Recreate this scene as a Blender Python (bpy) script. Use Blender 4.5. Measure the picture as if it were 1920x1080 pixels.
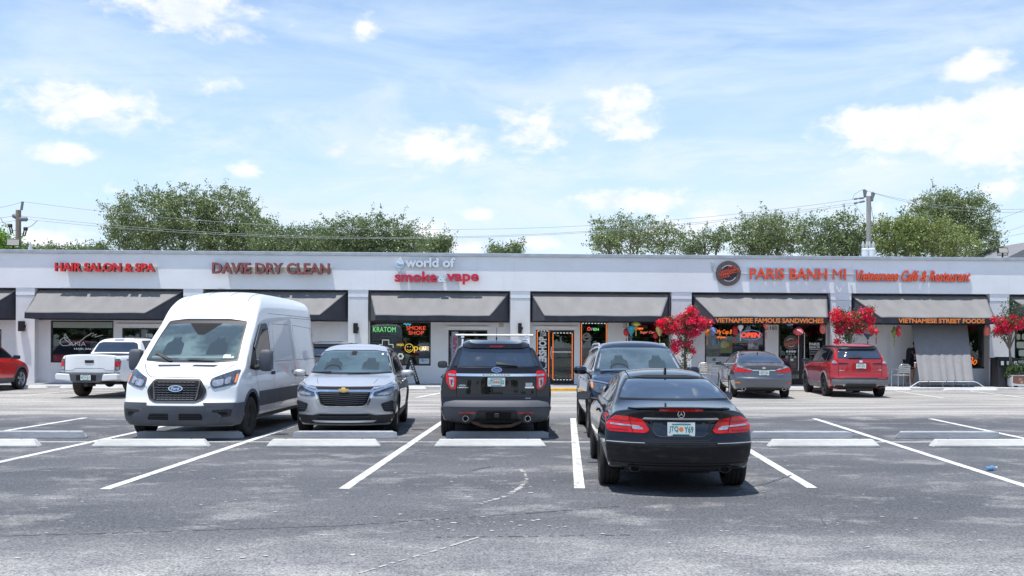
import bpy, bmesh, math, random
import numpy as np
from mathutils import Vector, Matrix
from mathutils.bvhtree import BVHTree
from mathutils.geometry import delaunay_2d_cdt

for o in list(bpy.data.objects): bpy.data.objects.remove(o, do_unlink=True)
SC = bpy.context.scene; COL = SC.collection
R_ = math.radians
# ------------------------------------------------------------------ camera
FPX, PX0, PY0, YAW, ROLL, CH = 1867.0, 960.0, 640.8, R_(2.45), 0.0044, 1.72
cam = bpy.data.cameras.new('camera'); cam_o = bpy.data.objects.new('camera', cam); COL.objects.link(cam_o)
cam.sensor_width = 36; cam.lens = 36*FPX/1920; cam.shift_y = (PY0-540)/1920
cam.clip_start = .1; cam.clip_end = 3000
cam_o.matrix_world = Matrix.Translation((0, 0, CH)) @ Matrix.Rotation(-YAW, 4, 'Z') @ Matrix.Rotation(R_(90), 4, 'X') @ Matrix.Rotation(ROLL, 4, 'Z')
SC.camera = cam_o
SC.render.resolution_x = 1024; SC.render.resolution_y = 576
SC.view_settings.view_transform = 'Standard'; SC.view_settings.look = 'None'
SC.view_settings.gamma = 1; SC.view_settings.exposure = 0.42; SC.view_settings.use_curve_mapping = False
# ------------------------------------------------------------------ sun
SUN = Vector((-0.17, -0.12, 0.975)).normalized()
sl = bpy.data.lights.new('sun', 'SUN'); sl.energy = 4.3; sl.angle = R_(.53); sl.color = (1, .965, .91)
so = bpy.data.objects.new('sun', sl); COL.objects.link(so)
so.rotation_euler = SUN.to_track_quat('Z', 'Y').to_euler()
# ------------------------------------------------------------------ sky
def ray(px, py):
    dx = px-PX0; dy = py-PY0
    x = (dx+ROLL*dy)/(1+ROLL*ROLL); y = ROLL*x-dy
    x /= FPX; y /= FPX
    return Vector((math.sin(YAW)+x*math.cos(YAW), math.cos(YAW)-x*math.sin(YAW), y))
def P(px, py, Y):
    "world point of the upright plane at depth Y seen at photo pixel px, py"
    d = ray(px, py); t = Y/d.y
    return Vector((d.x*t, Y, CH+d.z*t))
def PXx(px, Y, py=560): return P(px, py, Y).x
def PZ(py, Y, px=960): return P(px, py, Y).z

W = bpy.data.worlds.new('World'); SC.world = W; W.use_nodes = True
nt = W.node_tree; nt.nodes.clear()
def N(t, **k):
    n = nt.nodes.new(t)
    for a, b in k.items(): setattr(n, a, b)
    return n
def LK(a, b): nt.links.new(a, b)
def MA(op, a, b=None, c=None, clamp=False):
    n = N('ShaderNodeMath', operation=op); n.use_clamp = clamp
    for i, v in enumerate((a, b, c)):
        if v is None: continue
        if isinstance(v, (int, float)): n.inputs[i].default_value = v
        else: LK(v, n.inputs[i])
    return n.outputs[0]
sky = N('ShaderNodeTexSky', sky_type='NISHITA'); sky.sun_disc = False
sky.sun_elevation = math.asin(SUN.z); sky.sun_rotation = math.atan2(SUN.x, SUN.y)
sky.air_density = 1.0; sky.dust_density = .05; sky.ozone_density = 3.2
SKY_S = .15
geo = N('ShaderNodeTexCoord'); sep = N('ShaderNodeSeparateXYZ'); LK(geo.outputs['Generated'], sep.inputs[0])
az = MA('ARCTAN2', sep.outputs[0], sep.outputs[1]); el = MA('ARCSINE', sep.outputs[2])
cmb = N('ShaderNodeCombineXYZ'); LK(az, cmb.inputs[0]); LK(el, cmb.inputs[1])
def noise(vec, scale, detail=6, rough=.55, dist=0, off=(0, 0, 0), sc=(1, 1, 1), rot=0, out='Fac'):
    mp = N('ShaderNodeMapping'); mp.inputs['Location'].default_value = off; mp.inputs['Scale'].default_value = sc
    mp.inputs['Rotation'].default_value = (0, 0, rot); LK(vec, mp.inputs[0])
    n = N('ShaderNodeTexNoise'); n.inputs['Scale'].default_value = scale; n.inputs['Detail'].default_value = detail
    n.inputs['Roughness'].default_value = rough; n.inputs['Distortion'].default_value = dist
    LK(mp.outputs[0], n.inputs['Vector']); return n.outputs[out]
def sstep(v, a, b, o0=0, o1=1):
    n = N('ShaderNodeMapRange', interpolation_type='SMOOTHSTEP'); LK(v, n.inputs[0])
    n.inputs[1].default_value = a; n.inputs[2].default_value = b; n.inputs[3].default_value = o0; n.inputs[4].default_value = o1
    return n.outputs[0]
nz = noise(cmb.outputs[0], 30, 10, .60, .25, sc=(1, 1.7, 1)); nz2 = noise(cmb.outputs[0], 9, 5, .6, .2, off=(3, 1, 0))
nzs = MA('MULTIPLY', MA('SUBTRACT', nz, .5), 2.6)
CLOUDS = [(355, 22, 135, 42, 1), (152, 200, 150, 42, .9), (1165, 205, 72, 48, .95), (1000, 250, 75, 52, .8), (820, 275, 125, 45, .75),
          (1760, 238, 200, 48, 1.5), (1895, 238, 170, 72, 1.7), (1630, 226, 95, 26, 1.1), (1830, 125, 68, 28, .9), (1880, 205, 80, 50, 1), (1190, 378, 130, 26, .95), (635, 283, 28, 18, .8),
          (130, 287, 60, 22, .8), (455, 318, 34, 16, .8), (685, 52, 30, 26, .75), (1185, 250, 62, 20, .8), (900, 402, 36, 14, .9),
          (865, 465, 55, 26, 1), (1290, 425, 90, 26, .8), (1890, 355, 50, 28, .8), (800, 440, 60, 30, .8), (100, 455, 80, 30, .8), (400, 165, 40, 24, .35),
          (1650, 300, 60, 24, .4), (1000, 455, 60, 16, .8), (1780, 385, 90, 26, .55), (210, 360, 40, 18, .4)]
acc = None
for cx, cy, rx, ry, it in CLOUDS:
    d = ray(cx, cy).normalized(); a0 = math.atan2(d.x, d.y); e0 = math.asin(d.z)
    v = N('ShaderNodeVectorMath', operation='SUBTRACT'); LK(cmb.outputs[0], v.inputs[0]); v.inputs[1].default_value = (a0, e0, 0)
    m = N('ShaderNodeVectorMath', operation='MULTIPLY'); LK(v.outputs[0], m.inputs[0]); m.inputs[1].default_value = (FPX/rx*.93, FPX/ry*.93, 0)
    l = N('ShaderNodeVectorMath', operation='LENGTH'); LK(m.outputs[0], l.inputs[0])
    den = MA('MULTIPLY', MA('SUBTRACT', 1.05, l.outputs['Value']), it)
    acc = den if acc is None else MA('MAXIMUM', acc, den)
# elsewhere in the sky the same kind of scattered cloud goes on
out_mask = MA('MAXIMUM', sstep(MA('ABSOLUTE', MA('SUBTRACT', az, .04)), .55, .7), sstep(el, .36, .5))
gen = MA('MULTIPLY', MA('MULTIPLY', MA('SUBTRACT', nz2, .60), 6), out_mask)
gen = MA('SUBTRACT', gen, MA('MULTIPLY', MA('SUBTRACT', 1, out_mask), 3))
acc = MA('MAXIMUM', acc, gen)
cloud = sstep(MA('ADD', acc, MA('MULTIPLY', nzs, .78)), .0, .78)
ci1 = noise(cmb.outputs[0], 3.2, 7, .6, .8, off=(1.3, .2, 0), sc=(1, 5.5, 1), rot=R_(16))
ci2 = noise(cmb.outputs[0], 2.1, 4, .5, .4, off=(5.3, 2.2, 0), sc=(1, 2.4, 1), rot=R_(10))
cir = MA('MULTIPLY', MA('MULTIPLY', sstep(ci1, .30, .75), sstep(ci2, .3, .58)), sstep(el, .75, .3, .35, 1))
lowv = sstep(el, .34, .02, .10, .98)
veil = MA('ADD', MA('MULTIPLY', cir, .60), MA('MULTIPLY', lowv, MA('ADD', .62, MA('MULTIPLY', ci1, .55))), clamp=True)
mx1 = N('ShaderNodeMix', data_type='RGBA'); LK(veil, mx1.inputs['Factor']); LK(sky.outputs[0], mx1.inputs[6])
hz = sstep(noise(cmb.outputs[0], 5.5, 8, .62, .5, off=(7.1, 4.2, 0), sc=(1, 3.0, 1), rot=R_(-9)), .42, .66)
hz = MA('MULTIPLY', MA('MULTIPLY', hz, sstep(el, .40, .16)), .55)
mx1.inputs[7].default_value = (3.7, 4.55, 5.4, 1)
cshade = sstep(MA('ADD', MA('MULTIPLY', nz2, .6), MA('MULTIPLY', nz, .4)), .36, .56)
ccol = N('ShaderNodeMix', data_type='RGBA'); LK(cshade, ccol.inputs['Factor'])
ccol.inputs[6].default_value = (4.15, 4.55, 5.05, 1); ccol.inputs[7].default_value = (5.45, 5.5, 5.6, 1)
mx2 = N('ShaderNodeMix', data_type='RGBA'); LK(MA('MULTIPLY', cloud, .96), mx2.inputs['Factor'])
mxh = N('ShaderNodeMix', data_type='RGBA'); LK(hz, mxh.inputs['Factor']); LK(mx1.outputs[2], mxh.inputs[6]); mxh.inputs[7].default_value = (4.7, 5.05, 5.4, 1); LK(mxh.outputs[2], mx2.inputs[6]); LK(ccol.outputs[2], mx2.inputs[7])
bg = N('ShaderNodeBackground'); bg.inputs[1].default_value = SKY_S; LK(mx2.outputs[2], bg.inputs[0])
wo = N('ShaderNodeOutputWorld'); LK(bg.outputs[0], wo.inputs[0])

# ------------------------------------------------------------------ materials
MATS = {}
def mat(name, col=(.5, .5, .5), rough=.6, metal=0, coat=0, emis=None, es=0, nscale=0, namt=0, bump=0, bscale=60, trans=0, spec=.5, alpha=1, flake=0, sc=(1, 1, 1), coord='Object'):
    if name in MATS: return MATS[name]
    m = bpy.data.materials.new(name); m.use_nodes = True; MATS[name] = m
    t = m.node_tree; b = t.nodes['Principled BSDF']
    b.inputs['Base Color'].default_value = (*col, 1); b.inputs['Roughness'].default_value = rough
    b.inputs['Metallic'].default_value = metal; b.inputs['Coat Weight'].default_value = coat; b.inputs['Coat Roughness'].default_value = .03
    b.inputs['Specular IOR Level'].default_value = spec; b.inputs['Alpha'].default_value = alpha
    if trans: b.inputs['Transmission Weight'].default_value = trans
    if emis: b.inputs['Emission Color'].default_value = (*emis, 1); b.inputs['Emission Strength'].default_value = es
    def tn(scale, detail=5, rough_=.6, s=(1, 1, 1)):
        c = t.nodes.new('ShaderNodeTexCoord'); mp = t.nodes.new('ShaderNodeMapping'); mp.inputs['Scale'].default_value = s
        n = t.nodes.new('ShaderNodeTexNoise'); n.inputs['Scale'].default_value = scale; n.inputs['Detail'].default_value = detail; n.inputs['Roughness'].default_value = rough_
        t.links.new(c.outputs[coord], mp.inputs[0]); t.links.new(mp.outputs[0], n.inputs['Vector']); return n
    if namt:
        n = tn(nscale, s=sc); mr = t.nodes.new('ShaderNodeMapRange'); mr.inputs[1].default_value = .3; mr.inputs[2].default_value = .7
        mr.inputs[3].default_value = 1-namt; mr.inputs[4].default_value = 1+namt
        t.links.new(n.outputs['Fac'], mr.inputs[0])
        vm = t.nodes.new('ShaderNodeVectorMath'); vm.operation = 'SCALE'; vm.inputs[0].default_value = col
        t.links.new(mr.outputs[0], vm.inputs['Scale']); t.links.new(vm.outputs[0], b.inputs['Base Color'])
    if bump:
        n = tn(bscale, s=sc); bp = t.nodes.new('ShaderNodeBump'); bp.inputs['Strength'].default_value = bump; bp.inputs['Distance'].default_value = .02
        t.links.new(n.outputs['Fac'], bp.inputs['Height']); t.links.new(bp.outputs[0], b.inputs['Normal'])
    return m

def mnodes(m):
    t = m.node_tree
    def n_(ty, **k):
        n = t.nodes.new(ty)
        for a, b in k.items(): setattr(n, a, b)
        return n
    def lk(a, b): t.links.new(a, b)
    def mth(op, a, b=None, clamp=False):
        n = n_('ShaderNodeMath', operation=op); n.use_clamp = clamp
        for i, v in enumerate((a, b)):
            if v is None: continue
            if isinstance(v, (int, float)): n.inputs[i].default_value = v
            else: lk(v, n.inputs[i])
        return n.outputs[0]
    def nz_(vec, scale, detail=6, rough=.6, sc=(1, 1, 1), rot=0, off=(0, 0, 0), dist=0):
        mp = n_('ShaderNodeMapping'); mp.inputs['Scale'].default_value = sc; mp.inputs['Rotation'].default_value = (0, 0, rot); mp.inputs['Location'].default_value = off
        n = n_('ShaderNodeTexNoise'); n.inputs['Scale'].default_value = scale; n.inputs['Detail'].default_value = detail; n.inputs['Roughness'].default_value = rough; n.inputs['Distortion'].default_value = dist
        lk(vec, mp.inputs[0]); lk(mp.outputs[0], n.inputs['Vector']); return n.outputs['Fac']
    def ss(v, a, b, o0=0, o1=1):
        n = n_('ShaderNodeMapRange', interpolation_type='SMOOTHSTEP'); lk(v, n.inputs[0])
        for i, x in enumerate((a, b, o0, o1)): n.inputs[i+1].default_value = x
        return n.outputs[0]
    def mixc(f, a, b):
        n = n_('ShaderNodeMix', data_type='RGBA'); lk(f, n.inputs['Factor'])
        for i, x in ((6, a), (7, b)):
            if isinstance(x, tuple): n.inputs[i].default_value = (*x, 1)
            else: lk(x, n.inputs[i])
        return n.outputs[2]
    return n_, lk, mth, nz_, ss, mixc

# asphalt: dark sealcoat over the middle stalls, bare worn aggregate in the lane and the foreground
def asphalt_material():
    m = mat('asphalt', rough=.85); n_, lk, mth, nz_, ss, mixc = mnodes(m)
    b = m.node_tree.nodes['Principled BSDF']
    tc = n_('ShaderNodeTexCoord').outputs['Object']; sp = n_('ShaderNodeSeparateXYZ'); lk(tc, sp.inputs[0])
    Y = sp.outputs[1]; X = sp.outputs[0]
    big = nz_(tc, .35, 5, .6, sc=(.5, 1, 1)); med = nz_(tc, 1.1, 7, .68, sc=(.8, 1.1, 1), off=(4, 2, 0)); fine = nz_(tc, 42, 3, .75); fine2 = nz_(tc, 110, 2, .8)
    yw = mth('ADD', Y, mth('MULTIPLY', mth('SUBTRACT', med, .5), 3.2))
    near = ss(yw, 9.6, 7.2); far = ss(yw, 21.8, 24.2)
    seal = mixc(ss(big, .35, .65), (.078, .081, .089), (.116, .118, .126))
    seal = mixc(mth('MULTIPLY', ss(med, .50, .66), .55), seal, (.27, .265, .255))
    bare_n = mixc(ss(med, .35, .65), (.15, .15, .155), (.31, .305, .295))
    bare_f = mixc(ss(nz_(tc, .8, 5, .6, sc=(.25, 1.6, 1)), .38, .62), (.215, .207, .196), (.355, .335, .31))
    c = mixc(near, seal, bare_n); c = mixc(far, c, bare_f)
    # scuffed pale flecks, denser where the coat is worn
    fl = nz_(tc, 4.2, 9, .85, sc=(.6, 1.15, 1), off=(9, 1, 3))
    c = mixc(mth('MULTIPLY', ss(fl, .575, .68), ss(med, .40, .58, .10, .95)), c, (.46, .45, .43))
    fl2 = nz_(tc, 8, 7, .8, sc=(.55, 1.3, 1), off=(2, 7, 3))
    c = mixc(mth('MULTIPLY', ss(fl2, .645, .68), .7), c, (.6, .59, .56))
    # dark oil drips
    oil = nz_(tc, 1.1, 4, .7, sc=(1, 1.3, 1), off=(12, 5, 0)); c = mixc(mth('MULTIPLY', ss(oil, .64, .74), .45), c, (.06, .06, .07))
    mid = nz_(tc, 17, 3, .8); g = mth('ADD', mth('ADD', mth('MULTIPLY', fine, .8), mth('MULTIPLY', fine2, .4)), mth('MULTIPLY', mid, .4)); g = ss(g, .60, 1.0, .38, 1.7)
    vm = n_('ShaderNodeVectorMath', operation='SCALE'); lk(c, vm.inputs[0]); lk(g, vm.inputs['Scale'])
    lk(vm.outputs[0], b.inputs['Base Color'])
    bp = n_('ShaderNodeBump'); bp.inputs['Strength'].default_value = .5; bp.inputs['Distance'].default_value = .006
    lk(fine, bp.inputs['Height']); lk(bp.outputs[0], b.inputs['Normal'])
    b.inputs['Specular IOR Level'].default_value = .25
    return m
def worn_paint():
    m = mat('road_paint_white', rough=.7); n_, lk, mth, nz_, ss, mixc = mnodes(m); b = m.node_tree.nodes['Principled BSDF']
    tc = n_('ShaderNodeTexCoord').outputs['Object']
    a = nz_(tc, 5, 8, .75, sc=(1.6, .5, 1)); c2 = nz_(tc, 60, 3, .7)
    c = mixc(ss(mth('ADD', mth('MULTIPLY', a, .8), mth('MULTIPLY', c2, .35)), .53, .72), (.66, .66, .64), (.30, .30, .30))
    lk(c, b.inputs['Base Color']); return m
def stucco(name, col, dirt=.12):
    m = mat(name, rough=.9); n_, lk, mth, nz_, ss, mixc = mnodes(m); b = m.node_tree.nodes['Principled BSDF']
    tc = n_('ShaderNodeTexCoord').outputs['Object']
    a = nz_(tc, .7, 5, .6, sc=(1, 1, 1.6)); st = nz_(tc, 2.2, 6, .7, sc=(2.2, 1, .18), off=(3, 3, 0)); f = nz_(tc, 30, 4, .7)
    d = tuple(x*(1-dirt*1.9) for x in col)
    c = mixc(ss(a, .3, .7), col, tuple(x*(1-dirt*.5) for x in col)); c = mixc(mth('MULTIPLY', ss(st, .56, .78), .5), c, d)
    # courses of block ghosting through the render coat
    sp = n_('ShaderNodeSeparateXYZ'); lk(tc, sp.inputs[0]); fr = mth('FRACT', mth('DIVIDE', sp.outputs[2], .203))
    c = mixc(mth('MULTIPLY', ss(fr, .07, .0), .10), c, d)
    lk(c, b.inputs['Base Color'])
    bp = n_('ShaderNodeBump'); bp.inputs['Strength'].default_value = .25; bp.inputs['Distance'].default_value = .01; lk(f, bp.inputs['Height']); lk(bp.outputs[0], b.inputs['Normal'])
    return m
def leaf_mat(name, c1, c2, c3=None, tr=.22, rough=.42):
    m = mat(name, rough=rough); n_, lk, mth, nz_, ss, mixc = mnodes(m); t = m.node_tree; b = t.nodes['Principled BSDF']
    g = n_('ShaderNodeNewGeometry'); r = g.outputs['Random Per Island']
    tc = n_('ShaderNodeTexCoord').outputs['Object']
    c = mixc(r, c1, c2)
    if c3: c = mixc(ss(nz_(tc, .8, 3), .45, .62), c, c3)
    lk(c, b.inputs['Base Color']); b.inputs['Specular IOR Level'].default_value = .5
    tl = n_('ShaderNodeBsdfTranslucent'); lk(c, tl.inputs[0]); ms = n_('ShaderNodeMixShader'); ms.inputs[0].default_value = tr
    lk(b.outputs[0], ms.inputs[1]); lk(tl.outputs[0], ms.inputs[2]); lk(ms.outputs[0], t.nodes['Material Output'].inputs[0]); return m
def paint(name, col, metal=.0, rough=.35, flake=0):
    m = mat(name, col, rough=rough, metal=metal, coat=1.0, spec=.05 if max(col) < .05 else .5)
    n_, lk, mth, nz_, ss, mixc = mnodes(m); b = m.node_tree.nodes['Principled BSDF']
    tc = n_('ShaderNodeTexCoord').outputs['Object']
    d = nz_(tc, 2.5, 6, .65, sc=(1, 1, 1.5)); lk(ss(d, .35, .75, .01, .05), b.inputs['Coat Roughness'])
    sp = n_('ShaderNodeSeparateXYZ'); lk(tc, sp.inputs[0])
    # road dust film thickening towards the sills
    dust = mth('MULTIPLY', ss(sp.outputs[2], .55, .2, .0005, .02 if max(col) < .05 else .09), ss(d, .3, .7, .4, 1))
    lk(mixc(dust, col, (.33, .31, .28)), b.inputs['Base Color'])
    return m
def glass_mat(name, tint=(.85, .9, .88), refl=1.0, opac=0):
    "pane: clear film that reflects by Fresnel"
    if name in MATS: return MATS[name]
    m = bpy.data.materials.new(name); m.use_nodes = True; MATS[name] = m; t = m.node_tree; t.nodes.clear()
    o = t.nodes.new('ShaderNodeOutputMaterial'); tr = t.nodes.new('ShaderNodeBsdfTransparent'); tr.inputs[0].default_value = (*tint, 1)
    gl = t.nodes.new('ShaderNodeBsdfGlossy'); gl.inputs['Roughness'].default_value = .01; f = t.nodes.new('ShaderNodeFresnel'); f.inputs[0].default_value = 1.6
    mm = t.nodes.new('ShaderNodeMath'); mm.operation = 'MULTIPLY'; mm.inputs[1].default_value = refl; t.links.new(f.outputs[0], mm.inputs[0])
    ms = t.nodes.new('ShaderNodeMixShader'); t.links.new(mm.outputs[0], ms.inputs[0]); t.links.new(tr.outputs[0], ms.inputs[1]); t.links.new(gl.outputs[0], ms.inputs[2])
    t.links.new(ms.outputs[0], o.inputs[0]); return m

M = {}
def setup_mats():
    M['asphalt'] = asphalt_material(); M['line'] = worn_paint()
    M['wall'] = stucco('painted_stucco_white', (.87, .88, .90), .12); M['wall_low'] = stucco('painted_stucco_lower', (.84, .84, .84), .17)
    M['coping'] = mat('coping_metal_grey', (.42, .46, .50), .45, .3, nscale=3, namt=.15)
    M['roof'] = mat('roof_membrane', (.45, .45, .44), .9, nscale=1, namt=.1)
    M['walk'] = mat('walkway_concrete', (.30, .30, .31), .9, nscale=2.5, namt=.18, bump=.2)
    M['kerb'] = mat('kerb_concrete_white', (.62, .62, .60), .85, nscale=4, namt=.15, bump=.2)
    M['yellow'] = mat('road_paint_yellow', (.75, .42, .05), .7, nscale=8, namt=.15)
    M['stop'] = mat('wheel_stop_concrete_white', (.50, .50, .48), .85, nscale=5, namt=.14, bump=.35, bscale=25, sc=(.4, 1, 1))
    M['stop_shaded'] = mat('wheel_stop_concrete_shaded', (.36, .375, .40), .9, nscale=5, namt=.18, bump=.35, bscale=25, sc=(.4, 1, 1))  # same concrete, darkened: shade of the steep faces put into the colour
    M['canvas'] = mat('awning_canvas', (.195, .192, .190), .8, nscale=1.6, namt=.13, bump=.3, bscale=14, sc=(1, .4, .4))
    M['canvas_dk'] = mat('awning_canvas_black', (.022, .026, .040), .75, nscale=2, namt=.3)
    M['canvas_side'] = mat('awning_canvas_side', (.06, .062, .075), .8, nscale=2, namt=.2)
    M['alu'] = mat('aluminium', (.62, .63, .65), .35, .9)
    M['alu_dk'] = mat('dark_bronze_aluminium', (.022, .022, .024), .35, .3)
    M['black'] = mat('black_metal', (.012, .012, .014), .45, .2)
    M['blkplastic'] = mat('black_plastic', (.025, .026, .028), .55, bump=.1, bscale=300)
    M['greyplastic'] = mat('grey_plastic_trim', (.085, .09, .105), .6, nscale=3, namt=.12)
    M['ltgreyplastic'] = mat('light_grey_trim', (.20, .20, .21), .55, nscale=3, namt=.12)
    M['rubber'] = mat('tyre_rubber', (.022, .020, .019), .85, nscale=9, namt=.35, bump=.2, bscale=80)
    M['rubber_dusty'] = mat('tyre_rubber_dusty', (.060, .042, .034), .9, nscale=9, namt=.35, bump=.2, bscale=80)
    M['rim'] = mat('alloy_rim', (.50, .50, .52), .3, .85); M['rim_dk'] = mat('dark_alloy_rim', (.035, .035, .038), .35, .6)
    M['steel'] = mat('dark_steel', (.05, .045, .042), .6, .5)
    M['rust'] = mat('rusty_steel', (.10, .055, .035), .8, .2, nscale=12, namt=.4)
    M['chrome'] = mat('chrome', (.75, .77, .80), .12, 1); M['satin'] = mat('satin_silver_trim', (.62, .64, .67), .35, .6)
    M['gold'] = mat('gold_emblem', (.55, .38, .13), .35, .8)
    M['glass_dk'] = mat('dark_car_glass', (.010, .014, .022), .03, spec=.8, coat=.5, nscale=1.2, namt=.5)
    M['glass_blue'] = mat('tinted_rear_glass', (.018, .030, .052), .04, spec=.9, coat=.7, nscale=1.1, namt=.35)
    M['red'] = mat('tail_lamp_red', (.28, .003, .004), .12, spec=.2, coat=.6, emis=(.8, .01, .01), es=.0, nscale=22, namt=.3)
    M['redlens'] = mat('tail_lamp_bright_red', (.52, .004, .006), .12, spec=.2, coat=.6, nscale=16, namt=.3)
    M['redrefl'] = mat('red_reflector', (.50, .06, .05), .3, coat=.6); M['orange'] = mat('amber_reflector', (.85, .22, .03), .25, coat=.7)
    M['lens'] = mat('clear_lamp_lens', (.36, .38, .42), .1, .5, coat=1, nscale=14, namt=.45); M['lampdk'] = mat('headlamp_housing', (.10, .115, .135), .12, .6, coat=1, nscale=16, namt=.6)
    M['white_pl'] = mat('white_plastic', (.78, .78, .76), .4); M['cream'] = mat('raceway_beige', (.62, .58, .47), .5)
    M['plate'] = mat('licence_plate_white', (.72, .78, .77), .4, nscale=10, namt=.06); M['plate_g'] = mat('licence_plate_green', (.02, .22, .19), .4); M['plate_o'] = mat('licence_plate_orange', (.85, .22, .03), .4)
    M['gap'] = mat('panel_gap_dark', (.006, .006, .007), .9)
    M['arch'] = mat('wheel_well_black', (.008, .008, .008), .95)
    M['lightgrey'] = mat('light_grey_metal', (.45, .46, .47), .5)
    M['glass'] = glass_mat('window_glass', (.78, .84, .82), 1.3)
    M['glass_ws'] = glass_mat('windscreen_glass', (.55, .68, .64), 1.2); M['glass_ws2'] = glass_mat('windscreen_glass_tinted', (.42, .52, .56), 1.5)
setup_mats()

# ------------------------------------------------------------------ mesh helpers
class G:
    def __init__(s): s.v = []; s.f = []; s.m = []
    def add(s, vs, fs, mi=0):
        o = len(s.v); s.v += [tuple(v) for v in vs]; s.f += [tuple(o+i for i in f) for f in fs]; s.m += [mi]*len(fs); return s
    def box(s, x0, x1, y0, y1, z0, z1, mi=0):
        if x0 > x1: x0, x1 = x1, x0
        return s.add([(x0, y0, z0), (x1, y0, z0), (x1, y1, z0), (x0, y1, z0), (x0, y0, z1), (x1, y0, z1), (x1, y1, z1), (x0, y1, z1)],
                     [(0, 3, 2, 1), (4, 5, 6, 7), (0, 1, 5, 4), (1, 2, 6, 5), (2, 3, 7, 6), (3, 0, 4, 7)], mi)
    def quad(s, a, b, c, d, mi=0): return s.add([a, b, c, d], [(0, 1, 2, 3)], mi)
    def prism(s, pts, y0, y1, mi=0, axis='y'):
        n = len(pts); f = (lambda p, d: (p[0], d, p[1])) if axis == 'y' else (lambda p, d: (p[0], p[1], d)) if axis == 'z' else (lambda p, d: (d, p[0], p[1]))
        vs = [f(p, y0) for p in pts]+[f(p, y1) for p in pts]
        return s.add(vs, [tuple(range(n)), tuple(range(2*n-1, n-1, -1))]+[(i, n+i, n+(i+1) % n, (i+1) % n) for i in range(n)], mi)
    def tube(s, pts, r, n=8, mi=0, cap=True):
        pts = [Vector(p) for p in pts]; rs = r if isinstance(r, (list, tuple)) else [r]*len(pts); rings = []
        up = None
        for i, p in enumerate(pts):
            d = (pts[min(i+1, len(pts)-1)]-pts[max(i-1, 0)]).normalized()
            if up is None: up = Vector((0, 0, 1)) if abs(d.z) < .9 else Vector((1, 0, 0))
            a = d.cross(up).normalized(); b = a.cross(d).normalized(); up = b
            rings.append([p+(a*math.cos(t)+b*math.sin(t))*rs[i] for t in [2*math.pi*k/n for k in range(n)]])
        o = [v for rg in rings for v in rg]; fs = [(i*n+k, i*n+(k+1) % n, (i+1)*n+(k+1) % n, (i+1)*n+k) for i in range(len(pts)-1) for k in range(n)]
        if cap: fs += [tuple(range(n-1, -1, -1)), tuple((len(pts)-1)*n+k for k in range(n))]
        return s.add(o, fs, mi)
    def lathe(s, prof, c=(0, 0, 0), ax='z', n=24, mi=0, a0=0, a1=2*math.pi):
        full = abs(a1-a0-2*math.pi) < 1e-6; k = n if full else n+1; vs = []
        for i in range(k):
            t = a0+(a1-a0)*i/n; cs, sn = math.cos(t), math.sin(t)
            for r, h in prof:
                vs.append((c[0]+r*cs, c[1]+r*sn, c[2]+h) if ax == 'z' else (c[0]+h, c[1]+r*cs, c[2]+r*sn) if ax == 'x' else (c[0]+r*cs, c[1]+h, c[2]+r*sn))
        m = len(prof); fs = [(i*m+j, ((i+1) % k)*m+j, ((i+1) % k)*m+j+1, i*m+j+1) for i in range(n) for j in range(m-1)]
        return s.add(vs, fs, mi)
    def ball(s, c, r, n=10, mi=0):
        r = (r, r, r) if isinstance(r, (int, float)) else r; pr = [(math.sin(math.pi*i/n), -math.cos(math.pi*i/n)) for i in range(n+1)]
        o = len(s.v); s.lathe(pr, n=n*2, mi=mi)
        for i in range(o, len(s.v)): v = s.v[i]; s.v[i] = (c[0]+v[0]*r[0], c[1]+v[1]*r[1], c[2]+v[2]*r[2])
        return s
    def mesh(s, name, mats):
        me = bpy.data.meshes.new(name); me.from_pydata(s.v, [], s.f); mats = mats if isinstance(mats, (list, tuple)) else [mats]
        for m in mats: me.materials.append(m)
        if len(mats) > 1: me.polygons.foreach_set('material_index', s.m)
        me.validate(); me.update(); return me
    def build(s, name, mats, parent=None, smooth=False, bevel=0, fix=True, **tags):
        me = s.mesh(name, mats)
        if fix:
            bm = bmesh.new(); bm.from_mesh(me); bmesh.ops.recalc_face_normals(bm, faces=bm.faces); bm.to_mesh(me); bm.free()
        o = link(name, me, parent)
        if smooth: me.shade_smooth(); me.set_sharp_from_angle(angle=R_(smooth if smooth is not True else 40))
        if bevel:
            b = o.modifiers.new('bevel', 'BEVEL'); b.width = bevel; b.segments = 2; b.limit_method = 'ANGLE'; b.angle_limit = R_(40)
        if tags: tag(o, **tags)
        return o
def link(name, data, parent=None):
    o = bpy.data.objects.new(name, data); COL.objects.link(o)
    if parent is not None: o.parent = parent
    return o
def tag(o, label=None, category=None, group=None, kind=None):
    for k, v in (('label', label), ('category', category), ('group', group), ('kind', kind)):
        if v: o[k] = v
    return o
def thing(name, label, category, loc=(0, 0, 0), rz=0, group=None):
    o = link(name, None); o.location = loc; o.rotation_euler = (0, 0, rz); o.empty_display_size = .2
    return tag(o, label, category, group)
def dup(root, loc, rz, label, group=None):
    def cp(o, par):
        c = o.copy(); COL.objects.link(c); c.parent = par
        for ch in o.children: cp(ch, c)
        return c
    r = cp(root, None); r.location = loc; r.rotation_euler = (0, 0, rz); r['label'] = label
    if group: r['group'] = group
    return r
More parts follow.
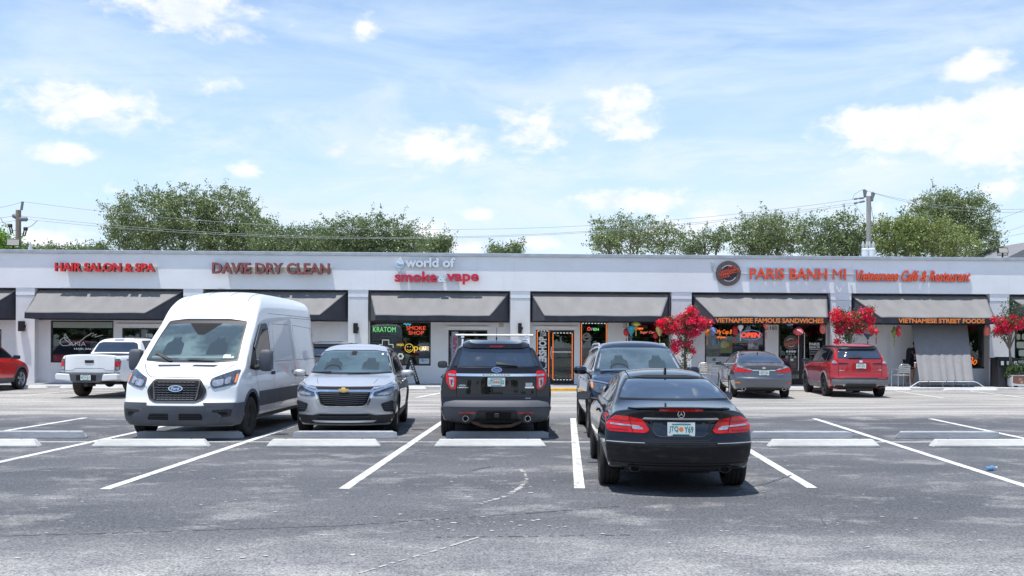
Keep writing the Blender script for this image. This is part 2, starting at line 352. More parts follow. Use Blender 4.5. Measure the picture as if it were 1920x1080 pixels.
def rnd(pts, r, seg=4):
    "fillet the corners of a closed 2-D polygon"
    if not r: return [tuple(p) for p in pts]
    out = []; n = len(pts)
    for i in range(n):
        a, b, c = Vector(pts[i-1][:2]), Vector(pts[i][:2]), Vector(pts[(i+1) % n][:2])
        rr = pts[i][2] if len(pts[i]) > 2 else r
        l1, l2 = (a-b).length, (c-b).length
        if min(l1, l2) < 1e-6: continue
        q = min(rr, l1*.48, l2*.48)
        p0 = b+(a-b).normalized()*q; p1 = b+(c-b).normalized()*q
        for k in range(seg+1):
            t = k/seg; out.append(tuple(p0*(1-t)**2+b*2*t*(1-t)+p1*t*t))
    return out
# text -> mesh
_tc = bpy.data.curves.new('lettering', 'FONT'); _to = bpy.data.objects.new('lettering', _tc); COL.objects.link(_to)
def text_geo(s, bold=0.0, ext=0.0, shear=0.0, space=1.0):
    _tc.body = s; _tc.size = 1; _tc.offset = bold; _tc.extrude = ext; _tc.shear = shear; _tc.space_character = space; _tc.resolution_u = 3
    _tc.align_x = 'LEFT'
    bpy.context.view_layer.update(); dg = bpy.context.evaluated_depsgraph_get(); e = _to.evaluated_get(dg); me = e.to_mesh()
    v = [tuple(q.co) for q in me.vertices]; f = [tuple(p.vertices) for p in me.polygons]; e.to_mesh_clear(); return v, f
def bb(v): a = np.array(v); return a.min(0), a.max(0)
def text_on(name, s, X0, X1, Z0, Z1, Y, depth, m, parent=None, bold=0, shear=0, space=1, rot=0, **tags):
    "whole string as one flat (or thick) mesh facing -Y fitted into the given box"
    v, f = text_geo(s, bold, .5 if depth else 0, shear, space); lo, hi = bb(v)
    sx = (X1-X0)/(hi[0]-lo[0]); sz = (Z1-Z0)/(hi[1]-lo[1]); g = G()
    vs = [(X0+(p[0]-lo[0])*sx, Y-(p[2]*depth*1.0), Z0+(p[1]-lo[1])*sz) for p in v]
    if rot:
        c, s_ = math.cos(rot), math.sin(rot); mx, mz = (X0+X1)/2, (Z0+Z1)/2
        vs = [(mx+(x-mx)*c-(z-mz)*s_, y, mz+(x-mx)*s_+(z-mz)*c) for x, y, z in vs]
    g.add(vs, f); return g.build(name, m, parent, fix=bool(depth), **tags)
def letters_on(s, X0, X1, Z0, Z1, Y, depth, mats, parent, bold=0, shear=0, space=1, zdrop=0, name='letter', ref=None):
    "each character its own part; face towards -Y; mats = (face, return)"
    ref = ref or s
    v, f = text_geo(ref, bold, 0, shear, space); lo, hi = bb(v); sx = (X1-X0)/(hi[0]-lo[0]); sz = (Z1-Z0)/(hi[1]-lo[1])
    b0 = bb(text_geo('I', bold, 0, shear, space)[0])[0][0]
    for k, ch in enumerate(ref):
        if ch == ' ' or s[k] == ' ': continue
        pre = bb(text_geo(ref[:k]+'I', bold, 0, shear, space)[0])
        # left edge of the trailing I = right max minus I width
        iw = bb(text_geo('I', bold, 0, shear, space)[0]); adv = pre[1][0]-iw[1][0]
        v, f = text_geo(ch, -.004 if ch in 'M' else bold, .5, shear, space); g = G()
        vs = [(X0+(p[0]+adv-lo[0])*sx, Y-p[2]*depth-.003*(k % 2), Z0+(p[1]-lo[1])*sz) for p in v]
        g.add(vs, f)
        o = g.build(name, mats, parent, fix=True)
        if isinstance(mats, (list, tuple)) and len(mats) > 1:
            me = o.data; me.polygons.foreach_set('material_index', [0 if abs(p.normal.y) > .7 else 1 for p in me.polygons]); me.update()
# ================================================================== GROUND
g = G(); NX = 40
g.quad((-300, -200, 0), (300, -200, 0), (300, 400, 0), (-300, 400, 0)); g.build('parking_lot_ground', M['asphalt'], fix=False, kind='structure')
KY, WY, BAYY = 36.0, 38.0, 38.35      # kerb, pilaster face, recessed shop wall
g = G(); g.box(-60, 60, KY+.15, 38.6, -.05, .10); g.build('walkway', M['walk'], kind='structure')
g = G(); g.box(-60, 1.4, KY, KY+.148, -.05, .105); g.box(6.1, 60, KY, KY+.148, -.05, .105); g.build('kerb', M['kerb'], bevel=.02, kind='structure')
g = G(); g.box(1.4, 6.1, 34.95, KY+.146, -.05, .098); g.build('ramp_landing', M['walk'], kind='structure')
g = G(); g.box(1.4, 6.1, 34.80, 34.948, -.05, .10); g.build('yellow_kerb', M['yellow'], bevel=.015, kind='structure')
T_ = math.tan(R_(5.45))
def paint_line(x0, y0, x1, y1, w, z=.004):
    d = Vector((x1-x0, y1-y0, 0)); n = Vector((d.y, -d.x, 0)).normalized()*w/2; a = Vector((x0, y0, z)); b = Vector((x1, y1, z)); g = G()
    K = max(1, int(d.length/2)); vs = []
    for i in range(K+1):
        p = a.lerp(b, i/K); vs += [p-n, p+n]
    g.add(vs, [(2*i, 2*i+1, 2*i+3, 2*i+2) for i in range(K)])
    g.build('stall_line', M['line'], fix=False, kind='structure')
for xa, xb in ((-12.1, -11.1), (-9.35, -8.45), (-6.78, -5.93), (-4.19, -3.38), (-1.45, -.47), (1.30, 2.34), (4.07, 5.13), (6.72, 7.85), (9.52, 10.54), (12.3, 13.3)):
    paint_line(xa, 11.65, xb, 22.35, .125)
paint_line(-14, 17.0, 15, 17.0, .10, .008)
# stall lines in front of the shops, and the hatched access aisle below the ramp
for X0 in (-18.6, -15.9, -13.2, -10.5, -7.8, -5.1, -2.3, 7.2, 9.95, 12.7, 15.45, 18.2, 21.0):
    paint_line(X0-.45, 30.9, X0, 35.7, .11)
paint_line(1.25, 30.8, 1.7, 34.8, .11); paint_line(1.25, 30.8, 6.0, 30.8, .11, .008)
for k in range(4): paint_line(1.6, 31.6+k*.85, 4.9, 31.75+k*.85, .10, .008)
paint_line(-1.6, 30.4, -.6, 34.6, .18, .008)

def wheel_stop(x0, x1, y, lit, label, group, stub=False):
    "precast bar: lit = long sloping face to the camera"
    t = thing('wheel_stop', label, 'wheel stop', ((x0+x1)/2, y, 0), R_(.0), group); h = (x1-x0)/2; g = G()
    z = .125
    pr = [(-.115, 0), (-.115, .03), (-.045, z), (.06, z), (.075, .03), (.075, 0)] if lit else [(-.085, 0), (-.075, z-.01), (-.06, z), (.05, z), (.09, .03), (.09, 0)]
    ins = [(0, .0), (0, .0), (.085, 0), (.085, 0), (0, 0), (0, 0)]; n = 6
    L = [(-h+ins[i][0], p[0], p[1]) for i, p in enumerate(pr)]; Rr = [(h-ins[i][0], p[0], p[1]) for i, p in enumerate(pr)]
    g.add(L+Rr, [(0, 1, 2, 3, 4, 5), (11, 10, 9, 8, 7, 6)]+[(i, 6+i, 6+(i+1) % n, (i+1) % n) for i in range(n)])
    g.build('bar', M['stop'] if lit else M['stop_shaded'], t, bevel=.008)
    for sx in (-1, 1):
        q = G(); q.lathe([(0, 0), (.012, 0), (.012, .006), (0, .006)], (sx*h*.68, .01, z-.001), n=8); q.build('pin', M['rust'], t)
GN = 'white sunlit wheel stops of the nearer row'; GF = 'grey wheel stops of the farther row'
for a, b, l in ((-8.75, -6.88, 'white wheel stop cut by the left edge, nearer row'), (-6.03, -4.19, 'white wheel stop in front of the white van, nearer row'),
                (-3.26, -1.44, 'white wheel stop in front of the silver SUV, nearer row'), (-.56, 1.26, 'white wheel stop behind the black SUV with roof bar, nearer row'),
                (4.95, 6.79, 'white wheel stop just right of the black coupe, nearer row'), (7.70, 9.55, 'white wheel stop at the right edge beyond the long line, nearer row')):
    wheel_stop(a, b, 16.30, True, l, GN)
for a, b, l in ((-8.6, -6.71, 'grey wheel stop at the left edge, left of the white van'), (-5.81, -3.98, 'grey wheel stop under the nose of the white van'),
                (-3.10, -1.27, 'grey wheel stop under the front bumper of the silver SUV'), (-.41, 1.42, 'grey wheel stop under the rear bumper of the black SUV with roof bar'),
                (5.07, 6.92, 'chipped grey wheel stop right of the black coupe, farther row'), (7.77, 9.63, 'chipped grey wheel stop near the right edge, farther row')):
    wheel_stop(a, b, 17.78, False, l, GF)
for a, b, l in ((-16.9, -14.7, 'low white wheel stop at the shop kerb beside the red SUV'), (-14.3, -12.0, 'white wheel stop at the shop kerb under the white pickup'),
                (-3.3, -1.5, 'white wheel stop at the kerb between the silver and black SUVs'),
                (8.7, 10.4, 'white wheel stop at the kerb in front of the grey sedan'), (11.5, 13.0, 'white wheel stop at the kerb left of the red hatch SUV'),
                (14.1, 16.0, 'white wheel stop at the kerb just right of the red hatch SUV'), (17.2, 19.2, 'white wheel stop at the kerb below the grey curtain'), (20.3, 22.1, 'white wheel stop at the kerb at the right edge')):
    wheel_stop(a, b, 35.45, True, l, 'white wheel stops along the shop kerb')

# ================================================================== BUILDING
bld = thing('strip_mall', 'long single-storey white stucco strip mall behind the parked cars', 'building', (0, WY, 0))
def bb_(x0, x1, y0, y1, z0, z1, name, m, parent=bld, bevel=0, **k):
    g = G(); g.box(x0, x1, y0-WY, y1-WY, z0, z1); return g.build(name, m, parent, bevel=bevel, **k)
ZT = 3.66
PIL = [(-23.2, -22.45), (-16.95, -16.26), (-10.77, -10.05), (-4.60, -3.85), (1.56, 2.31), (7.76, 8.54), (13.96, 14.78), (20.27, 21.04), (26.5, 27.2)]
BAY = [(PIL[i][1], PIL[i+1][0]) for i in range(8)]
bb_(-35, 40, 37.97, 38.6, ZT, 4.955, 'fascia_wall', M['wall'])
bb_(-35, 40, 37.90, 38.7, 4.955, 5.085, 'coping', M['coping'], bevel=.012)
bb_(-35, 40, 38.7, 52, 4.5, 4.7, 'roof', M['roof'])
bb_(-35, 40, 51.8, 52, .1, 4.5, 'wall', M['wall_low'])
for x0, x1 in ((-35, -34.8), (39.8, 40)): bb_(x0, x1, 38.6, 51.8, .1, 4.5, 'wall', M['wall_low'])
for x0, x1 in PIL:
    bb_(x0, x1, WY, 38.6, .1, ZT-.28, 'pilaster', M['wall_low'])
    bb_(x0, x1, WY-.012, 38.6, ZT-.272, ZT-.002, 'pilaster_block', M['wall'])
bb_(-35, -23.2, WY, 38.6, .1, ZT-.002, 'wall', M['wall_low']); bb_(27.2, 40, WY, 38.6, .1, ZT-.002, 'wall', M['wall_low'])

def X_(px, Y=BAYY): return PXx(px, Y)
def Z_(py, px=960, Y=BAYY): return P(px, py, Y).z
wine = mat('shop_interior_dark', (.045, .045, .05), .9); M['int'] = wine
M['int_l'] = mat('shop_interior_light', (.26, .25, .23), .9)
def storefront(px0, px1, py0, py1, kind='window', fw=.055, mull=(), transom=None, sill=True, glass='glass'):
    pm = (px0+px1)/2; x0, x1 = X_(px0), X_(px1); z1, z0 = Z_(py0, pm), Z_(py1, pm)
    if kind == 'door': z0 = .10
    y0, y1 = BAYY+.05, BAYY+.12
    g = G(); yy0, yy1 = y0-WY, y1-WY
    g.box(x0, x0+fw, yy0, yy1, z0, z1); g.box(x1-fw, x1, yy0, yy1, z0, z1); g.box(x0+fw, x1-fw, yy0, yy1, z1-fw, z1); g.box(x0+fw, x1-fw, yy0, yy1, z0, z0+fw*(2.8 if kind == 'door' else 1))
    for mx in mull:
        xx = X_(mx); g.box(xx-fw/2, xx+fw/2, yy0-.002, yy1+.002, z0, z1)
    if transom: zz = Z_(transom, pm); g.box(x0+fw, x1-fw, yy0-.003, yy1+.003, zz-.02, zz+.02)
    fr = g.build(kind, M['alu_dk'], bld)
    cuts = [x0+fw]+[v for mx in mull for v in (X_(mx)-fw/2, X_(mx)+fw/2)]+[x1-fw]
    for a, b in zip(cuts[::2], cuts[1::2]):
        p = G(); p.box(a, b, yy0+.03, yy0+.036, z0+fw*.5, z1-fw); p.build('pane', M[glass], fr)
    if kind == 'window' and sill:
        s = G(); s.box(x0-.06, x1+.06, BAYY-.03-WY, yy0, z0-.07, z0-.002); s.build('sill', M['wall_low'], fr)
    return (x0, x1, z0, z1), fr
OPEN = {i: [] for i in range(8)}; FR = {}
def sf(bay, key, *a, **k): r, f = storefront(*a, **k); OPEN[bay].append(r); FR[key] = (r, f); return r
sf(0, 'w0', -95, 3, 617, 680)
sf(1, 'hair_w', 95, 213, 601, 680); sf(1, 'hair_d', 229, 318, 615, 719, 'door', mull=(262,), transom=636)
sf(2, 'dry_w', 400, 510, 603, 684); sf(2, 'dry_d', 522, 572, 617, 719, 'door')
sf(3, 'smoke_w', 694, 808, 604, 685.5); sf(3, 'smoke_d', 841, 914, 619, 719, 'door', mull=(868,))
sf(4, 'barb_d', 1005, 1077, 619, 719, 'door', mull=(1031,), fw=.075); sf(4, 'barb_w', 1088, 1139, 604, 690); sf(4, 'rest_w0', 1178, 1259, 604, 690)
sf(5, 'rest_w', 1322, 1435, 606, 690); sf(5, 'rest_d', 1460, 1549, 605, 719, 'door', mull=(1503,), fw=.08)
sf(6, 'rest_w2', 1735, 1853, 608, 691); sf(7, 'rest_w3', 1903, 2010, 606, 687)
for i, (bx0, bx1) in enumerate(BAY):
    ops = sorted(OPEN[i]); xs = sorted({bx0, bx1, *[v for o in ops for v in o[:2]]}); g = G()
    for a, b in zip(xs[:-1], xs[1:]):
        m_ = (a+b)/2; o = [q for q in ops if q[0] <= m_ <= q[1]]
        if not o: g.box(a, b, BAYY-WY, 38.6-WY, .1, ZT-.002)
        else:
            if o[0][2] > .12: g.box(a, b, BAYY-WY, 38.6-WY, .1, o[0][2])
            g.box(a, b, BAYY-WY, 38.6-WY, o[0][3], ZT-.002)
    g.build('wall', M['wall_low'], bld)
    # shop interior
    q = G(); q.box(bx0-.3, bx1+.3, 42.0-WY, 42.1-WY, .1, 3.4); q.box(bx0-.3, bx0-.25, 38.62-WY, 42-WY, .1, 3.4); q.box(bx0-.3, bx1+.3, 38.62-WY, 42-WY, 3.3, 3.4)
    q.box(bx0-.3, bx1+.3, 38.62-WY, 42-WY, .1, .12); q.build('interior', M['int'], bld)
    rr = random.Random(40+i); cols = [mat('stock_%s' % n_, c, .6) for n_, c in (('white', (.6, .6, .58)), ('teal', (.08, .25, .27)), ('green', (.10, .22, .08)), ('brown', (.22, .14, .09)), ('blue', (.07, .12, .28)), ('red', (.35, .06, .05)), ('grey', (.25, .27, .28)), ('dark', (.04, .04, .05)))]
    q = G()
    for k in range(70):
        sx = rr.uniform(bx0+.3, bx1-.6); sy = rr.choice([39.3, 40.2, 41.4])+rr.uniform(-.1, .1); sz = rr.choice([.15, .6, 1.05, 1.5, 1.95, 2.3]); w_ = rr.uniform(.12, .5)
        q.box(sx, sx+w_, sy-WY, sy+.25-WY, sz, sz+rr.uniform(.12, .38), rr.randrange(8))
    for sz in (.58, 1.03, 1.48, 1.93): q.box(bx0+.2, bx1-.2, 41.3-WY, 41.75-WY, sz-.03, sz, 6)
    o = q.build('shop_stock', cols, bld); o['kind'] = 'stuff'
    # pale counter in each shop
    q = G(); q.box(bx0+1.0, bx0+2.6, 40.0-WY, 40.6-WY, .12, 1.05); q.build('counter', M['int_l'], bld)
# drip trims above the doors
for px0, px1, py in ((221, 320, 608), (836, 918, 612.5), (1000, 1081, 612.5)):
    x0, x1, z = X_(px0), X_(px1), Z_(py, px0)
    g = G(); g.box(x0, x1, BAYY-.05-WY, BAYY-.001-WY, z-.03, z+.03); g.build('door_trim', M['wall'], bld, bevel=.008)
# door handles / push bars
for key, px, a, b in (('rest_d', 1497.5, 623, 695), ('rest_d', 1508.5, 623, 700)):
    x = X_(px); g = G(); g.tube([(x, BAYY-WY, Z_(b, px)), (x, BAYY-WY, Z_(a, px))], .022, 8)
    for zz in (Z_(b, px)+.12, Z_(a, px)-.12): g.tube([(x, BAYY-WY, zz), (x, BAYY+.05-WY, zz)], .012, 6)
    g.build('handle', M['alu'], FR[key][1], smooth=True)
x = X_(1034.5); g = G(); g.tube([(x, BAYY-WY, Z_(673, 1034)), (x-.03, BAYY-.03-WY, Z_(663, 1034)), (x, BAYY-WY, Z_(650, 1034))], .018, 8); g.build('handle', M['alu'], FR['barb_d'][1])
g = G(); g.box(X_(1036), X_(1072), BAYY+.03-WY, BAYY+.049-WY, Z_(661, 1050), Z_(659, 1050)); g.build('push_bar', M['alu'], FR['barb_d'][1])

# ------------------------------------------------------------------ awnings
def awning(tx0, tx1, bx0, bx1, vy0, vy1, label, bay, ypx):
    bxl, bxr = BAY[bay]; top_z = ZT-.05; YF = 36.70
    t = thing('awning', label, 'awning', ((bxl+bxr)/2, YF, 0), 0, 'grey canvas awnings along the storefronts'); ox = (bxl+bxr)/2; oy = YF
    A, B = Vector((bxl+.04-ox, 38.26-oy, top_z)), Vector((bxr-.04-ox, 38.26-oy, top_z))
    C, D = Vector((PXx(bx1, YF, vy0)-ox, 0, P((bx0+bx1)/2, vy0, YF).z)), Vector((PXx(bx0, YF, vy0)-ox, 0, P((bx0+bx1)/2, vy0, YF).z)); vz = P((bx0+bx1)/2, vy1, YF).z
    rr = random.Random(bay+3); g = G(); nu, nv = 48, 14; seams = [k/5 for k in range(1, 5)]
    def surf(u, v):
        p = A.lerp(B, u).lerp(D.lerp(C, u), v)
        wk = (.6, 1.0, .8, .7, .5, 2.2, 1.9, 1.2)[bay]; sag = .030*math.sin(math.pi*v)+wk*(.012*math.sin(u*31+bay+v*2)*math.sin(math.pi*v)*v+.007*math.sin(u*57+bay*3-v*5)*math.sin(math.pi*v))+.010*math.sin(u*13+v*4+bay*2)*v
        ridge = max(0, 1-min(abs(u-s) for s in seams)/.006)*.002
        return p-Vector((0, 0, sag-ridge))
    vs = [surf(i/nu, j/nv) for j in range(nv+1) for i in range(nu+1)]
    g.add(vs, [(j*(nu+1)+i, j*(nu+1)+i+1, (j+1)*(nu+1)+i+1, (j+1)*(nu+1)+i) for j in range(nv) for i in range(nu)])
    c = g.build('canopy', M['canvas'], t, fix=False); c.data.shade_smooth(); sm = c.modifiers.new('thick', 'SOLIDIFY'); sm.thickness = .012; sm.offset = -1
    # stitched seams
    g = G()
    for s in seams:
        pts = [surf(s, j/nv)+Vector((0, -.002, .006)) for j in range(nv+1)]
        g.add([p+Vector((dx, 0, 0)) for p in pts for dx in (-.010, .010)], [(2*j, 2*j+1, 2*j+3, 2*j+2) for j in range(nv)])
    g.build('seam', M['canvas'], t, fix=False)
    # side cheeks
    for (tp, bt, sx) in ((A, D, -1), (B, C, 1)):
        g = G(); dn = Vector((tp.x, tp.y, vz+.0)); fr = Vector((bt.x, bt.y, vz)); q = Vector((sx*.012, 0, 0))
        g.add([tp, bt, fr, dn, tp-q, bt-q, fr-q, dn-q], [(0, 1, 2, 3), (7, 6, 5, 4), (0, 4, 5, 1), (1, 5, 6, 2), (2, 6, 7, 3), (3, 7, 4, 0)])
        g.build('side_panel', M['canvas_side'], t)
    g = G(); n = 40; vs = []
    for i in range(n+1):
        x = D.x+(C.x-D.x)*i/n; w = .004*math.sin(i*1.3+bay)
        vs += [(x, -.008, D.z+.004), (x, -.012+w, vz)]
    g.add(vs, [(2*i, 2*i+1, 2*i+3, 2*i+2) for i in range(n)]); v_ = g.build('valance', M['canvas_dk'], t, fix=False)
    sm = v_.modifiers.new('thick', 'SOLIDIFY'); sm.thickness = .008
    g = G(); r = .016
    g.tube([D+Vector((0, .02, -.03)), C+Vector((0, .02, -.03))], r); g.tube([(D.x, .02, vz+.02), (C.x, .02, vz+.02)], r)
    for k in range(6):
        u = k/5; g.tube([A.lerp(B, u)-Vector((0, 0, .05)), D.lerp(C, u)+Vector((0, .02, -.05))], r*.8); g.tube([(D.x+(C.x-D.x)*u, .02, vz+.02), (A.x+(B.x-A.x)*u, 38.28-oy, vz+.02)], r*.8)
    g.build('frame', M['black'], t)
    g = G(); g.box(A.x, B.x, 38.27-oy, 38.345-oy, vz-.02, top_z+.03); g.build('back_board', M['canvas_dk'], t)
    return t
AW = [(-230, 30, -262, -42, 586.5, 596.5), (70, 342, 46, 271, 587, 597.5), (375, 652, 360, 599, 590, 599.5), (693, 957, 704, 918, 592.3, 601.5), (996, 1260, 1021, 1240, 593, 602.5),
      (1299, 1557, 1339, 1552, 594.8, 606.5), (1597, 1857, 1653, 1866.5, 596.3, 606.8), (1893, 2150, 1962, 2180, 598, 608.5)]
AL = ['grey awning cut off by the left edge of the photo', 'grey awning under the red hair salon sign', 'grey awning under the dry clean sign, behind the white van', 'plain grey awning under the smoke and vape sign',
      'plain grey awning above the barbershop door with bare wall above it', 'grey awning with orange famous sandwiches lettering', 'grey awning with orange street foods lettering, above the curtain', 'grey awning cut off by the right edge of the photo']
AWN = [awning(*a, l, i, 0) for i, (a, l) in enumerate(zip(AW, AL))]
M['or_txt'] = mat('orange_vinyl', (.85, .24, .04), .5)
def valance_text(i, s, px0, px1, py0, py1):
    o = AWN[i]; YF = 36.70; e = text_on('lettering', s, PXx(px0, YF)-o.location.x, PXx(px1, YF)-o.location.x, P((px0+px1)/2, py1, YF).z, P((px0+px1)/2, py0, YF).z, -.03, .004, M['or_txt'], o, bold=.035)
valance_text(5, 'VIETNAMESE FAMOUS SANDWICHES', 1341, 1544, 596.6, 605.6); valance_text(6, 'VIETNAMESE STREET FOODS', 1684, 1846, 597.4, 606)

# ------------------------------------------------------------------ facade signs
FY = 37.97
def sign(name, label, px0, px1, py0, py1):
    a = P(px0, py1, FY); b = P(px1, py0, FY); t = thing(name, label, 'sign', ((a.x+b.x)/2, FY, (a.z+b.z)/2)); return t, a.x-t.location.x, b.x-t.location.x, a.z-t.location.z, b.z-t.location.z
M['s_red'] = mat('sign_face_red', (.78, .012, .015), .4, coat=.3, nscale=6, namt=.12); M['s_dk'] = mat('sign_return_dark', (.05, .018, .02), .5)
M['s_fade'] = mat('sign_face_faded_red', (.27, .085, .085), .6, nscale=9, namt=.35); M['s_bronze'] = mat('sign_return_bronze', (.015, .018, .025), .5)
M['s_white'] = mat('sign_face_white', (.72, .76, .80), .35, nscale=5, namt=.05); M['s_gret'] = mat('sign_return_grey', (.10, .11, .13), .5)
M['s_crim'] = mat('sign_face_crimson', (.60, .02, .06), .4, nscale=6, namt=.15); M['s_blue'] = mat('sign_halo_blue', (.35, .60, .85), .35); M['s_halo'] = mat('sign_halo_face', (.42, .58, .76), .4); M['s_odk'] = mat('sign_return_orange', (.30, .05, .02), .5); M['s_orng'] = mat('sign_face_orange', (.85, .09, .02), .4)
t, x0, x1, z0, z1 = sign('channel_letter_sign', 'red block channel letters on a beige raceway reading HAIR SALON & SPA', 108, 294, 494.5, 509.5)
g = G(); g.box(x0+.35, x1+.02, -.10, -.002, z0+.10, z0+.22); g.build('raceway', M['cream'], t)
letters_on('HAIR SALON & SPA', x0, x1, z0, z1, -.19, .16, (M['s_red'], M['s_dk']), t, bold=.034, space=1.0)
t, x0, x1, z0, z1 = sign('channel_letter_sign', 'faded brownish red channel letters reading DAVIE DRY CLEAN', 401, 620, 494.5, 514)
g = G(); g.box(x0+.5, x1+.04, -.10, -.002, z0+.08, z0+.27); g.build('raceway', M['cream'], t)
letters_on('DAVIE DRY CLEAN', x0, x1, z0, z1, -.20, .17, (M['s_fade'], M['s_bronze']), t, bold=.028)
t, x0, x1, z0, z1 = sign('channel_letter_sign', 'two-line smoke and vape shop sign, white lettering over crimson', 740, 899, 480, 535)
def sub(px0, px1, py0, py1, t): a = P(px0, py1, FY)-t.location; b = P(px1, py0, FY)-t.location; return a.x, b.x, a.z, b.z
letters_on('world of', *sub(760, 853, 484, 501.5, t), -.12, .10, (M['s_white'], M['s_gret']), t, bold=.035)
letters_on('smoke', *sub(740.5, 819.5, 509.5, 529, t), -.14, .12, (M['s_crim'], M['s_gret']), t, bold=.032); letters_on('vape', *sub(837, 898, 514, 533.5, t), -.14, .12, (M['s_crim'], M['s_gret']), t, bold=.032)
letters_on('&', *sub(821, 836, 513.5, 530, t), -.17, .14, (M['s_white'], M['s_gret']), t, bold=.045)
a = sub(743, 758.5, 481, 503.5, t); cx_, cz_ = (a[0]+a[1])/2, a[2]+(a[1]-a[0])*.5; rr_ = (a[1]-a[0])/2
drop = [(cx_+rr_*math.sin(k*math.pi/12), cz_-rr_*math.cos(k*math.pi/12)) for k in range(-9, 10)]+[(cx_+.02, a[3]), (cx_-.02, a[3]-.06)]
g = G(); g.prism(drop, -.12, -.02); g.build('drop_emblem', M['s_white'], t, bevel=.01)
for k, dz in enumerate((-.07, -.02)):
    g = G(); g.prism([(cx_-rr_*.8, cz_+dz+.05), (cx_, cz_+dz-.02), (cx_+rr_*.8, cz_+dz), (cx_+rr_*.8, cz_+dz+.025), (cx_, cz_+dz+.01), (cx_-rr_*.8, cz_+dz+.075)], -.126, -.119); g.build('stripe', mat('emblem_blue', (.10, .35, .60), .4), t)
g = G(); g.box(cx_-.07, cx_+.0, -.10, -.02, a[2]-.15, a[2]-.01); g.build('drop_stem', M['s_white'], t, bevel=.01)
t, x0, x1, z0, z1 = sign('channel_letter_sign', 'orange restaurant lettering with pale blue halo edges, PARIS BANH MI line', 1402, 1819, 502, 530)
for s_, q, sh, fb, bbd in (('PARIS BANH MI', (1404, 1584, 504, 523.5), 0, .020, .045), ('Vietnamese Café & Restaurant', (1603, 1817, 508, 527), .35, .026, .045)):
    A_ = sub(*q, t); pad = .04
    letters_on(s_, A_[0]-pad, A_[1]+pad, A_[2]-pad, A_[3]+pad, -.05, .03, (M['s_halo'], M['s_blue']), t, bold=bbd, shear=sh, name='halo_back', space=1)
    letters_on(s_, *A_, -.11, .05, (M['s_orng'], M['s_odk']), t, bold=fb, shear=sh)
A_ = sub(1591, 1595, 514.6, 515.4, t); g = G(); g.box(A_[0], A_[1], -.1, -.05, A_[2], A_[3]); g.build('letter', M['s_orng'], t)
g = G(); z_ = P(1500, 514, FY).z-t.location.z; g.box(P(1389, 514, FY).x-t.location.x, x1-.2, -.035, -.003, z_-.02, z_+.01); g.build('raceway', M['lightgrey'], t)
t, x0, x1, z0, z1 = sign('round_logo_sign', 'round dark disc sign with concentric rings and orange stamp lettering', 1342, 1388, 490, 535.5)
R0 = (x1-x0)/2
def ring(r0, r1, y0, y1, m, name, par, a0=0, a1=2*math.pi, n=48):
    g = G(); g.lathe([(r0, y0), (r1, y0), (r1, y1), (r0, y1)]+([(r0, y0)] if r0 > 0 else []), ax='y', n=n, a0=a0, a1=a1); return g.build(name, m, par)
ring(0, R0, -.10, -.001, mat('sign_disc_dark', (.03, .028, .035), .5), 'disc', t)
for k in range(5): ring(R0*(.70+k*.06), R0*(.72+k*.06), -.106, -.101, mat('sign_disc_ring', (.30, .22, .21), .5), 'ring', t)
ring(R0*.62, R0*.66, -.112, -.101, M['s_white'], 'arc', t, R_(55), R_(150)); ring(R0*.62, R0*.66, -.112, -.101, M['s_white'], 'arc', t, R_(235), R_(330))
rot = R_(13)
def rr2(x, z): return (x*math.cos(rot)-z*math.sin(rot), x*math.sin(rot)+z*math.cos(rot))
for nm, (a, b, c, d) in (('stamp', (-.40, .02, -.13, .03)), ('stamp', (.04, .42, -.04, .10)), ('stamp', (-.30, .02, .05, .15)), ('stamp', (.04, .28, .12, .25))):
    g = G(); g.prism([rr2(a, c), rr2(b, c), rr2(b, d), rr2(a, d)], -.116, -.107); g.build(nm, M['s_orng'], t)
for s_, (a, b, c, d) in (('BÁNH', (-.39, .01, -.12, .045)), ('MÌ', (.05, .26, .125, .26)), ('PARIS', (-.29, .01, .06, .14)), ('VIETNAMESE', (.05, .40, -.03, .08))):
    text_on('lettering', s_, a, b, c, d, -.118, 0, mat('sign_disc_dark', ()), t, bold=.03, rot=0) if 0 else None
    v, f = text_geo(s_, .03); lo, hi = bb(v); vs = []
    for p in v:
        X = a+(p[0]-lo[0])/(hi[0]-lo[0])*(b-a); Z = c+(p[1]-lo[1])/(hi[1]-lo[1])*(d-c); q = rr2(X, Z); vs.append((q[0], -.119, q[1]))
    g = G(); g.add(vs, f); g.build('lettering', MATS['sign_disc_dark'], t, fix=False)
a = P(1336, 497, FY)
t = thing('conduit_box', 'small grey electrical box and conduit left of the round logo sign', 'electrical box', (a.x, FY, a.z))
g = G(); g.box(-.04, .05, -.06, -.001, -.09, .09); g.build('box', M['lightgrey'], t, bevel=.01)
g = G(); g.tube([(-.02, -.03, -.09), (-.02, -.03, -.2), (.05, -.03, -.26), (.18, -.03, -.26)], .012); g.build('conduit', M['lightgrey'], t)

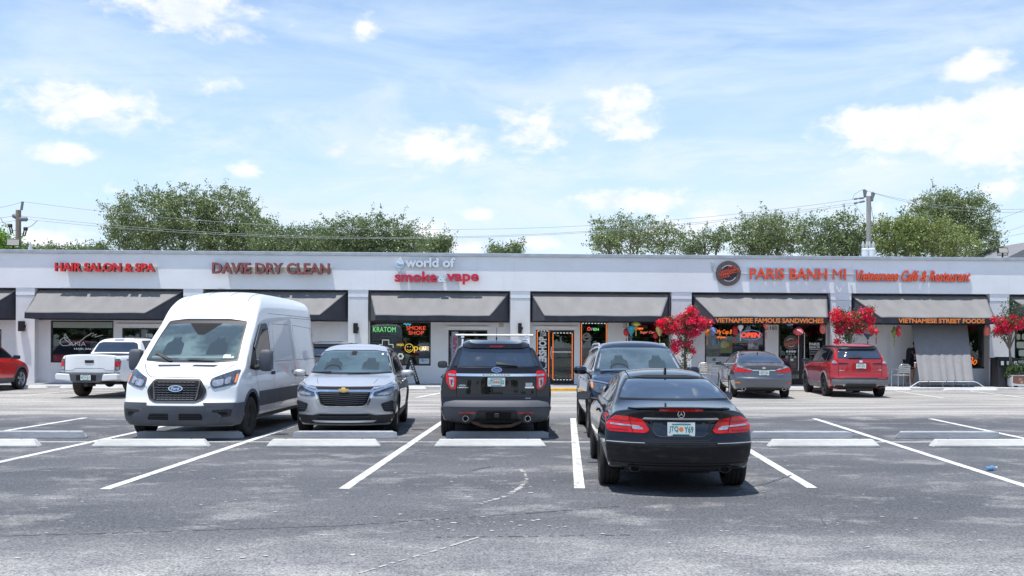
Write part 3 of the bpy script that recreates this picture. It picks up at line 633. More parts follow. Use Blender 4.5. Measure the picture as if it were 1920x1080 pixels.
# ------------------------------------------------------------------ wall fittings
for px0, px1, py0, py1, Y, l in ((37, 48, 602, 621, WY, 'black box wall light left of the hair salon window'), (663, 671.5, 606, 625, WY, 'black box wall light on the pilaster left of the smoke shop window'), (971, 978, 606, 625, WY, 'black box wall light on the pilaster left of the barbershop door')):
    a, b = P(px0, py1, Y), P(px1, py0, Y); t = thing('wall_light', l, 'wall light', ((a.x+b.x)/2, Y, (a.z+b.z)/2), 0, 'black wall lights on the pilasters'); w, h = (b.x-a.x)/2, (b.z-a.z)/2
    g = G(); g.box(-w, w, -.16, -.03, -h, h); g.build('housing', M['black'], t, bevel=.008)
    g = G(); g.box(-w*.5, w*.5, -.03, -.001, -h*.5, h*.5); g.box(w, w+.04, -.12, -.06, -h*.3, h*.25); g.build('bracket', M['black'], t)
for px0, px1, py0, py1, l in ((933, 947, 604, 615.5, 'small white notice on the wall right of the smoke shop door'), (1166, 1179, 604, 617, 'small white notice on the wall right of the barbershop window')):
    a, b = P(px0, py1, BAYY), P(px1, py0, BAYY); t = thing('notice_sign', l, 'sign', ((a.x+b.x)/2, BAYY, (a.z+b.z)/2)); w, h = (b.x-a.x)/2, (b.z-a.z)/2
    g = G(); g.box(-w, w, -.008, -.001, -h, h); g.build('plate', M['white_pl'], t)
    g = G()
    for k in range(4): g.box(-w*.7, w*(.7 if k % 2 else .55), -.0105, -.0085, h*(.55-k*.35)-.009, h*(.55-k*.35)+.009)
    g.build('text_line', mat('print_red_brown', (.25, .06, .05), .6), t)
def glyph(name, label, s, px0, px1, py0, py1, Y, m, depth=.0, bold=0, shear=0, cat='lettering', rot=0, parent=None, **k):
    a, b = P(px0, py1, Y), P(px1, py0, Y)
    if parent is not None:
        return text_on(name, s, a.x-parent.location.x, b.x-parent.location.x, a.z-parent.location.z, b.z-parent.location.z, Y-parent.location.y, depth, m, parent, bold, shear, **k)
    t = thing(name, label, cat, ((a.x+b.x)/2, Y, (a.z+b.z)/2)); w, h = (b.x-a.x)/2, (b.z-a.z)/2
    if rot: text_on('lettering', s, -h, h, -w, w, 0, depth, m, t, bold, shear, rot=rot, **k)
    else: text_on('lettering', s, -w, w, -h, h, 0, depth, m, t, bold, shear, **k)
    return t
GY = BAYY+.075    # just outside the panes
M['vinyl'] = mat('white_vinyl', (.75, .76, .76), .5)
glyph('house_number', 'white door number 7150 in the salon transom', '7150', 273, 286, 626, 632, GY, M['vinyl'], bold=.02, cat='number')
glyph('house_number', 'white door number 7156 above the smoke shop door', '7156', 849, 859, 623, 629, GY, M['vinyl'], bold=.02, cat='number')
glyph('house_number', 'white door number 7158 above the barbershop lettering', '7158', 1013, 1024, 623, 630.5, GY-.04, M['vinyl'], bold=.03, cat='number')
glyph('house_number', 'dark wall number 7160 left of the restaurant doors', '7160', 1437, 1457, 611, 618.5, BAYY-.004, mat('number_dark', (.05, .05, .05), .5), bold=.0, depth=.006, cat='number')
glyph('window_lettering', 'tall white vertical BARBERSHOP lettering beside the barbershop door', 'BARBERSHOP', 1009.5, 1025, 631, 712, GY-.04, M['vinyl'], bold=.05, rot=R_(90))
t = glyph('window_lettering', 'white salon name and swoosh on the hair salon window', 'ANA', 129.5, 161, 641.5, 648.5, GY, M['vinyl'], bold=-.01, cat='lettering')
glyph('lettering', '', 'HAIR SALON', 139, 185, 652.3, 655.7, GY, M['vinyl'], bold=.04, parent=t)
g = G(); sw = [(131, 637), (121, 632), (114, 637), (112, 643), (117, 648), (126, 648), (134, 644), (122, 626), (121, 635), (136, 648)]; sw2 = [(137, 647), (150, 640), (160, 632), (171, 625), (176, 624), (172, 631), (181, 626), (178, 632), (193, 628)]
for s_ in (sw, sw2): g.tube([P(a, b, GY-.004)-t.location for a, b in s_], .014, 5)
g.build('swoosh', M['vinyl'], t)
M['film'] = mat('frosted_green_film', (.30, .38, .33), .6, nscale=30, namt=.2)
a, b = P(98, 614.5, GY), P(211, 603, GY); g = G(); g.box(a.x, b.x, GY-.004, GY, a.z, b.z); g.build('window_film', M['film'], label='pale green frosted film across the top of the hair salon window', category='window film')

# neon and led
def neon(n, c, e=3.0): return mat('neon_'+n, tuple(min(1, x)*.6 for x in c), .4, emis=c, es=e*.6)
NY = BAYY+.14
NE = dict(red=neon('red', (1, .10, .05), 1.1), green=neon('green', (.25, 1, .30), .8), yellow=neon('yellow', (1, .62, .06), .9), cyan=neon('cyan', (.1, .8, 1), .9), orange=neon('orange', (1, .20, .02), 1.3), white=neon('white', (.9, 1, .9), .7), blue=neon('blue', (.25, .35, .8), .4))
glyph('neon_sign', 'green KRATOM neon sign in the smoke shop window', 'KRATOM', 699.5, 742, 613, 622.5, GY-.01, NE['green'], depth=.02, bold=-.0, cat='neon sign')
t = glyph('neon_sign', 'red two-line SMOKE SHOP neon sign in the smoke shop window', 'SMOKE', 762, 798, 611.5, 618.5, GY-.01, NE['red'], depth=.02, cat='neon sign'); glyph('lettering', '', 'SHOP', 766, 795, 620.5, 627.5, GY-.01, NE['red'], depth=.02, parent=t)
g = G(); g.tube([P(*q, GY-.01) for q in ((757, 608), (760, 606), (762, 610), (765, 606), (768, 610), (770, 607))], .02, 5); g.build('neon_sign', NE['cyan'], label='small cyan neon squiggle above the red smoke shop neon', category='neon sign')
glyph('neon_sign', 'tiny yellow neon lettering left of the smiling open sign', 'HQD', 744, 757, 644.5, 649, GY-.01, NE['yellow'], depth=.02, cat='neon sign', bold=.03)
t = glyph('neon_sign', 'yellow smiling-face open neon sign in the smoke shop window', 'pen', 776, 803, 649.5, 661, GY-.01, NE['yellow'], depth=.02, cat='neon sign')
c_ = P(767, 652.5, GY-.01)-t.location; g = G(); g.tube([c_+Vector((math.cos(k*.449)*.16, 0, math.sin(k*.449)*.16)) for k in range(15)], .013, 5, cap=False); g.tube([c_+Vector((math.cos(k*.3+3.6)*.09, 0, math.sin(k*.3+3.6)*.09)) for k in range(8)], .01, 5); g.build('smile', NE['yellow'], t)
g = G()
for dx in (-.05, .05): g.ball(c_+Vector((dx, 0, .05)), .018, 4)
g.build('eye', NE['white'], t)
q = [(711, 652), (711, 646), (717, 646), (717, 637.5), (729, 637.5), (729, 646), (737, 646), (737, 652)]; g = G(); g.tube([P(a, b, GY-.01) for a, b in q], .013, 5); g.build('neon_sign', NE['white'], label='pale neon cross outline low in the smoke shop window', category='neon sign')
c_ = P(751, 668, GY-.01); g = G()
for r_ in (.12, .08): g.tube([c_+Vector((math.cos(k*math.pi/3)*r_, 0, math.sin(k*math.pi/3)*r_)) for k in range(7)], .012, 5, cap=False)
g.build('neon_sign', NE['white'], label='small white double hexagon neon low in the smoke shop window', category='neon sign')
def poster(label, px0, px1, py0, py1, Y, cols, name='poster', n=5, seed=1):
    a, b = P(px0, py1, Y), P(px1, py0, Y); t = thing(name, label, name.replace('_', ' '), ((a.x+b.x)/2, Y, (a.z+b.z)/2)); w, h = (b.x-a.x)/2, (b.z-a.z)/2
    g = G(); g.box(-w, w, -.006, 0, -h, h); g.build('sheet', mat('print_'+'_'.join('%02d' % int(x*99) for x in cols[0]), cols[0], .5), t)
    r = random.Random(seed)
    for k in range(n):
        c = cols[1+k % (len(cols)-1)]; x, z = r.uniform(-w*.6, w*.6), r.uniform(-h*.6, h*.6); s = min(w, h)*r.uniform(.2, .4); g = G()
        g.prism(rnd([(max(-w, x-s*1.3), max(-h, z-s)), (min(w, x+s*1.3), max(-h, z-s)), (min(w, x+s*1.3), min(h, z+s)), (max(-w, x-s*1.3), min(h, z+s))], s*.4), -.0065-.0006*k-.002, -.0062-.0006*k); g.build('picture', mat('print_'+'_'.join('%02d' % int(q*99) for q in c), c, .5), t)
    return t
poster('blue and white sticker in the lower right of the smoke shop window', 786, 806, 672.5, 682, GY, [(.55, .62, .66), (.12, .30, .5), (.2, .4, .6)], n=4)
t = glyph('window_lettering', 'red vertical vape lettering in the smoke shop door', 'VAPE', 849.5, 857, 631, 668, GY, mat('vinyl_red', (.5, .05, .05), .5), bold=.03, rot=R_(90))
a, b = P(846, 719, GY+.003), P(859, 621, GY+.003); g = G(); g.box(a.x, b.x, GY+.003, GY+.007, .3, b.z); g.build('window_banner', mat('banner_lilac', (.30, .32, .48), .6), label='lilac strip banner behind the smoke shop door lettering', category='banner')
# led strips round the barbershop glass
def led(label, px0, px1, py0, py1, sides, par):
    a, b = P(px0, py1, GY-.045), P(px1, py0, GY-.045); t = thing('led_frame', label, 'led strip', (a.x, GY-.045, a.z)); w, h = b.x-a.x, b.z-a.z
    for x in (0, w): g = G(); g.box(x-.012, x+.012, -.01, 0, 0, h); g.build('strip', NE['orange'], t)
    for z in sides:
        zz = h if z else 0; n = max(3, int(w/.11)); g = G()
        for k in range(n): g.box(w*(k+.2)/n, w*(k+.72)/n, -.01, 0, zz-.014, zz+.014)
        g.build('lamp_row', NE['white'], t)
led('orange led strips framing the barbershop sidelight', 1007, 1029, 620.5, 712, (1,), None); led('orange led strips framing the barbershop door glass', 1036.5, 1073, 624.5, 712, (0, 1), None); led('orange led strips framing the barbershop window', 1090, 1137, 606.5, 688, (1,), None)
for k, (ch, c, px) in enumerate((('O', 'red', 1104.5), ('P', 'blue', 1110.5), ('E', 'green', 1114.8), ('N', 'green', 1119.5))):
    if k == 0: OT = glyph('neon_sign', 'small rainbow OPEN neon sign in the barbershop window', 'O', 1101, 1107.5, 613, 620, GY-.01, NE['red'], depth=.02, cat='neon sign', bold=.03)
    else: glyph('lettering', '', ch, px-2.1, px+2.1+(1 if k == 3 else 0), 615, 620, GY-.01, NE[c], depth=.02, bold=.02, parent=OT)
c_ = P(1100, 632, GY); t = thing('window_decal', 'faint round decal on the barbershop window', 'decal', c_); ring(.10, .17, -.003, 0, M['int_l'], 'ring', t, n=24); g = G(); g.box(-.12, .12, -.004, -.001, -.03, .03); g.build('bar', M['int_l'], t)
# restaurant window
t = glyph('neon_sign', 'orange script neon sign at the left of the restaurant window', 'My Cup B', 1344, 1372, 618, 628.5, GY-.01, NE['orange'], depth=.02, shear=.3, cat='neon sign'); glyph('lettering', '', 'of joe...', 1344, 1363, 630, 635, GY-.01, NE['orange'], depth=.02, shear=.3, parent=t, bold=.03)
t = glyph('neon_sign', 'red OPEN sign inside a blue oval in the restaurant window', 'OPEN', 1389, 1426, 623.5, 633, GY-.015, NE['red'], depth=.02, bold=.05, shear=.12, cat='neon sign')
g = G(); g.tube([(math.cos(k*2*math.pi/28)*.43, 0, math.sin(k*2*math.pi/28)*.19) for k in range(29)], .016, 5, cap=False); g.build('oval', NE['blue'], t)
t = glyph('neon_sign', 'orange script neon in the window behind the hanging lanterns', 'Crepe', 1190, 1206, 613, 619, GY-.01, NE['orange'], depth=.02, shear=.3, cat='neon sign', bold=.04); glyph('lettering', '', 'Sugar Cane', 1200, 1230, 620.5, 626.5, GY-.01, mat('neon_coral', (.8, .25, .18), emis=(1, .25, .15), es=.5), depth=.02, shear=.3, parent=t)
glyph('neon_sign', 'orange script neon at the right edge of the curtain', 'Bo', 1817, 1831.5, 669.5, 684, GY-.01, NE['orange'], depth=.02, shear=.35, cat='neon sign', bold=-.01)
poster('green food poster on the restaurant window', 1350, 1373, 637.5, 662, GY, [(.16, .20, .07), (.40, .38, .16), (.30, .10, .05), (.45, .45, .30)], n=7, seed=3)
poster('pale photo poster low under the open sign', 1402, 1422, 640, 655, GY, [(.30, .30, .30), (.5, .5, .5), (.14, .14, .2)], n=6, seed=5)
poster('white drinks menu strip at the foot of the restaurant window', 1324, 1369, 669, 688, GY, [(.48, .52, .54), (.35, .10, .06), (.12, .2, .12), (.4, .33, .08)], name='menu_board', n=6, seed=8)
t = glyph('window_lettering', 'white block restaurant name on the right-hand door', 'PARIS', 1517.5, 1537, 642.5, 648, GY-.03, M['vinyl'], bold=.05)
glyph('lettering', '', 'BANH MI', 1517.5, 1537, 649, 653, GY-.03, M['vinyl'], bold=.05, parent=t); glyph('lettering', '', 'VIETNAMESE', 1517.5, 1537, 654, 656, GY-.03, M['vinyl'], bold=.04, parent=t)
for k in range(3): glyph('lettering', '', 'Café & Restaurant', 1518, 1536, 658+k*3, 659.6+k*3, GY-.03, M['vinyl'], parent=t)
c_ = P(1483, 642.5, GY-.03); t = thing('window_decal', 'round dark and orange logo decal on the left-hand restaurant door', 'decal', c_)
ring(.0, .29, -.003, 0, mat('decal_brown', (.13, .10, .09), .5), 'disc', t); ring(.15, .17, -.005, -.0035, M['vinyl'], 'arc', t, R_(50), R_(150)); ring(.15, .17, -.005, -.0035, M['vinyl'], 'arc', t, R_(230), R_(330))
g = G(); g.prism([(-.26, -.13), (.26, -.01), (.26, .09), (-.26, -.03)], -.009, -.006); g.build('band', mat('decal_orange', (.5, .12, .05), .5), t)
t = thing('window_decal', 'row of small white round icons under the door logo', 'decal', P(1483, 659, GY-.03))
for k in range(4): q = G(); q.lathe([(0, -.002), (.045, -.002), (.045, 0)], ((k-1.5)*.10, 0, 0), ax='y', n=14); q.build('icon', M['vinyl'], t)
glyph('lettering', '', 'Follow us!', 1476, 1490, 662.5, 665, GY-.03, M['vinyl'], parent=t)
for k, c in enumerate(((.3, .32, .33), (.10, .28, .20), (.45, .33, .22))): q = G(); q.lathe([(0, -.002), (.06, -.002), (.06, 0)], ((k-1)*.16, 0, -.22), ax='y', n=14); q.build('badge', mat('badge_%d' % k, c, .5), t)
q = G(); q.box(-.02, .10, -.003, 0, -.37, -.28); q.build('sticker', M['vinyl'], t)
g = G(); g.box(X_(1464), X_(1499), GY-.01, GY-.004, Z_(675, 1480), Z_(672, 1480)); g.build('door_rail', mat('door_rail_red', (.20, .04, .05), .4), label='dark red rail across the left restaurant door', category='door rail')
glyph('window_lettering', 'large pale numerals at the foot of the right edge window', '950', 1908, 1926, 676, 684, GY, mat('vinyl_pale_green', (.45, .50, .40), .6), bold=.06)
t = thing('window_lettering', 'large pale green block characters on the right edge window', 'lettering', P(1912, 640, GY))
for a, b, c, d in ((1906, 1913, 626, 637), (1916, 1940, 626, 637), (1906, 1940, 641, 653), (1910, 1940, 656, 668)):
    p_, q_ = P(a, d, GY)-t.location, P(b, c, GY)-t.location; g = G(); g.prism(rnd([(p_.x, p_.z), (q_.x, p_.z), (q_.x, q_.z), (p_.x, q_.z)], .07), -.004, 0); g.build('character', MATS['vinyl_pale_green'], t)
# ================================================================== CARS
def pchip(pts):
    xs = [p[0] for p in pts]; ys = [p[1] for p in pts]; n = len(xs)
    if xs[0] > xs[-1]: xs.reverse(); ys.reverse()
    h = [xs[i+1]-xs[i] for i in range(n-1)]; d = [(ys[i+1]-ys[i])/h[i] for i in range(n-1)]; m = [0]*n
    m[0], m[-1] = d[0], d[-1]
    for i in range(1, n-1):
        if d[i-1]*d[i] <= 0: m[i] = 0
        else: w1, w2 = 2*h[i]+h[i-1], h[i]+2*h[i-1]; m[i] = (w1+w2)/(w1/d[i-1]+w2/d[i])
    def f(x):
        if x <= xs[0]: return ys[0]
        if x >= xs[-1]: return ys[-1]
        i = max(j for j in range(n-1) if xs[j] <= x); t = (x-xs[i])/h[i]
        return ys[i]*(1+2*t)*(1-t)**2+m[i]*h[i]*t*(1-t)**2+ys[i+1]*t*t*(3-2*t)+m[i+1]*h[i]*t*t*(t-1)
    return f
class Car:
    def __init__(s, name, label, cat, loc, rz, L, top, bot, plan, sec, rear, front, mt, rc=.2, fc=.2, Lr=.8, Lf=.8, crown=.04, yR=-1.3, yF=1.4, ra=.37, trk=.78, under=True, arch=True, hip=.02, rp=3, fp=2.6):
        s.t = thing(name, label, cat, (loc[0], loc[1], 0), rz); s.L = L; H = L/2
        ft, fb, fp_, fs, fr, ff = map(pchip, (top, bot, plan, sec, rear, front))
        NU, NV, NW = 14, 72, 18; vid = {}; vs = []
        def pos(u, v, w):
            y0 = -H+L*v; zt = ft(y0); zb = fb(y0); z = zb+w*(zt-zb)
            dr = (y0+H)/Lr; df = (H-y0)/Lf; y = y0
            if dr < 1: y += (1-dr)*(fr(z)+rc*abs(u)**rp)
            if df < 1: y -= (1-df)*(ff(z)+fc*abs(u)**fp)
            hw = fp_(y)*fs(z)
            for ya in (yR, yF): hw += hip*math.exp(-((y-ya)/.42)**2)*max(0, 1-abs(z-.62)/.45)
            zz = z-(crown*abs(u)**2.2+.02*abs(u)**8)*w**5
            return (u*hw, y, zz)
        us = [math.sin((i/NU*2-1)*math.pi/2*.92)/math.sin(math.pi/2*.92) for i in range(NU+1)]
        faces = []
        def V(i, j, k):
            key = (i, j, k)
            if key not in vid: vid[key] = len(vs); vs.append(pos(us[i], j/NV, k/NW))
            return vid[key]
        for j in range(NV):
            for i in range(NU):
                faces.append((V(i, j, NW), V(i+1, j, NW), V(i+1, j+1, NW), V(i, j+1, NW))); faces.append((V(i, j, 0), V(i, j+1, 0), V(i+1, j+1, 0), V(i+1, j, 0)))
            for k in range(NW):
                faces.append((V(0, j, k), V(0, j, k+1), V(0, j+1, k+1), V(0, j+1, k))); faces.append((V(NU, j, k), V(NU, j+1, k), V(NU, j+1, k+1), V(NU, j, k+1)))
        for i in range(NU):
            for k in range(NW):
                faces.append((V(i, 0, k), V(i+1, 0, k), V(i+1, 0, k+1), V(i, 0, k+1))); faces.append((V(i, NV, k), V(i, NV, k+1), V(i+1, NV, k+1), V(i+1, NV, k)))
        me = bpy.data.meshes.new('body'); me.from_pydata(vs, [], faces); me.materials.append(mt); me.materials.append(M['arch'])
        s.body = link('body', me, s.t)
        sb = s.body.modifiers.new('sub', 'SUBSURF'); sb.levels = 1; sb.render_levels = 1
        bpy.context.view_layer.update(); dg = bpy.context.evaluated_depsgraph_get(); e = s.body.evaluated_get(dg); m1 = bpy.data.meshes.new_from_object(e)
        s.body.modifiers.clear(); s.body.data = m1; m1.name = 'body'
        s.bvh = BVHTree.FromPolygons([v.co.copy() for v in m1.vertices], [tuple(p.vertices) for p in m1.polygons])
        if arch:
            q = G()
            for ya in (yR, yF):
                for sx in (-1, 1):
                    q.lathe([(0, sx*.5), (ra, sx*.5), (ra, sx*1.3), (0, sx*1.3)] if sx > 0 else [(0, -1.3), (ra, -1.3), (ra, -.5), (0, -.5)], (0, ya, s_wr := ra-.035), ax='x', n=36)
            cm = q.mesh('cut', M['arch']); bm = bmesh.new(); bm.from_mesh(cm); bmesh.ops.remove_doubles(bm, verts=bm.verts, dist=1e-5); bmesh.ops.recalc_face_normals(bm, faces=bm.faces); bm.to_mesh(cm); bm.free()
            co = bpy.data.objects.new('cut', cm); COL.objects.link(co); co.parent = s.t
            b = s.body.modifiers.new('b', 'BOOLEAN'); b.operation = 'DIFFERENCE'; b.object = co; b.solver = 'EXACT'; b.material_mode = 'TRANSFER'
            bpy.context.view_layer.update(); dg = bpy.context.evaluated_depsgraph_get(); m2 = bpy.data.meshes.new_from_object(s.body.evaluated_get(dg))
            s.body.modifiers.clear(); s.body.data = m2; m2.name = 'body'; bpy.data.objects.remove(co, do_unlink=True)
        s.body.data.shade_smooth(); s.body.data.set_sharp_from_angle(angle=R_(38))
        s.mt = mt; s.seamg = G()
        if under:
            g = G(); zb = min(p[1] for p in bot); w = max(p[1] for p in plan)*.72
            g.box(-w*.72, w*.72, -H+.95, H-.7, zb-.02, zb+.12); g.build('underbody', M['black'], s.t)
    # --- projection of outlines onto the body
    VIEW = dict(rear=(lambda a, b: Vector((a, -9, b)), Vector((0, 1, 0))), front=(lambda a, b: Vector((a, 9, b)), Vector((0, -1, 0))),
                left=(lambda a, b: Vector((-9, a, b)), Vector((1, 0, 0))), right=(lambda a, b: Vector((9, a, b)), Vector((-1, 0, 0))), top=(lambda a, b: Vector((a, b, 9)), Vector((0, 0, -1))))
    def hit(s, view, a, b, off=0):
        f, d = s.VIEW[view]; p, n, i, _ = s.bvh.ray_cast(f(a, b), d, 20)
        if p is None: return None
        if n.dot(d) > 0: n = -n
        return p+n*off
    def panel(s, name, view, pts, m, off=.006, r=0, parent=None, thick=.012, res=.055, seg=4, **tags):
        pl = rnd(pts, r, seg) if r else [tuple(p[:2]) for p in pts]
        b = []
        for i, p in enumerate(pl):
            q = pl[(i+1) % len(pl)]; d = math.hypot(q[0]-p[0], q[1]-p[1])
            if d < 1e-5: continue
            k = max(1, int(d/res))
            b += [(p[0]+(q[0]-p[0])*j/k, p[1]+(q[1]-p[1])*j/k) for j in range(k)]
        nb = len(b); x0, x1 = min(p[0] for p in b), max(p[0] for p in b); z0, z1 = min(p[1] for p in b), max(p[1] for p in b)
        def inside(x, z):
            c = False
            for i in range(nb):
                a, q = b[i-1], b[i]
                if (a[1] > z) != (q[1] > z) and x < (q[0]-a[0])*(z-a[1])/(q[1]-a[1])+a[0]: c = not c
            return c
        inner = []
        ny = int((z1-z0)/res)+1; nx = int((x1-x0)/res)+1
        for i in range(1, nx):
            for j in range(1, ny):
                x, z = x0+(x1-x0)*i/nx, z0+(z1-z0)*j/ny
                if inside(x, z) and min((x-p[0])**2+(z-p[1])**2 for p in b) > (res*.35)**2: inner.append((x, z))
        pts2 = [Vector(p) for p in b+inner]
        vo, _, fo, _, _, _ = delaunay_2d_cdt(pts2, [(i, (i+1) % nb) for i in range(nb)], [], 1, 1e-6)
        P3 = []; ok = []
        for p in vo:
            h = s.hit(view, p.x, p.y, off); ok.append(h is not None); P3.append(h or Vector((0, 0, 0)))
        tris = [f for f in fo if all(ok[i] for i in f)]
        if not tris: print('PANEL MISS', s.t.name, name, view); return None
        # boundary skirt
        from collections import Counter
        ed = Counter(); dirn = {}
        for f in tris:
            for i in range(len(f)):
                a, q = f[i], f[(i+1) % len(f)]; ed[frozenset((a, q))] += 1; dirn[frozenset((a, q))] = (a, q)
        vs = [tuple(p) for p in P3]; base = {}; fs = [tuple(f) for f in tris]; d = s.VIEW[view][1]
        for e, c in ed.items():
            if c == 1:
                a, q = dirn[e]
                for i in (a, q):
                    if i not in base: base[i] = len(vs); vs.append(tuple(P3[i]+d*thick))
                fs.append((q, a, base[a], base[q]))
        me = bpy.data.meshes.new(name); me.from_pydata(vs, [], fs); me.materials.append(m)
        bm = bmesh.new(); bm.from_mesh(me); bmesh.ops.recalc_face_normals(bm, faces=bm.faces)
        bm.normal_update(); tot = sum((f.normal.dot(d))*f.calc_area() for f in bm.faces)
        if tot > 0: bmesh.ops.reverse_faces(bm, faces=bm.faces)
        bm.to_mesh(me); bm.free()
        me.shade_smooth(); me.set_sharp_from_angle(angle=R_(42))
        o = link(name, me, parent or s.t); 
        if tags: tag(o, **tags)
        return o
    def pan2(s, name, view, pts, m, **k):
        "a panel and its mirror image on the other side"
        o2 = {'left': 'right', 'right': 'left'}
        a = s.panel(name, view, pts, m, **k)
        b = s.panel(name, o2.get(view, view), pts if view in o2 else [(-p[0], *p[1:]) for p in pts][::-1], m, **k)
        return a, b
    def seam(s, view, pts, w=.007, both=False):
        vws = [view]+([{'left': 'right', 'right': 'left'}.get(view)] if both and view in ('left', 'right') else [])
        for vw in vws:
            for mir in ((1, -1) if both and vw not in ('left', 'right') else (1,)):
                L = []
                for i in range(len(pts)-1):
                    a, b = pts[i], pts[i+1]; k = max(1, int(math.hypot(b[0]-a[0], b[1]-a[1])/.04)); L += [(a[0]+(b[0]-a[0])*j/k, a[1]+(b[1]-a[1])*j/k) for j in range(k)]
                L.append(pts[-1]); vs = []
                for i, p in enumerate(L):
                    q0, q1 = L[max(0, i-1)], L[min(len(L)-1, i+1)]; dx, dy = q1[0]-q0[0], q1[1]-q0[1]; l = math.hypot(dx, dy) or 1; nx, ny = -dy/l*w/2, dx/l*w/2
                    A = s.hit(vw, (p[0]+nx)*mir, p[1]+ny, .0018); B = s.hit(vw, (p[0]-nx)*mir, p[1]-ny, .0018)
                    if A is None or B is None: continue
                    vs += [A, B]
                n = len(vs)//2
                s.seamg.add(vs, [(2*i, 2*i+1, 2*i+3, 2*i+2) for i in range(n-1) if (vs[2*i]-vs[2*i+2]).length < .25])
    def done(s):
        if s.seamg.v: s.seamg.build('panel_gaps', M['gap'], s.t, fix=False, kind='stuff')
    def text(s, name, view, st, a0, a1, b0, b1, m, off=.012, bold=0, shear=0, parent=None):
        v, f = text_geo(st, bold, 0, shear); lo, hi = bb(v); vs = []; sg = -1 if view in ('front', 'right') and 0 else 1
        for p in v:
            fx = (p[0]-lo[0])/(hi[0]-lo[0]); fz = (p[1]-lo[1])/(hi[1]-lo[1]); h = s.hit(view, a0+fx*(a1-a0), b0+fz*(b1-b0), off)
            vs.append(h or Vector((0, 0, 0)))
        g = G(); g.add(vs, f); return g.build(name, m, parent or s.t, fix=False)
    def wheel(s, x, y, r, w=.22, style='spoke', n=5, rimr=.66, m='rim', tm='rubber', wd=.5, steer=0):
        sx = 1 if x > 0 else -1
        wo = G(); wo.lathe([(0, -.02), (r*.42, -.02), (r*.42, .02), (0, .02)], ax='x', n=20); wh = wo.build('wheel', M['steel'], s.t); wh.location = (x, y, r); wh.rotation_euler = (0, 0, steer)
        h = w/2; pr = [(r*rimr, -h*.82), (r*.74, -h*.98), (r*.90, -h), (r*.975, -h*.86), (r, -h*.66)]
        for c in (-.42, 0, .42): pr += [(r, (c-.07)*h), (r-.009, (c-.05)*h), (r-.009, (c+.05)*h), (r, (c+.07)*h)]
        pr += [(r, h*.66), (r*.975, h*.86), (r*.90, h), (r*.74, h*.98), (r*rimr, h*.82)]
        g = G(); g.lathe(pr, ax='x', n=40); g.build('tyre', M[tm], wh, smooth=45)
        g = G(); R = r*rimr; f = sx*h
        g.lathe([(R*1.01, -h*.8), (R*.93, -h*.6), (R*.90, 0), (R*.93, f*.55/abs(f)*h if 0 else f*.62), (R, f*.82), (R*1.045, f*.84)], ax='x', n=40)
        rb = g.build('rim', M[m], wh, smooth=40)
        g = G()
        if style == 'spoke':
            for k in range(n):
                a = 2*math.pi*k/n+.3
                for da in ((-.5, .5) if wd < .3 else (0,)):
                    a_ = a+da*.30; w1, w2 = R*wd*.30, R*wd*.42; pts = []
                    for (rr_, ww, dd) in ((R*.10, w1, f*.60), (R*.95, w2, f*.70)):
                        for sgn in (-1, 1): pts.append((dd, rr_*math.cos(a_)-sgn*ww*math.sin(a_), rr_*math.sin(a_)+sgn*ww*math.cos(a_)))
                    o = [(p[0]-sx*.035, p[1], p[2]) for p in pts]
                    g.add(pts+o, [(0, 1, 3, 2), (4, 6, 7, 5), (0, 2, 6, 4), (1, 5, 7, 3), (2, 3, 7, 6), (0, 4, 5, 1)])
            g.lathe([(0, f*.70), (R*.17, f*.70), (R*.2, f*.6), (R*.2, f*.4)], ax='x', n=18)
        else:
            g.lathe([(0, f*.72), (R*.25, f*.70), (R*.34, f*.45), (R*.62, f*.40), (R*.92, f*.50), (R*.93, f*.3)], ax='x', n=32)
        g.build('spokes', M[m], wh, smooth=35)
        g = G(); g.lathe([(R*.15, 0), (R*.9, 0), (R*.9, sx*.01), (R*.15, sx*.01)], (0, 0, 0), ax='x', n=24); g.build('brake_disc', M['steel'], wh)
        return wh
    def wheels(s, x, yR, yF, r, **k):
        for y in (yR, yF):
            for sx in (-1, 1): s.wheel(sx*x, y, r, **k)
    def mirror(s, y, z, x, m, sz=(.11, .07, .075), glassback=True, arm=.1):
        for sx in (-1, 1):
            g = G(); n = 8
            g.ball((0, 0, 0), sz, 7)
            for i, v in enumerate(g.v):
                # squared-off shell
                q = [math.copysign(min(1, abs(v[k]/sz[k])**.62), v[k])*sz[k] for k in range(3)]
                if q[1] < 0: q[1] *= .35
                g.v[i] = tuple(q)
            o = g.build('door_mirror', m, s.t, smooth=50); o.location = (sx*x, y, z)
            a = G(); a.tube([(-sx*(sz[0]*.6), .0, -sz[2]*.5), (-sx*(sz[0]+arm), .0, -sz[2]*.9)], .022, 6); a.build('mirror_arm', M['blkplastic'], o)
            if glassback:
                a = G(); a.prism(rnd([(-sz[0]*.82, -sz[2]*.78), (sz[0]*.82, -sz[2]*.78), (sz[0]*.82, sz[2]*.78), (-sz[0]*.82, sz[2]*.78)], .03), -sz[1]*.42, -sz[1]*.36); a.build('mirror_glass', M['glass_blue'], o)
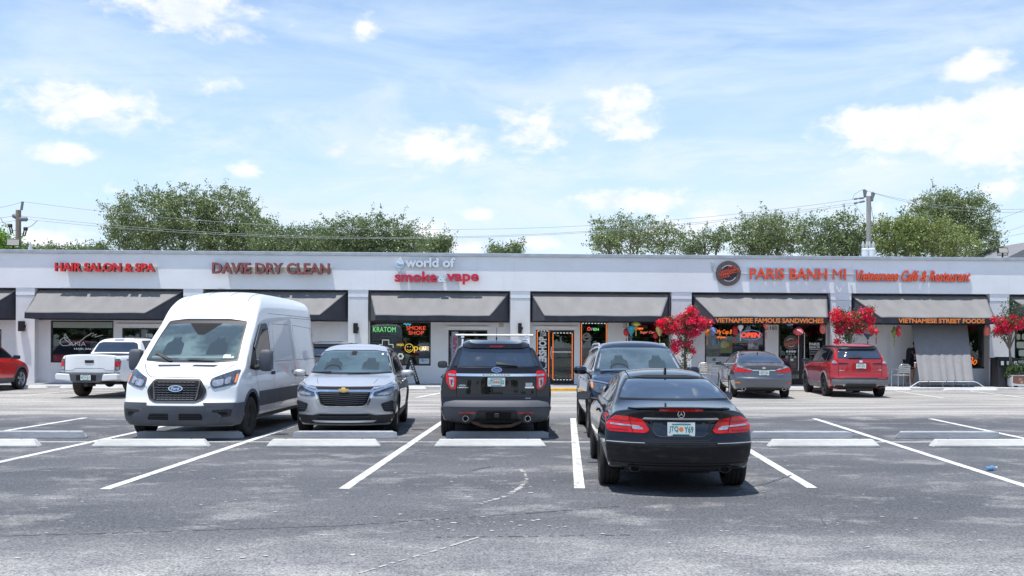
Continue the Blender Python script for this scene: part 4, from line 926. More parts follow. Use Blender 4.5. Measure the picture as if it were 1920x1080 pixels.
    def plate(s, view, x, z, st, w=.305, h=.152, tilt=0, frame='black', parent=None):
        p = s.hit(view, x, z, .0); sg = -1 if view == 'rear' else 1
        g = G(); g.box(-w/2-.008, w/2+.008, sg*.006, sg*.014, -h/2-.008, h/2+.008); fr = g.build('plate_frame', M[frame], s.t); fr.location = (x, p.y+sg*.006, z)
        g = G(); g.prism(rnd([(-w/2, -h/2), (w/2, -h/2), (w/2, h/2), (-w/2, h/2)], .012), sg*.0145, sg*.019); pl = g.build('licence_plate', M['plate'], fr)
        a, b = st
        def put(t_, x0, x1, z0, z1, m):
            v, f = text_geo(t_, .02); lo, hi = bb(v); q = G()
            q.add([((x0+(c[0]-lo[0])/(hi[0]-lo[0])*(x1-x0))*(1 if sg < 0 else -1), sg*.0205, z0+(c[1]-lo[1])/(hi[1]-lo[1])*(z1-z0)) for c in v], f); q.build('lettering', m, fr, fix=False)
        put(a, -w*.44, -w*.10, -h*.26, h*.22, M['plate_g']); put(b, w*.11, w*.44, -h*.26, h*.22, M['plate_g'])
        q = G(); q.lathe([(0, sg*.0202), (h*.17, sg*.0202), (h*.17, sg*.0192)], (0, 0, 0), ax='y', n=12); q.build('orange_emblem', M['plate_o'], fr)
        q = G(); q.box(-w*.34, w*.34, sg*.0195, sg*.0203, h*.32, h*.40); q.box(-w*.3, w*.3, sg*.0195, sg*.0203, -h*.44, -h*.36); q.build('lettering', M['plate_g'], fr)
        return fr
    def pipe(s, x, y, z, r, flat=1.0, m='chrome', ln=.14):
        g = G(); g.lathe([(r*.8, -.10+ln*0), (r, -ln*0), (r*1.02, ln*.5), (r, ln)], ax='y', n=20)
        g.v = [(v[0], v[1], v[2]*flat) for v in g.v]; g.lathe([(0, .05), (r*.86, .05), (r*.86, .0)], ax='y', n=20); 
        g2 = G(); n = 22; vs = []
        for k in range(n):
            c, q = math.cos(2*math.pi*k/n), math.sin(2*math.pi*k/n)
            for rr_, yy in ((r*.84, .06), (r*.84, -.005), (r, -.005), (r, ln)): vs.append((rr_*c, yy, rr_*q*flat))
        g2.add(vs, [(k*4+j, ((k+1) % n)*4+j, ((k+1) % n)*4+j+1, k*4+j+1) for k in range(n) for j in range(3)])
        o = g2.build('exhaust_tip', M[m], s.t, smooth=40); o.location = (x, y, z)
        g3 = G(); g3.add([(r*.85*math.cos(2*math.pi*k/n), .04, r*.85*math.sin(2*math.pi*k/n)*flat) for k in range(n)], [tuple(range(n))]); g3.build('bore', M['gap'], o)
    def shark(s, y, x=0, h=.06, m=None):
        p = s.hit('top', x, y); g = G(); g.prism([(y-.07, p.z-.01), (y+.09, p.z-.01), (y-.03, p.z+h), (y-.07, p.z+h*.95)], x-.012, x+.012, axis='x'); g.build('roof_antenna', m or M['black'], s.t, bevel=.004)
    def rails(s, x, y0, y1, m='satin', h=.045):
        for sx in (-1, 1):
            pts = []
            for k in range(13):
                y = y0+(y1-y0)*k/12; p = s.hit('top', sx*x, y)
                if p is None: continue
                e = 1 if 0 < k < 12 else 0; pts.append(p+Vector((0, 0, h*e-.01*(1-e))))
            g = G(); g.tube(pts, .018, 8); g.build('roof_rail', M[m], s.t, smooth=50)
    def sideglass(s, panes, m='glass_dk', frame=None, fm='blkplastic', off=.007):
        if frame: s.pan2('window_surround', 'left', frame, M[fm], off=.004, r=.03, res=.09)
        for p in panes: s.pan2('side_window', 'left', p, M[m], off=off, r=.035, res=.09)
    def doors(s, lines, handles=(), m=None):
        for l in lines: s.seam('left', l, both=True)
        for (y, z) in handles: s.pan2('door_handle', 'left', [(y-.11, z-.016), (y+.11, z-.016), (y+.11, z+.016), (y-.11, z+.016)], m or s.mt, off=.035, r=.015, thick=.03)

# dark glazing as its own parts, pane over cabin colour
def interior_glow(c, view, pts, m, **k): return c.panel('cabin_shade', view, pts, m, **k)

PAINT = dict(black=paint('car_paint_black', (.004, .0045, .0065), 0, .22), blueblack=paint('car_paint_midnight_blue', (.012, .020, .036), .3, .25), white=paint('car_paint_white', (.78, .79, .80), 0, .35),
             silver=paint('car_paint_silver', (.60, .61, .63), .5, .28), grey=paint('car_paint_grey', (.125, .135, .155), .7, .3), red=paint('car_paint_deep_red', (.42, .006, .014), .25, .3), red2=paint('car_paint_bright_red', (.62, .010, .010), .05, .3), brownblack=paint('car_paint_brown_black', (.010, .007, .009), .1, .25))

# ---------------- black coupe, the nearest car -------------------
def merc():
    c = Car('coupe', 'black two-door coupe parked nearest the camera with its red tail lights to us', 'car', (2.55, 13.25), R_(-4.9), 4.70,
        top=[(-2.35, .985), (-2.15, 1.0), (-1.85, 1.03), (-1.68, 1.055), (-1.25, 1.18), (-.85, 1.285), (-.4, 1.355), (.05, 1.375), (.45, 1.34), (.9, 1.19), (1.3, 1.0), (1.5, .965), (2.1, .86), (2.35, .72)],
        bot=[(-2.35, .30), (-2.0, .24), (-1.2, .20), (1.5, .18), (2.35, .22)],
        plan=[(-2.35, .77), (-2.1, .82), (-1.7, .85), (-1.2, .868), (0, .868), (1.5, .87), (2.1, .83), (2.35, .70)],
        sec=[(.18, .84), (.3, .93), (.45, .98), (.62, 1.0), (.78, .985), (.90, .93), (.97, .87), (1.0, .845), (1.1, .78), (1.25, .69), (1.38, .58)],
        rear=[(.25, .16), (.36, .06), (.5, .01), (.60, 0), (.66, .05), (.85, .09), (1.0, .05), (1.3, .05)], front=[(.2, .12), (.4, 0), (.6, .02), (.8, .14), (1, .2)],
        mt=PAINT['black'], rc=.30, fc=.3, crown=.035, yR=-1.26, yF=1.50, ra=.36, hip=.004)
    B = M['black']
    # rear window
    c.panel('window_surround', 'rear', [(-.655, 1.045), (.655, 1.045), (.61, 1.14), (.52, 1.262), (.3, 1.285), (-.3, 1.285), (-.52, 1.262), (-.61, 1.14)], M['black'], off=.004, r=.02)
    c.panel('rear_window', 'rear', [(-.63, 1.055), (.63, 1.055), (.585, 1.14), (.495, 1.248), (.25, 1.266), (-.25, 1.266), (-.495, 1.248), (-.585, 1.14)], M['glass_blue'], off=.009, r=.02)
    c.panel('roof_edge_trim', 'rear', [(-.50, 1.268), (.50, 1.268), (.25, 1.298), (-.25, 1.298)], M['gap'], off=.014, r=.01)
    # sunroof joint, roof seams
    for sx in (-1, 1): c.seam('top', [(sx*.46, -1.0), (sx*.47, -.2), (sx*.45, .4)], .014)
    c.seam('top', [(-.42, .25), (.42, .25)], .02)
    # spoiler lip
    g = G(); vs = []
    for k in range(25):
        x = -.565+1.13*k/24; p = c.hit('rear', x, .968); y = (p.y if p else -2.3)
        zt = c.hit('top', x, y+.13).z+.001; vs += [(x, y+.13, zt), (x, y-.03, zt+.002), (x, y-.028, zt-.010), (x, y+.025, zt-.03)]
    g.add(vs, [(4*k+j, 4*k+j+1, 4*k+5+j, 4*k+4+j) for k in range(24) for j in range(3)]); g.build('boot_spoiler', c.mt, c.t, smooth=50)
    c.panel('spoiler_shadow_gap', 'rear', [(-.58, .962), (.58, .962), (.56, .978), (-.56, .978)], M['gap'], off=.004)
    c.panel('brake_light', 'rear', [(-.24, .956), (.24, .956), (.24, .974), (-.24, .974)], M['redlens'], off=.012, r=.006)
    # tail lamps
    for sx in (-1, 1):
        pts = [(-.845, .885), (-.62, .89), (-.43, .855), (-.36, .735), (-.40, .705), (-.82, .71), (-.848, .76)]; ps = [(p[0]*-sx if sx > 0 else p[0], p[1]) for p in pts]
        ps = [(abs(p[0])*sx*.955, p[1]) for p in pts]; ps = ps if sx < 0 else ps[::-1]
        l = c.panel('tail_light', 'rear', ps, M['redlens'], off=.012, r=.025)
        def st(nm, q, m, off=.016): qq = [(abs(a)*sx*.955, b) for a, b in q]; return c.panel(nm, 'rear', qq if sx < 0 else qq[::-1], m, off=off, r=.008, parent=l)
        st('light_bar', [(-.80, .805), (-.47, .785), (-.47, .770), (-.80, .785)], M['lens']); st('reverse_lens', [(-.56, .782), (-.44, .768), (-.43, .742), (-.55, .748)], M['lens'], .015)
        st('lamp_stripe', [(-.82, .845), (-.58, .845), (-.58, .833), (-.82, .833)], M['red']); st('lamp_stripe', [(-.82, .745), (-.60, .745), (-.60, .730), (-.82, .730)], M['red']); st('lamp_gap', [(-.590, .884), (-.584, .884), (-.545, .71), (-.551, .71)], M['gap'], .0165)
    # boot lid recess, chrome strip, star
    c.panel('plate_recess', 'rear', [(-.345, .855), (.345, .855), (.30, .70), (.24, .668), (-.24, .668), (-.30, .70)], M['blueblack_recess'] if 'blueblack_recess' in M else M['greyplastic'], off=.003, r=.03)
    c.panel('recess_shell', 'rear', [(-.325, .845), (.325, .845), (.28, .705), (.23, .682), (-.23, .682), (-.28, .705)], PAINT['blueblack'], off=.006, r=.03)
    c.panel('chrome_strip', 'rear', [(-.42, .862), (.42, .862), (.40, .885), (-.40, .885)], M['chrome'], off=.022, r=.008)
    c.plate('rear', 0, .757, ('JTQ', 'Y69'), frame='steel')
    e = G(); e.lathe([(.034, 0), (.040, 0), (.040, .006), (.034, .006)], ax='y', n=24)
    for k in range(3): a = math.pi/2+k*2*math.pi/3; e.add([(math.cos(a)*.035, 0, math.sin(a)*.035), (math.cos(a+2.2)*.006, 0, math.sin(a+2.2)*.006), (math.cos(a-2.2)*.006, 0, math.sin(a-2.2)*.006)], [(0, 1, 2)])
    o = e.build('emblem', M['chrome'], c.t, fix=False); p = c.hit('rear', 0, .922); o.location = (0, p.y-.012, .922)
    # joints: boot lid, bumper
    c.seam('rear', [(-.60, .97), (-.60, .90)], both=True); c.seam('rear', [(-.36, .72), (-.345, .665), (-.30, .635), (0, .628), (.30, .635), (.345, .665), (.36, .72)])
    c.panel('bumper_strip', 'rear', [(-.84, .606), (.84, .606), (.84, .616), (-.84, .616)], M['gap'], off=.004)
    for sx in (-1, 1): c.panel('bumper_chrome', 'rear', [(sx*a, b) for a, b in ((.87, .598), (.40, .598), (.40, .604), (.87, .604))][::-sx], M['satin'], off=.006)
    c.panel('bumper_crease', 'rear', [(-.80, .368), (.80, .368), (.80, .378), (-.80, .378)], M['gap'], off=.003)
    c.panel('rear_valance', 'rear', [(-.62, .262), (.62, .262), (.58, .345), (-.58, .345)], M['blkplastic'], off=.008, r=.03)
    for x in (-.50, .50): c.pipe(x, c.hit('rear', x, .33).y-.01, .302, .062, .62, m='steel', ln=.2)
    # side: glass, chrome waist, door
    fr = [(-1.35, 1.02), (-1.0, 1.16), (-.5, 1.26), (.1, 1.29), (.45, 1.25), (.85, 1.09), (.98, .96), (.2, .955), (-.9, .97)]
    c.sideglass([[(-1.22, 1.02), (-.95, 1.13), (-.5, 1.235), (-.34, 1.24), (-.32, .98), (-.9, .985)], [(-.28, .98), (-.28, 1.245), (.1, 1.262), (.42, 1.225), (.78, 1.08), (.90, .975), (.2, .97)]], frame=fr)
    c.pan2('waist_chrome', 'left', [(-1.35, .955), (.98, .935), (.98, .955), (-1.35, .978)], M['chrome'], off=.012)
    c.doors([[(-.55, .93), (-.62, .6), (-.5, .3)], [(.80, .93), (.83, .5), (.75, .3)], [(-1.9, .62), (-1.7, .61)]], [(-.38, .84)])
    c.mirror(.72, .965, .99, PAINT['black'], (.105, .07, .062)); c.shark(-.62, 0, .075)
    c.wheels(.745, -1.26, 1.50, .325, w=.24, n=5, m='rim_dk', rimr=.70)
    c.pan2('headlight', 'front', [(-.82, .72), (-.48, .66), (-.50, .56), (-.80, .58)], M['lampdk'], off=.01, r=.03)
    c.panel('front_grille', 'front', [(-.40, .72), (.40, .72), (.36, .5), (-.36, .5)], M['black'], off=.01, r=.03)
    c.panel('windscreen', 'front', [(-.66, 1.0), (.66, 1.0), (.52, 1.28), (-.52, 1.28)], M['glass_dk'], off=.008, r=.05)
    c.done(); return c
M['blueblack_recess'] = M['blkplastic']
merc()

# ---------------- black SUV with the roof bar -------------------
def explorer():
    c = Car('suv', 'black SUV seen square from behind with a silver bar across its roof', 'car', (.47, 19.78), R_(.2), 5.0,
        top=[(-2.5, 1.66), (-2.2, 1.70), (-1.2, 1.745), (0, 1.75), (.5, 1.71), (.9, 1.55), (1.35, 1.22), (1.6, 1.14), (2.3, 1.02), (2.5, .86)],
        bot=[(-2.5, .33), (-2.0, .26), (-1.3, .24), (1.5, .24), (2.5, .28)],
        plan=[(-2.5, .90), (-2.3, .955), (-2.0, .985), (-1, 1.0), (1.5, .99), (2.2, .92), (2.5, .76)],
        sec=[(.22, .88), (.35, .95), (.5, .985), (.8, 1.0), (1.0, .985), (1.12, .955), (1.2, .90), (1.28, .835), (1.45, .77), (1.64, .70), (1.75, .60)],
        rear=[(.28, .22), (.40, .06), (.52, .0), (.63, 0), (.67, .09), (.9, .12), (1.22, .15), (1.30, .19), (1.62, .40), (1.68, .38), (1.75, .36)], front=[(.3, .1), (.5, 0), (.9, .06), (1.1, .15)],
        mt=PAINT['brownblack'], rc=.20, fc=.25, Lr=1.3, crown=.04, yR=-1.37, yF=1.49, ra=.42)
    c.panel('window_surround', 'rear', [(-.70, 1.262), (.70, 1.262), (.605, 1.62), (.54, 1.655), (-.54, 1.655), (-.605, 1.62)], M['black'], off=.005, r=.03)
    c.panel('rear_window', 'rear', [(-.675, 1.278), (.675, 1.278), (.585, 1.615), (.45, 1.635), (-.45, 1.635), (-.585, 1.615)], M['glass_blue'], off=.010, r=.03)
    for s in (-1, 1):
        q = [(.60, 1.54), (.68, 1.28), (.75, 1.28), (.645, 1.58)]; c.panel('pillar_glass', 'rear', [(a*s, b) for a, b in q][::s], M['glass_dk'], off=.012, r=.02)
    c.panel('rear_spoiler', 'rear', [(-.585, 1.615), (-.45, 1.60), (.45, 1.60), (.585, 1.615), (.57, 1.655), (.50, 1.70), (-.50, 1.70), (-.57, 1.655)], PAINT['brownblack'], off=.05, r=.03, thick=.06)
    c.panel('brake_light', 'rear', [(-.12, 1.615), (.12, 1.615), (.12, 1.638), (-.12, 1.638)], M['red'], off=.056, r=.005)
    c.panel('wiper', 'rear', [(-.01, 1.305), (.36, 1.282), (.37, 1.295), (.02, 1.345), (-.01, 1.34)], M['black'], off=.035, r=.008)
    c.panel('tailgate_chrome', 'rear', [(-.70, 1.112), (.70, 1.112), (.70, 1.156), (-.70, 1.156)], M['chrome'], off=.018, r=.006)
    c.text('lettering', 'rear', 'EXPLORER', -.24, .24, 1.122, 1.146, M['steel'], off=.022, bold=.0)
    o = c.panel('emblem', 'rear', [(math.cos(k*.3927)*.092, 1.222+math.sin(k*.3927)*.044) for k in range(16)], M['chrome'], off=.02); c.panel('emblem_field', 'rear', [(math.cos(k*.3927)*.078, 1.222+math.sin(k*.3927)*.034) for k in range(16)], mat('emblem_navy', (.02, .04, .12), .3, coat=1), off=.024, parent=o); c.text('lettering', 'rear', 'Ford', -.055, .055, 1.202, 1.242, M['chrome'], off=.027, shear=.3, parent=o)
    for s in (-1, 1):
        f = lambda q: [(a*s, b) for a, b in q][::s]
        l = c.panel('tail_light', 'rear', f([(.70, 1.205), (.80, 1.21), (.885, 1.15), (.875, 1.0), (.80, .885), (.70, .885)]), M['redlens'], off=.014, r=.03)
        c.panel('reverse_lens', 'rear', f([(.735, 1.08), (.83, 1.09), (.815, .965), (.775, .915), (.74, .925)]), M['lens'], off=.019, r=.02, parent=l); c.panel('lamp_core', 'rear', f([(.765, 1.05), (.80, 1.05), (.795, .955), (.77, .955)]), M['red'], off=.023, r=.01, parent=l); c.panel('lamp_chrome', 'rear', f([(.71, 1.14), (.84, 1.155), (.84, 1.12), (.71, 1.11)]), M['lens'], off=.018, r=.01, parent=l)
    c.plate('rear', -.005, 1.015, ('UTH', 'H20'), frame='steel')
    c.text('lettering', 'rear', 'LIMITED', -.68, -.49, .905, .925, M['chrome'], off=.006, bold=.04); c.text('lettering', 'rear', 'LSTUDIO', -.66, -.53, .94, .965, M['chrome'], off=.006, shear=.3, bold=.02); c.text('lettering', 'rear', '4WD', .50, .60, .72, .74, M['chrome'], off=.006, bold=.02)
    k = c.panel('bumper_sticker', 'rear', [(.51, .945), (.63, .945), (.63, 1.0), (.51, 1.0)], M['lens'], off=.004); c.panel('bumper_sticker', 'rear', [(.50, .905), (.66, .905), (.66, .935), (.50, .935)], M['white_pl'], off=.004, r=.01)
    c.seam('rear', [(-.70, 1.21), (-.70, .70), (.70, .70), (.70, 1.21)], .012); c.seam('rear', [(-.66, .80), (-.12, .80)], .006); c.seam('rear', [(.12, .80), (.66, .80)], .006)
    c.panel('tailgate_handle', 'rear', [(-.11, .80), (.11, .80), (.11, .84), (-.11, .84)], M['gap'], off=.004, r=.01)
    c.panel('bumper_top', 'rear', [(-.93, .585), (.93, .585), (.90, .640), (.72, .675), (-.72, .675), (-.90, .640)], M['greyplastic'], off=.03, r=.03, thick=.03)
    c.panel('bumper_cover', 'rear', [(-.98, .42), (-.80, .32), (-.62, .275), (.62, .275), (.80, .32), (.98, .42), (.96, .59), (-.96, .59)], M['greyplastic'], off=.012, r=.03)
    c.panel('hitch_cutout', 'rear', [(-.34, .53), (-.40, .31), (-.30, .27), (.30, .27), (.40, .31), (.34, .53)], M['blkplastic'], off=.018, r=.04); c.panel('hitch_shadow', 'rear', [(-.20, .50), (.26, .50), (.24, .36), (-.18, .36)], M['gap'], off=.021, r=.04)
    q = G(); q.box(-.04, .04, -.06, .06, -.035, .035); o = q.build('hitch_receiver', M['steel'], c.t, bevel=.006); o.location = (0, -2.53, .445)
    q = G(); q.tube([(-.42, -2.38, .32), (-.25, -2.44, .255), (0, -2.46, .24), (.25, -2.44, .255), (.42, -2.38, .32)], .03, 8); q.build('tow_bar', M['rust'], c.t, smooth=50)
    for s in (-1, 1):
        c.panel('reflector', 'rear', [(s*a, b) for a, b in ((.375, .475), (.65, .475), (.65, .505), (.375, .505))][::s], M['redrefl'], off=.034 if 0 else .02, r=.008); c.pipe(s*.54, -2.50, .385, .052, 1, ln=.2)
        q = G(); q.lathe([(.06, 0), (.085, 0), (.085, .1), (.06, .1)], ax='y', n=20); o = q.build('exhaust_bezel', M['blkplastic'], c.t); o.location = (s*.54, -2.49, .385)
    c.sideglass([[(-2.0, 1.28), (-1.85, 1.52), (-1.15, 1.60), (-1.1, 1.22), (-1.9, 1.22)], [(-1.05, 1.22), (-1.08, 1.60), (-.12, 1.625), (-.1, 1.2)], [(-.05, 1.2), (-.05, 1.62), (.45, 1.60), (1.05, 1.26), (1.0, 1.19)]], frame=[(-2.1, 1.26), (-1.9, 1.56), (-.5, 1.655), (.45, 1.63), (1.2, 1.2), (1.0, 1.16), (-1.9, 1.19)])
    c.pan2('sill_cladding', 'left', [(-.93, .3), (1.05, .3), (1.05, .46), (-.93, .46)], M['greyplastic'], off=.012)
    c.doors([[(-.98, 1.2), (-.95, .5)], [(-.02, 1.2), (0, .35)], [(1.0, 1.2), (1.05, .8), (1.0, .35)]], [(-.75, 1.04), (.22, 1.04)])
    c.mirror(.85, 1.245, 1.02, PAINT['brownblack'], (.10, .08, .075)); c.rails(.60, -1.9, .4, 'satin', .07); c.shark(-1.55, .02, .08)
    g = G(); g.tube([(-.73, 0, 0), (.73, 0, 0)], .028, 8); g.v = [(v[0], v[1]*1.4, v[2]*.7) for v in g.v]; o = g.build('roof_bar', M['satin'], c.t, smooth=50); o.location = (0, -.95, 1.845)
    for s in (-1, 1): g = G(); g.prism([(-.07, -.06), (.07, -.06), (.05, .02), (-.05, .02)], s*.60-.03, s*.60+.03, axis='x'); q = g.build('bar_foot', M['satin'], o, bevel=.01)
    g = G(); g.tube([(.02, -1.5, 1.74), (.025, -1.62, 1.98)], .004, 5); g.build('whip_antenna', M['black'], c.t)
    c.wheels(.86, -1.37, 1.49, .385, w=.25, n=5); c.pan2('headlight', 'front', [(-.85, .98), (-.5, .92), (-.5, .8), (-.84, .82)], M['lampdk'], off=.01, r=.03)
    c.panel('windscreen', 'front', [(-.74, 1.24), (.74, 1.24), (.6, 1.66), (-.6, 1.66)], M['glass_dk'], off=.008, r=.05)
    c.done(); return c
explorer()

# ---------------- white van -------------------
def glazed_front(c, outer, inner, y0, y1, dash_z, wheelx, seats=((-.38, 0), (.38, 0)), gm='glass_ws', cab=(.10, .12, .12)):
    pass
def van():
    c = Car('panel_van', 'white high-roof panel van facing us with black grille and grey bumper', 'van', (-4.75, 20.15), R_(174.9), 5.98,
        top=[(-2.99, 2.56), (-2.8, 2.62), (-1.5, 2.68), (.0, 2.69), (.6, 2.62), (1.0, 2.42), (1.35, 2.10), (1.7, 1.83), (2.2, 1.40), (2.32, 1.335), (2.65, 1.22), (2.88, 1.10), (2.99, 1.0)],
        bot=[(-2.99, .34), (-2.0, .30), (2.0, .25), (2.99, .24)],
        plan=[(-2.99, .99), (-2.7, 1.02), (2.0, 1.02), (2.6, .99), (2.99, .90)],
        sec=[(.22, .91), (.4, .985), (.8, 1.0), (1.2, .985), (1.35, .965), (1.5, .945), (2.0, .885), (2.4, .845), (2.55, .80), (2.69, .70)],
        rear=[(.3, .05), (.6, 0), (2.5, .06), (2.7, .1)], front=[(.24, .14), (.36, .02), (.62, 0), (.70, .06), (1.0, .12), (1.1, .14)],
        mt=PAINT['white'], rc=.06, fc=.23, Lr=.4, Lf=.9, crown=.05, yR=-1.78, yF=1.97, ra=.42, rp=6, fp=3.4)
    W_ = PAINT['white']
    ws = [(-.84, 1.355), (-.45, 1.325), (.45, 1.325), (.84, 1.355), (.785, 1.75), (.735, 2.08), (.4, 2.125), (-.4, 2.125), (-.735, 2.08), (-.785, 1.75)]
    c.panel('windscreen_surround', 'front', ws, M['black'], off=.005, r=.04)
    c.panel('windscreen', 'front', [(-.81, 1.385), (-.45, 1.36), (.45, 1.36), (.81, 1.385), (.755, 1.75), (.70, 2.0), (.4, 2.02), (-.4, 2.02), (-.70, 2.0), (-.755, 1.75)], c_ws['van'], off=.010, r=.03)
    c.panel('sensor_housing', 'front', [(-.30, 2.03), (.30, 2.03), (.06, 1.82), (-.06, 1.82)], M['gap'], off=.013, r=.02)
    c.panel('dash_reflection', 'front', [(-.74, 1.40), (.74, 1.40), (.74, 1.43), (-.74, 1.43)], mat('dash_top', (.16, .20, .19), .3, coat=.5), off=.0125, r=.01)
    c.panel('papers_on_dash', 'front', [(-.68, 1.40), (-.56, 1.40), (-.56, 1.455), (-.68, 1.455)], M['white_pl'], off=.014)
    for p in ([(.70, 1.47), (.66, 1.50), (.30, 1.335), (.35, 1.325)], [(.05, 1.35), (.0, 1.362), (-.44, 1.345), (-.44, 1.333)]): c.panel('wiper', 'front', p, M['black'], off=.03, r=.004)
    for s in (-1, 1): c.panel('seat_shape', 'front', [(s*a, b) for a, b in ((.22, 1.46), (.24, 1.66), (.32, 1.70), (.33, 1.78), (.47, 1.78), (.48, 1.70), (.56, 1.66), (.58, 1.46))][::-s], mat('cabin_dark', (.030, .044, .046), .05, coat=1), off=.0125, r=.03)
    c.panel('steering_wheel_shape', 'front', [(.40+math.cos(a)*.17, 1.46+math.sin(a)*.13) for a in [R_(180*k/10) for k in range(11)]]+[(.40+math.cos(a)*.145, 1.46+math.sin(a)*.108) for a in [R_(180-180*k/10) for k in range(11)]], MATS['cabin_dark'], off=.0135)
    # bonnet vents, grille, lamps
    for s in (-1, 1): c.panel('bonnet_vent', 'front', [(s*a, b) for a, b in ((.10, 1.263), (.50, 1.255), (.54, 1.285), (.13, 1.29))][::-s], M['blkplastic'], off=.006, r=.01)
    gp = [(-.52, .86), (-.40, 1.045), (.40, 1.045), (.52, .86), (.46, .70), (.36, .655), (-.36, .655), (-.46, .70)]
    fr = c.panel('grille_frame', 'front', gp, M['blkplastic'], off=.02, r=.05)
    gi = c.panel('grille', 'front', [(-.47, .86), (-.37, 1.015), (.37, 1.015), (.47, .86), (.42, .72), (.34, .68), (-.34, .68), (-.42, .72)], M['gap'], off=.026, r=.04, parent=fr)
    for r_ in range(8):
        z = .70+r_*.042
        for k in range(11):
            x = -.36+k*.072; c.panel('grille_cell', 'front', [(x-.031, z-.008), (x, z-.014), (x+.031, z-.008), (x+.031, z+.004), (x, z-.002), (x-.031, z+.004)], M['greyplastic'], off=.034, parent=fr, res=.2, thick=.008) if abs(x) < .40-abs(z-.86)*.5 else None
    for s in (-1, 1): c.panel('grille_bar', 'front', [(s*a, b) for a, b in ((.345, .69), (.365, .69), (.41, 1.0), (.39, 1.0))][::-s], M['greyplastic'], off=.04, parent=fr)
    o = c.panel('emblem', 'front', [(math.cos(k*.3927)*.125, .888+math.sin(k*.3927)*.055) for k in range(16)], M['chrome'], off=.05, thick=.02); c.panel('emblem_field', 'front', [(math.cos(k*.3927)*.105, .888+math.sin(k*.3927)*.043) for k in range(16)], MATS['emblem_navy'], off=.054, parent=o); c.text('lettering', 'front', 'Ford', .075, -.075, .862, .915, M['chrome'], off=.058, shear=.3, parent=o, bold=.02)
    for s in (-1, 1):
        f = lambda q: [(a*s, b) for a, b in q][::-s]
        h = c.panel('headlight', 'front', f([(.585, .925), (.63, .89), (.95, .965), (.955, 1.20), (.90, 1.205), (.56, 1.06), (.555, .985)]), M['lampdk'], off=.014, r=.03)
        c.panel('lamp_lens', 'front', f([(.60, 1.02), (.75, 1.05), (.77, .95), (.64, .925), (.59, .96)]), M['lens'], off=.02, r=.03, parent=h); c.panel('lamp_lens', 'front', f([(.775, 1.06), (.86, 1.09), (.86, .975), (.785, .955)]), M['lens'], off=.02, r=.03, parent=h)
        c.panel('indicator_lens', 'front', f([(.92, 1.12), (.945, 1.13), (.945, .99), (.92, .98)]), M['orange'], off=.019, r=.01, parent=h)
    # bumper
    c.panel('bumper', 'front', [(-1.0, .645), (-.56, .605), (-.40, .60), (.40, .60), (.56, .605), (1.0, .645), (1.0, .40), (.86, .265), (-.86, .265), (-1.0, .40)], M['greyplastic'], off=.016, r=.03, res=.07)
    c.pan2('bumper_side', 'left', [(2.40, .645), (2.94, .645), (2.94, .27), (2.38, .27)], M['greyplastic'], off=.022, res=.08)
    c.panel('bumper_step', 'front', [(-.78, .43), (-.70, .49), (.70, .49), (.78, .43), (.70, .30), (-.70, .30)], M['ltgreyplastic'] if 0 else M['greyplastic'], off=.03, r=.03)
    c.panel('lower_intake', 'front', [(-.48, .375), (-.46, .475), (.42, .475), (.46, .375)], M['gap'], off=.036, r=.03)
    for k in range(3): c.panel('intake_bar', 'front', [(-.45, .395+k*.028), (.44, .395+k*.028), (.44, .405+k*.028), (-.45, .405+k*.028)], M['blkplastic'], off=.042)
    c.panel('tow_cover', 'front', [(-.09, .36), (.09, .36), (.09, .48), (-.09, .48)], M['greyplastic'], off=.045, r=.01)
    for s in (-1, 1):
        f = lambda q: [(a*s, b) for a, b in q][::-s]
        c.panel('fog_recess', 'front', f([(.66, .395), (.90, .42), (.93, .545), (.62, .535)]), M['blkplastic'], off=.022, r=.03); c.panel('fog_recess_inner', 'front', f([(.70, .43), (.86, .445), (.85, .50), (.72, .50)]), M['gap'], off=.026, r=.02)
    # side: cladding, windows, doors
    c.pan2('side_cladding', 'left', [(-1.33, .52), (1.52, .52), (1.52, .79), (-1.33, .79)], M['greyplastic'], off=.014, res=.12); c.pan2('side_cladding', 'left', [(-2.9, .45), (-2.24, .45), (-2.24, .79), (-2.9, .79)], M['greyplastic'], off=.014, res=.12)
    for y in (-1.78, 1.97):
        ring_ = [(y+math.cos(a)*.425, .385+math.sin(a)*.425) for a in [R_(-8+196*k/16) for k in range(17)]]+[(y+math.cos(a)*.475, .385+math.sin(a)*.475) for a in [R_(188-196*k/16) for k in range(17)]]
        c.pan2('arch_trim', 'left', ring_, M['greyplastic'], off=.014, thick=.02)
    c.pan2('sill', 'left', [(-1.3, .30), (1.5, .30), (1.5, .36), (-1.3, .36)], M['blkplastic'], off=.01, res=.12)
    c.pan2('window_surround', 'left', [(.62, 1.26), (.62, 2.0), (.72, 2.06), (1.12, 2.03), (1.68, 1.62), (2.05, 1.22), (1.6, 1.17)], M['black'], off=.006, r=.05)
    c.pan2('side_window', 'left', [(.68, 1.30), (.68, 1.97), (.76, 2.0), (1.10, 1.98), (1.58, 1.60), (1.60, 1.24)], M['glass_dk'], off=.012, r=.04)
    c.pan2('wind_deflector', 'left', [(.68, 1.93), (.75, 2.05), (1.14, 2.03), (1.66, 1.60), (1.62, 1.53), (1.08, 1.93), (.80, 1.95)], M['greyplastic'], off=.03, r=.02)
    c.doors([[(.52, 2.1), (.52, .45)], [(1.70, 1.2), (1.62, .95), (1.55, .82)], [(-1.05, 2.25), (-1.05, .45)], [(.50, 2.25), (-1.05, 2.25), (-2.9, 2.24)], [(-2.85, 2.2), (-1.05, 2.2)]], ())
    c.doors([[(-1.0, 1.32), (-.9, 2.05), (.30, 2.05), (.40, 1.32), (-1.0, 1.32)], [(-2.8, 1.32), (-2.75, 2.0), (-1.2, 2.05), (-1.15, 1.32), (-2.8, 1.32)]])
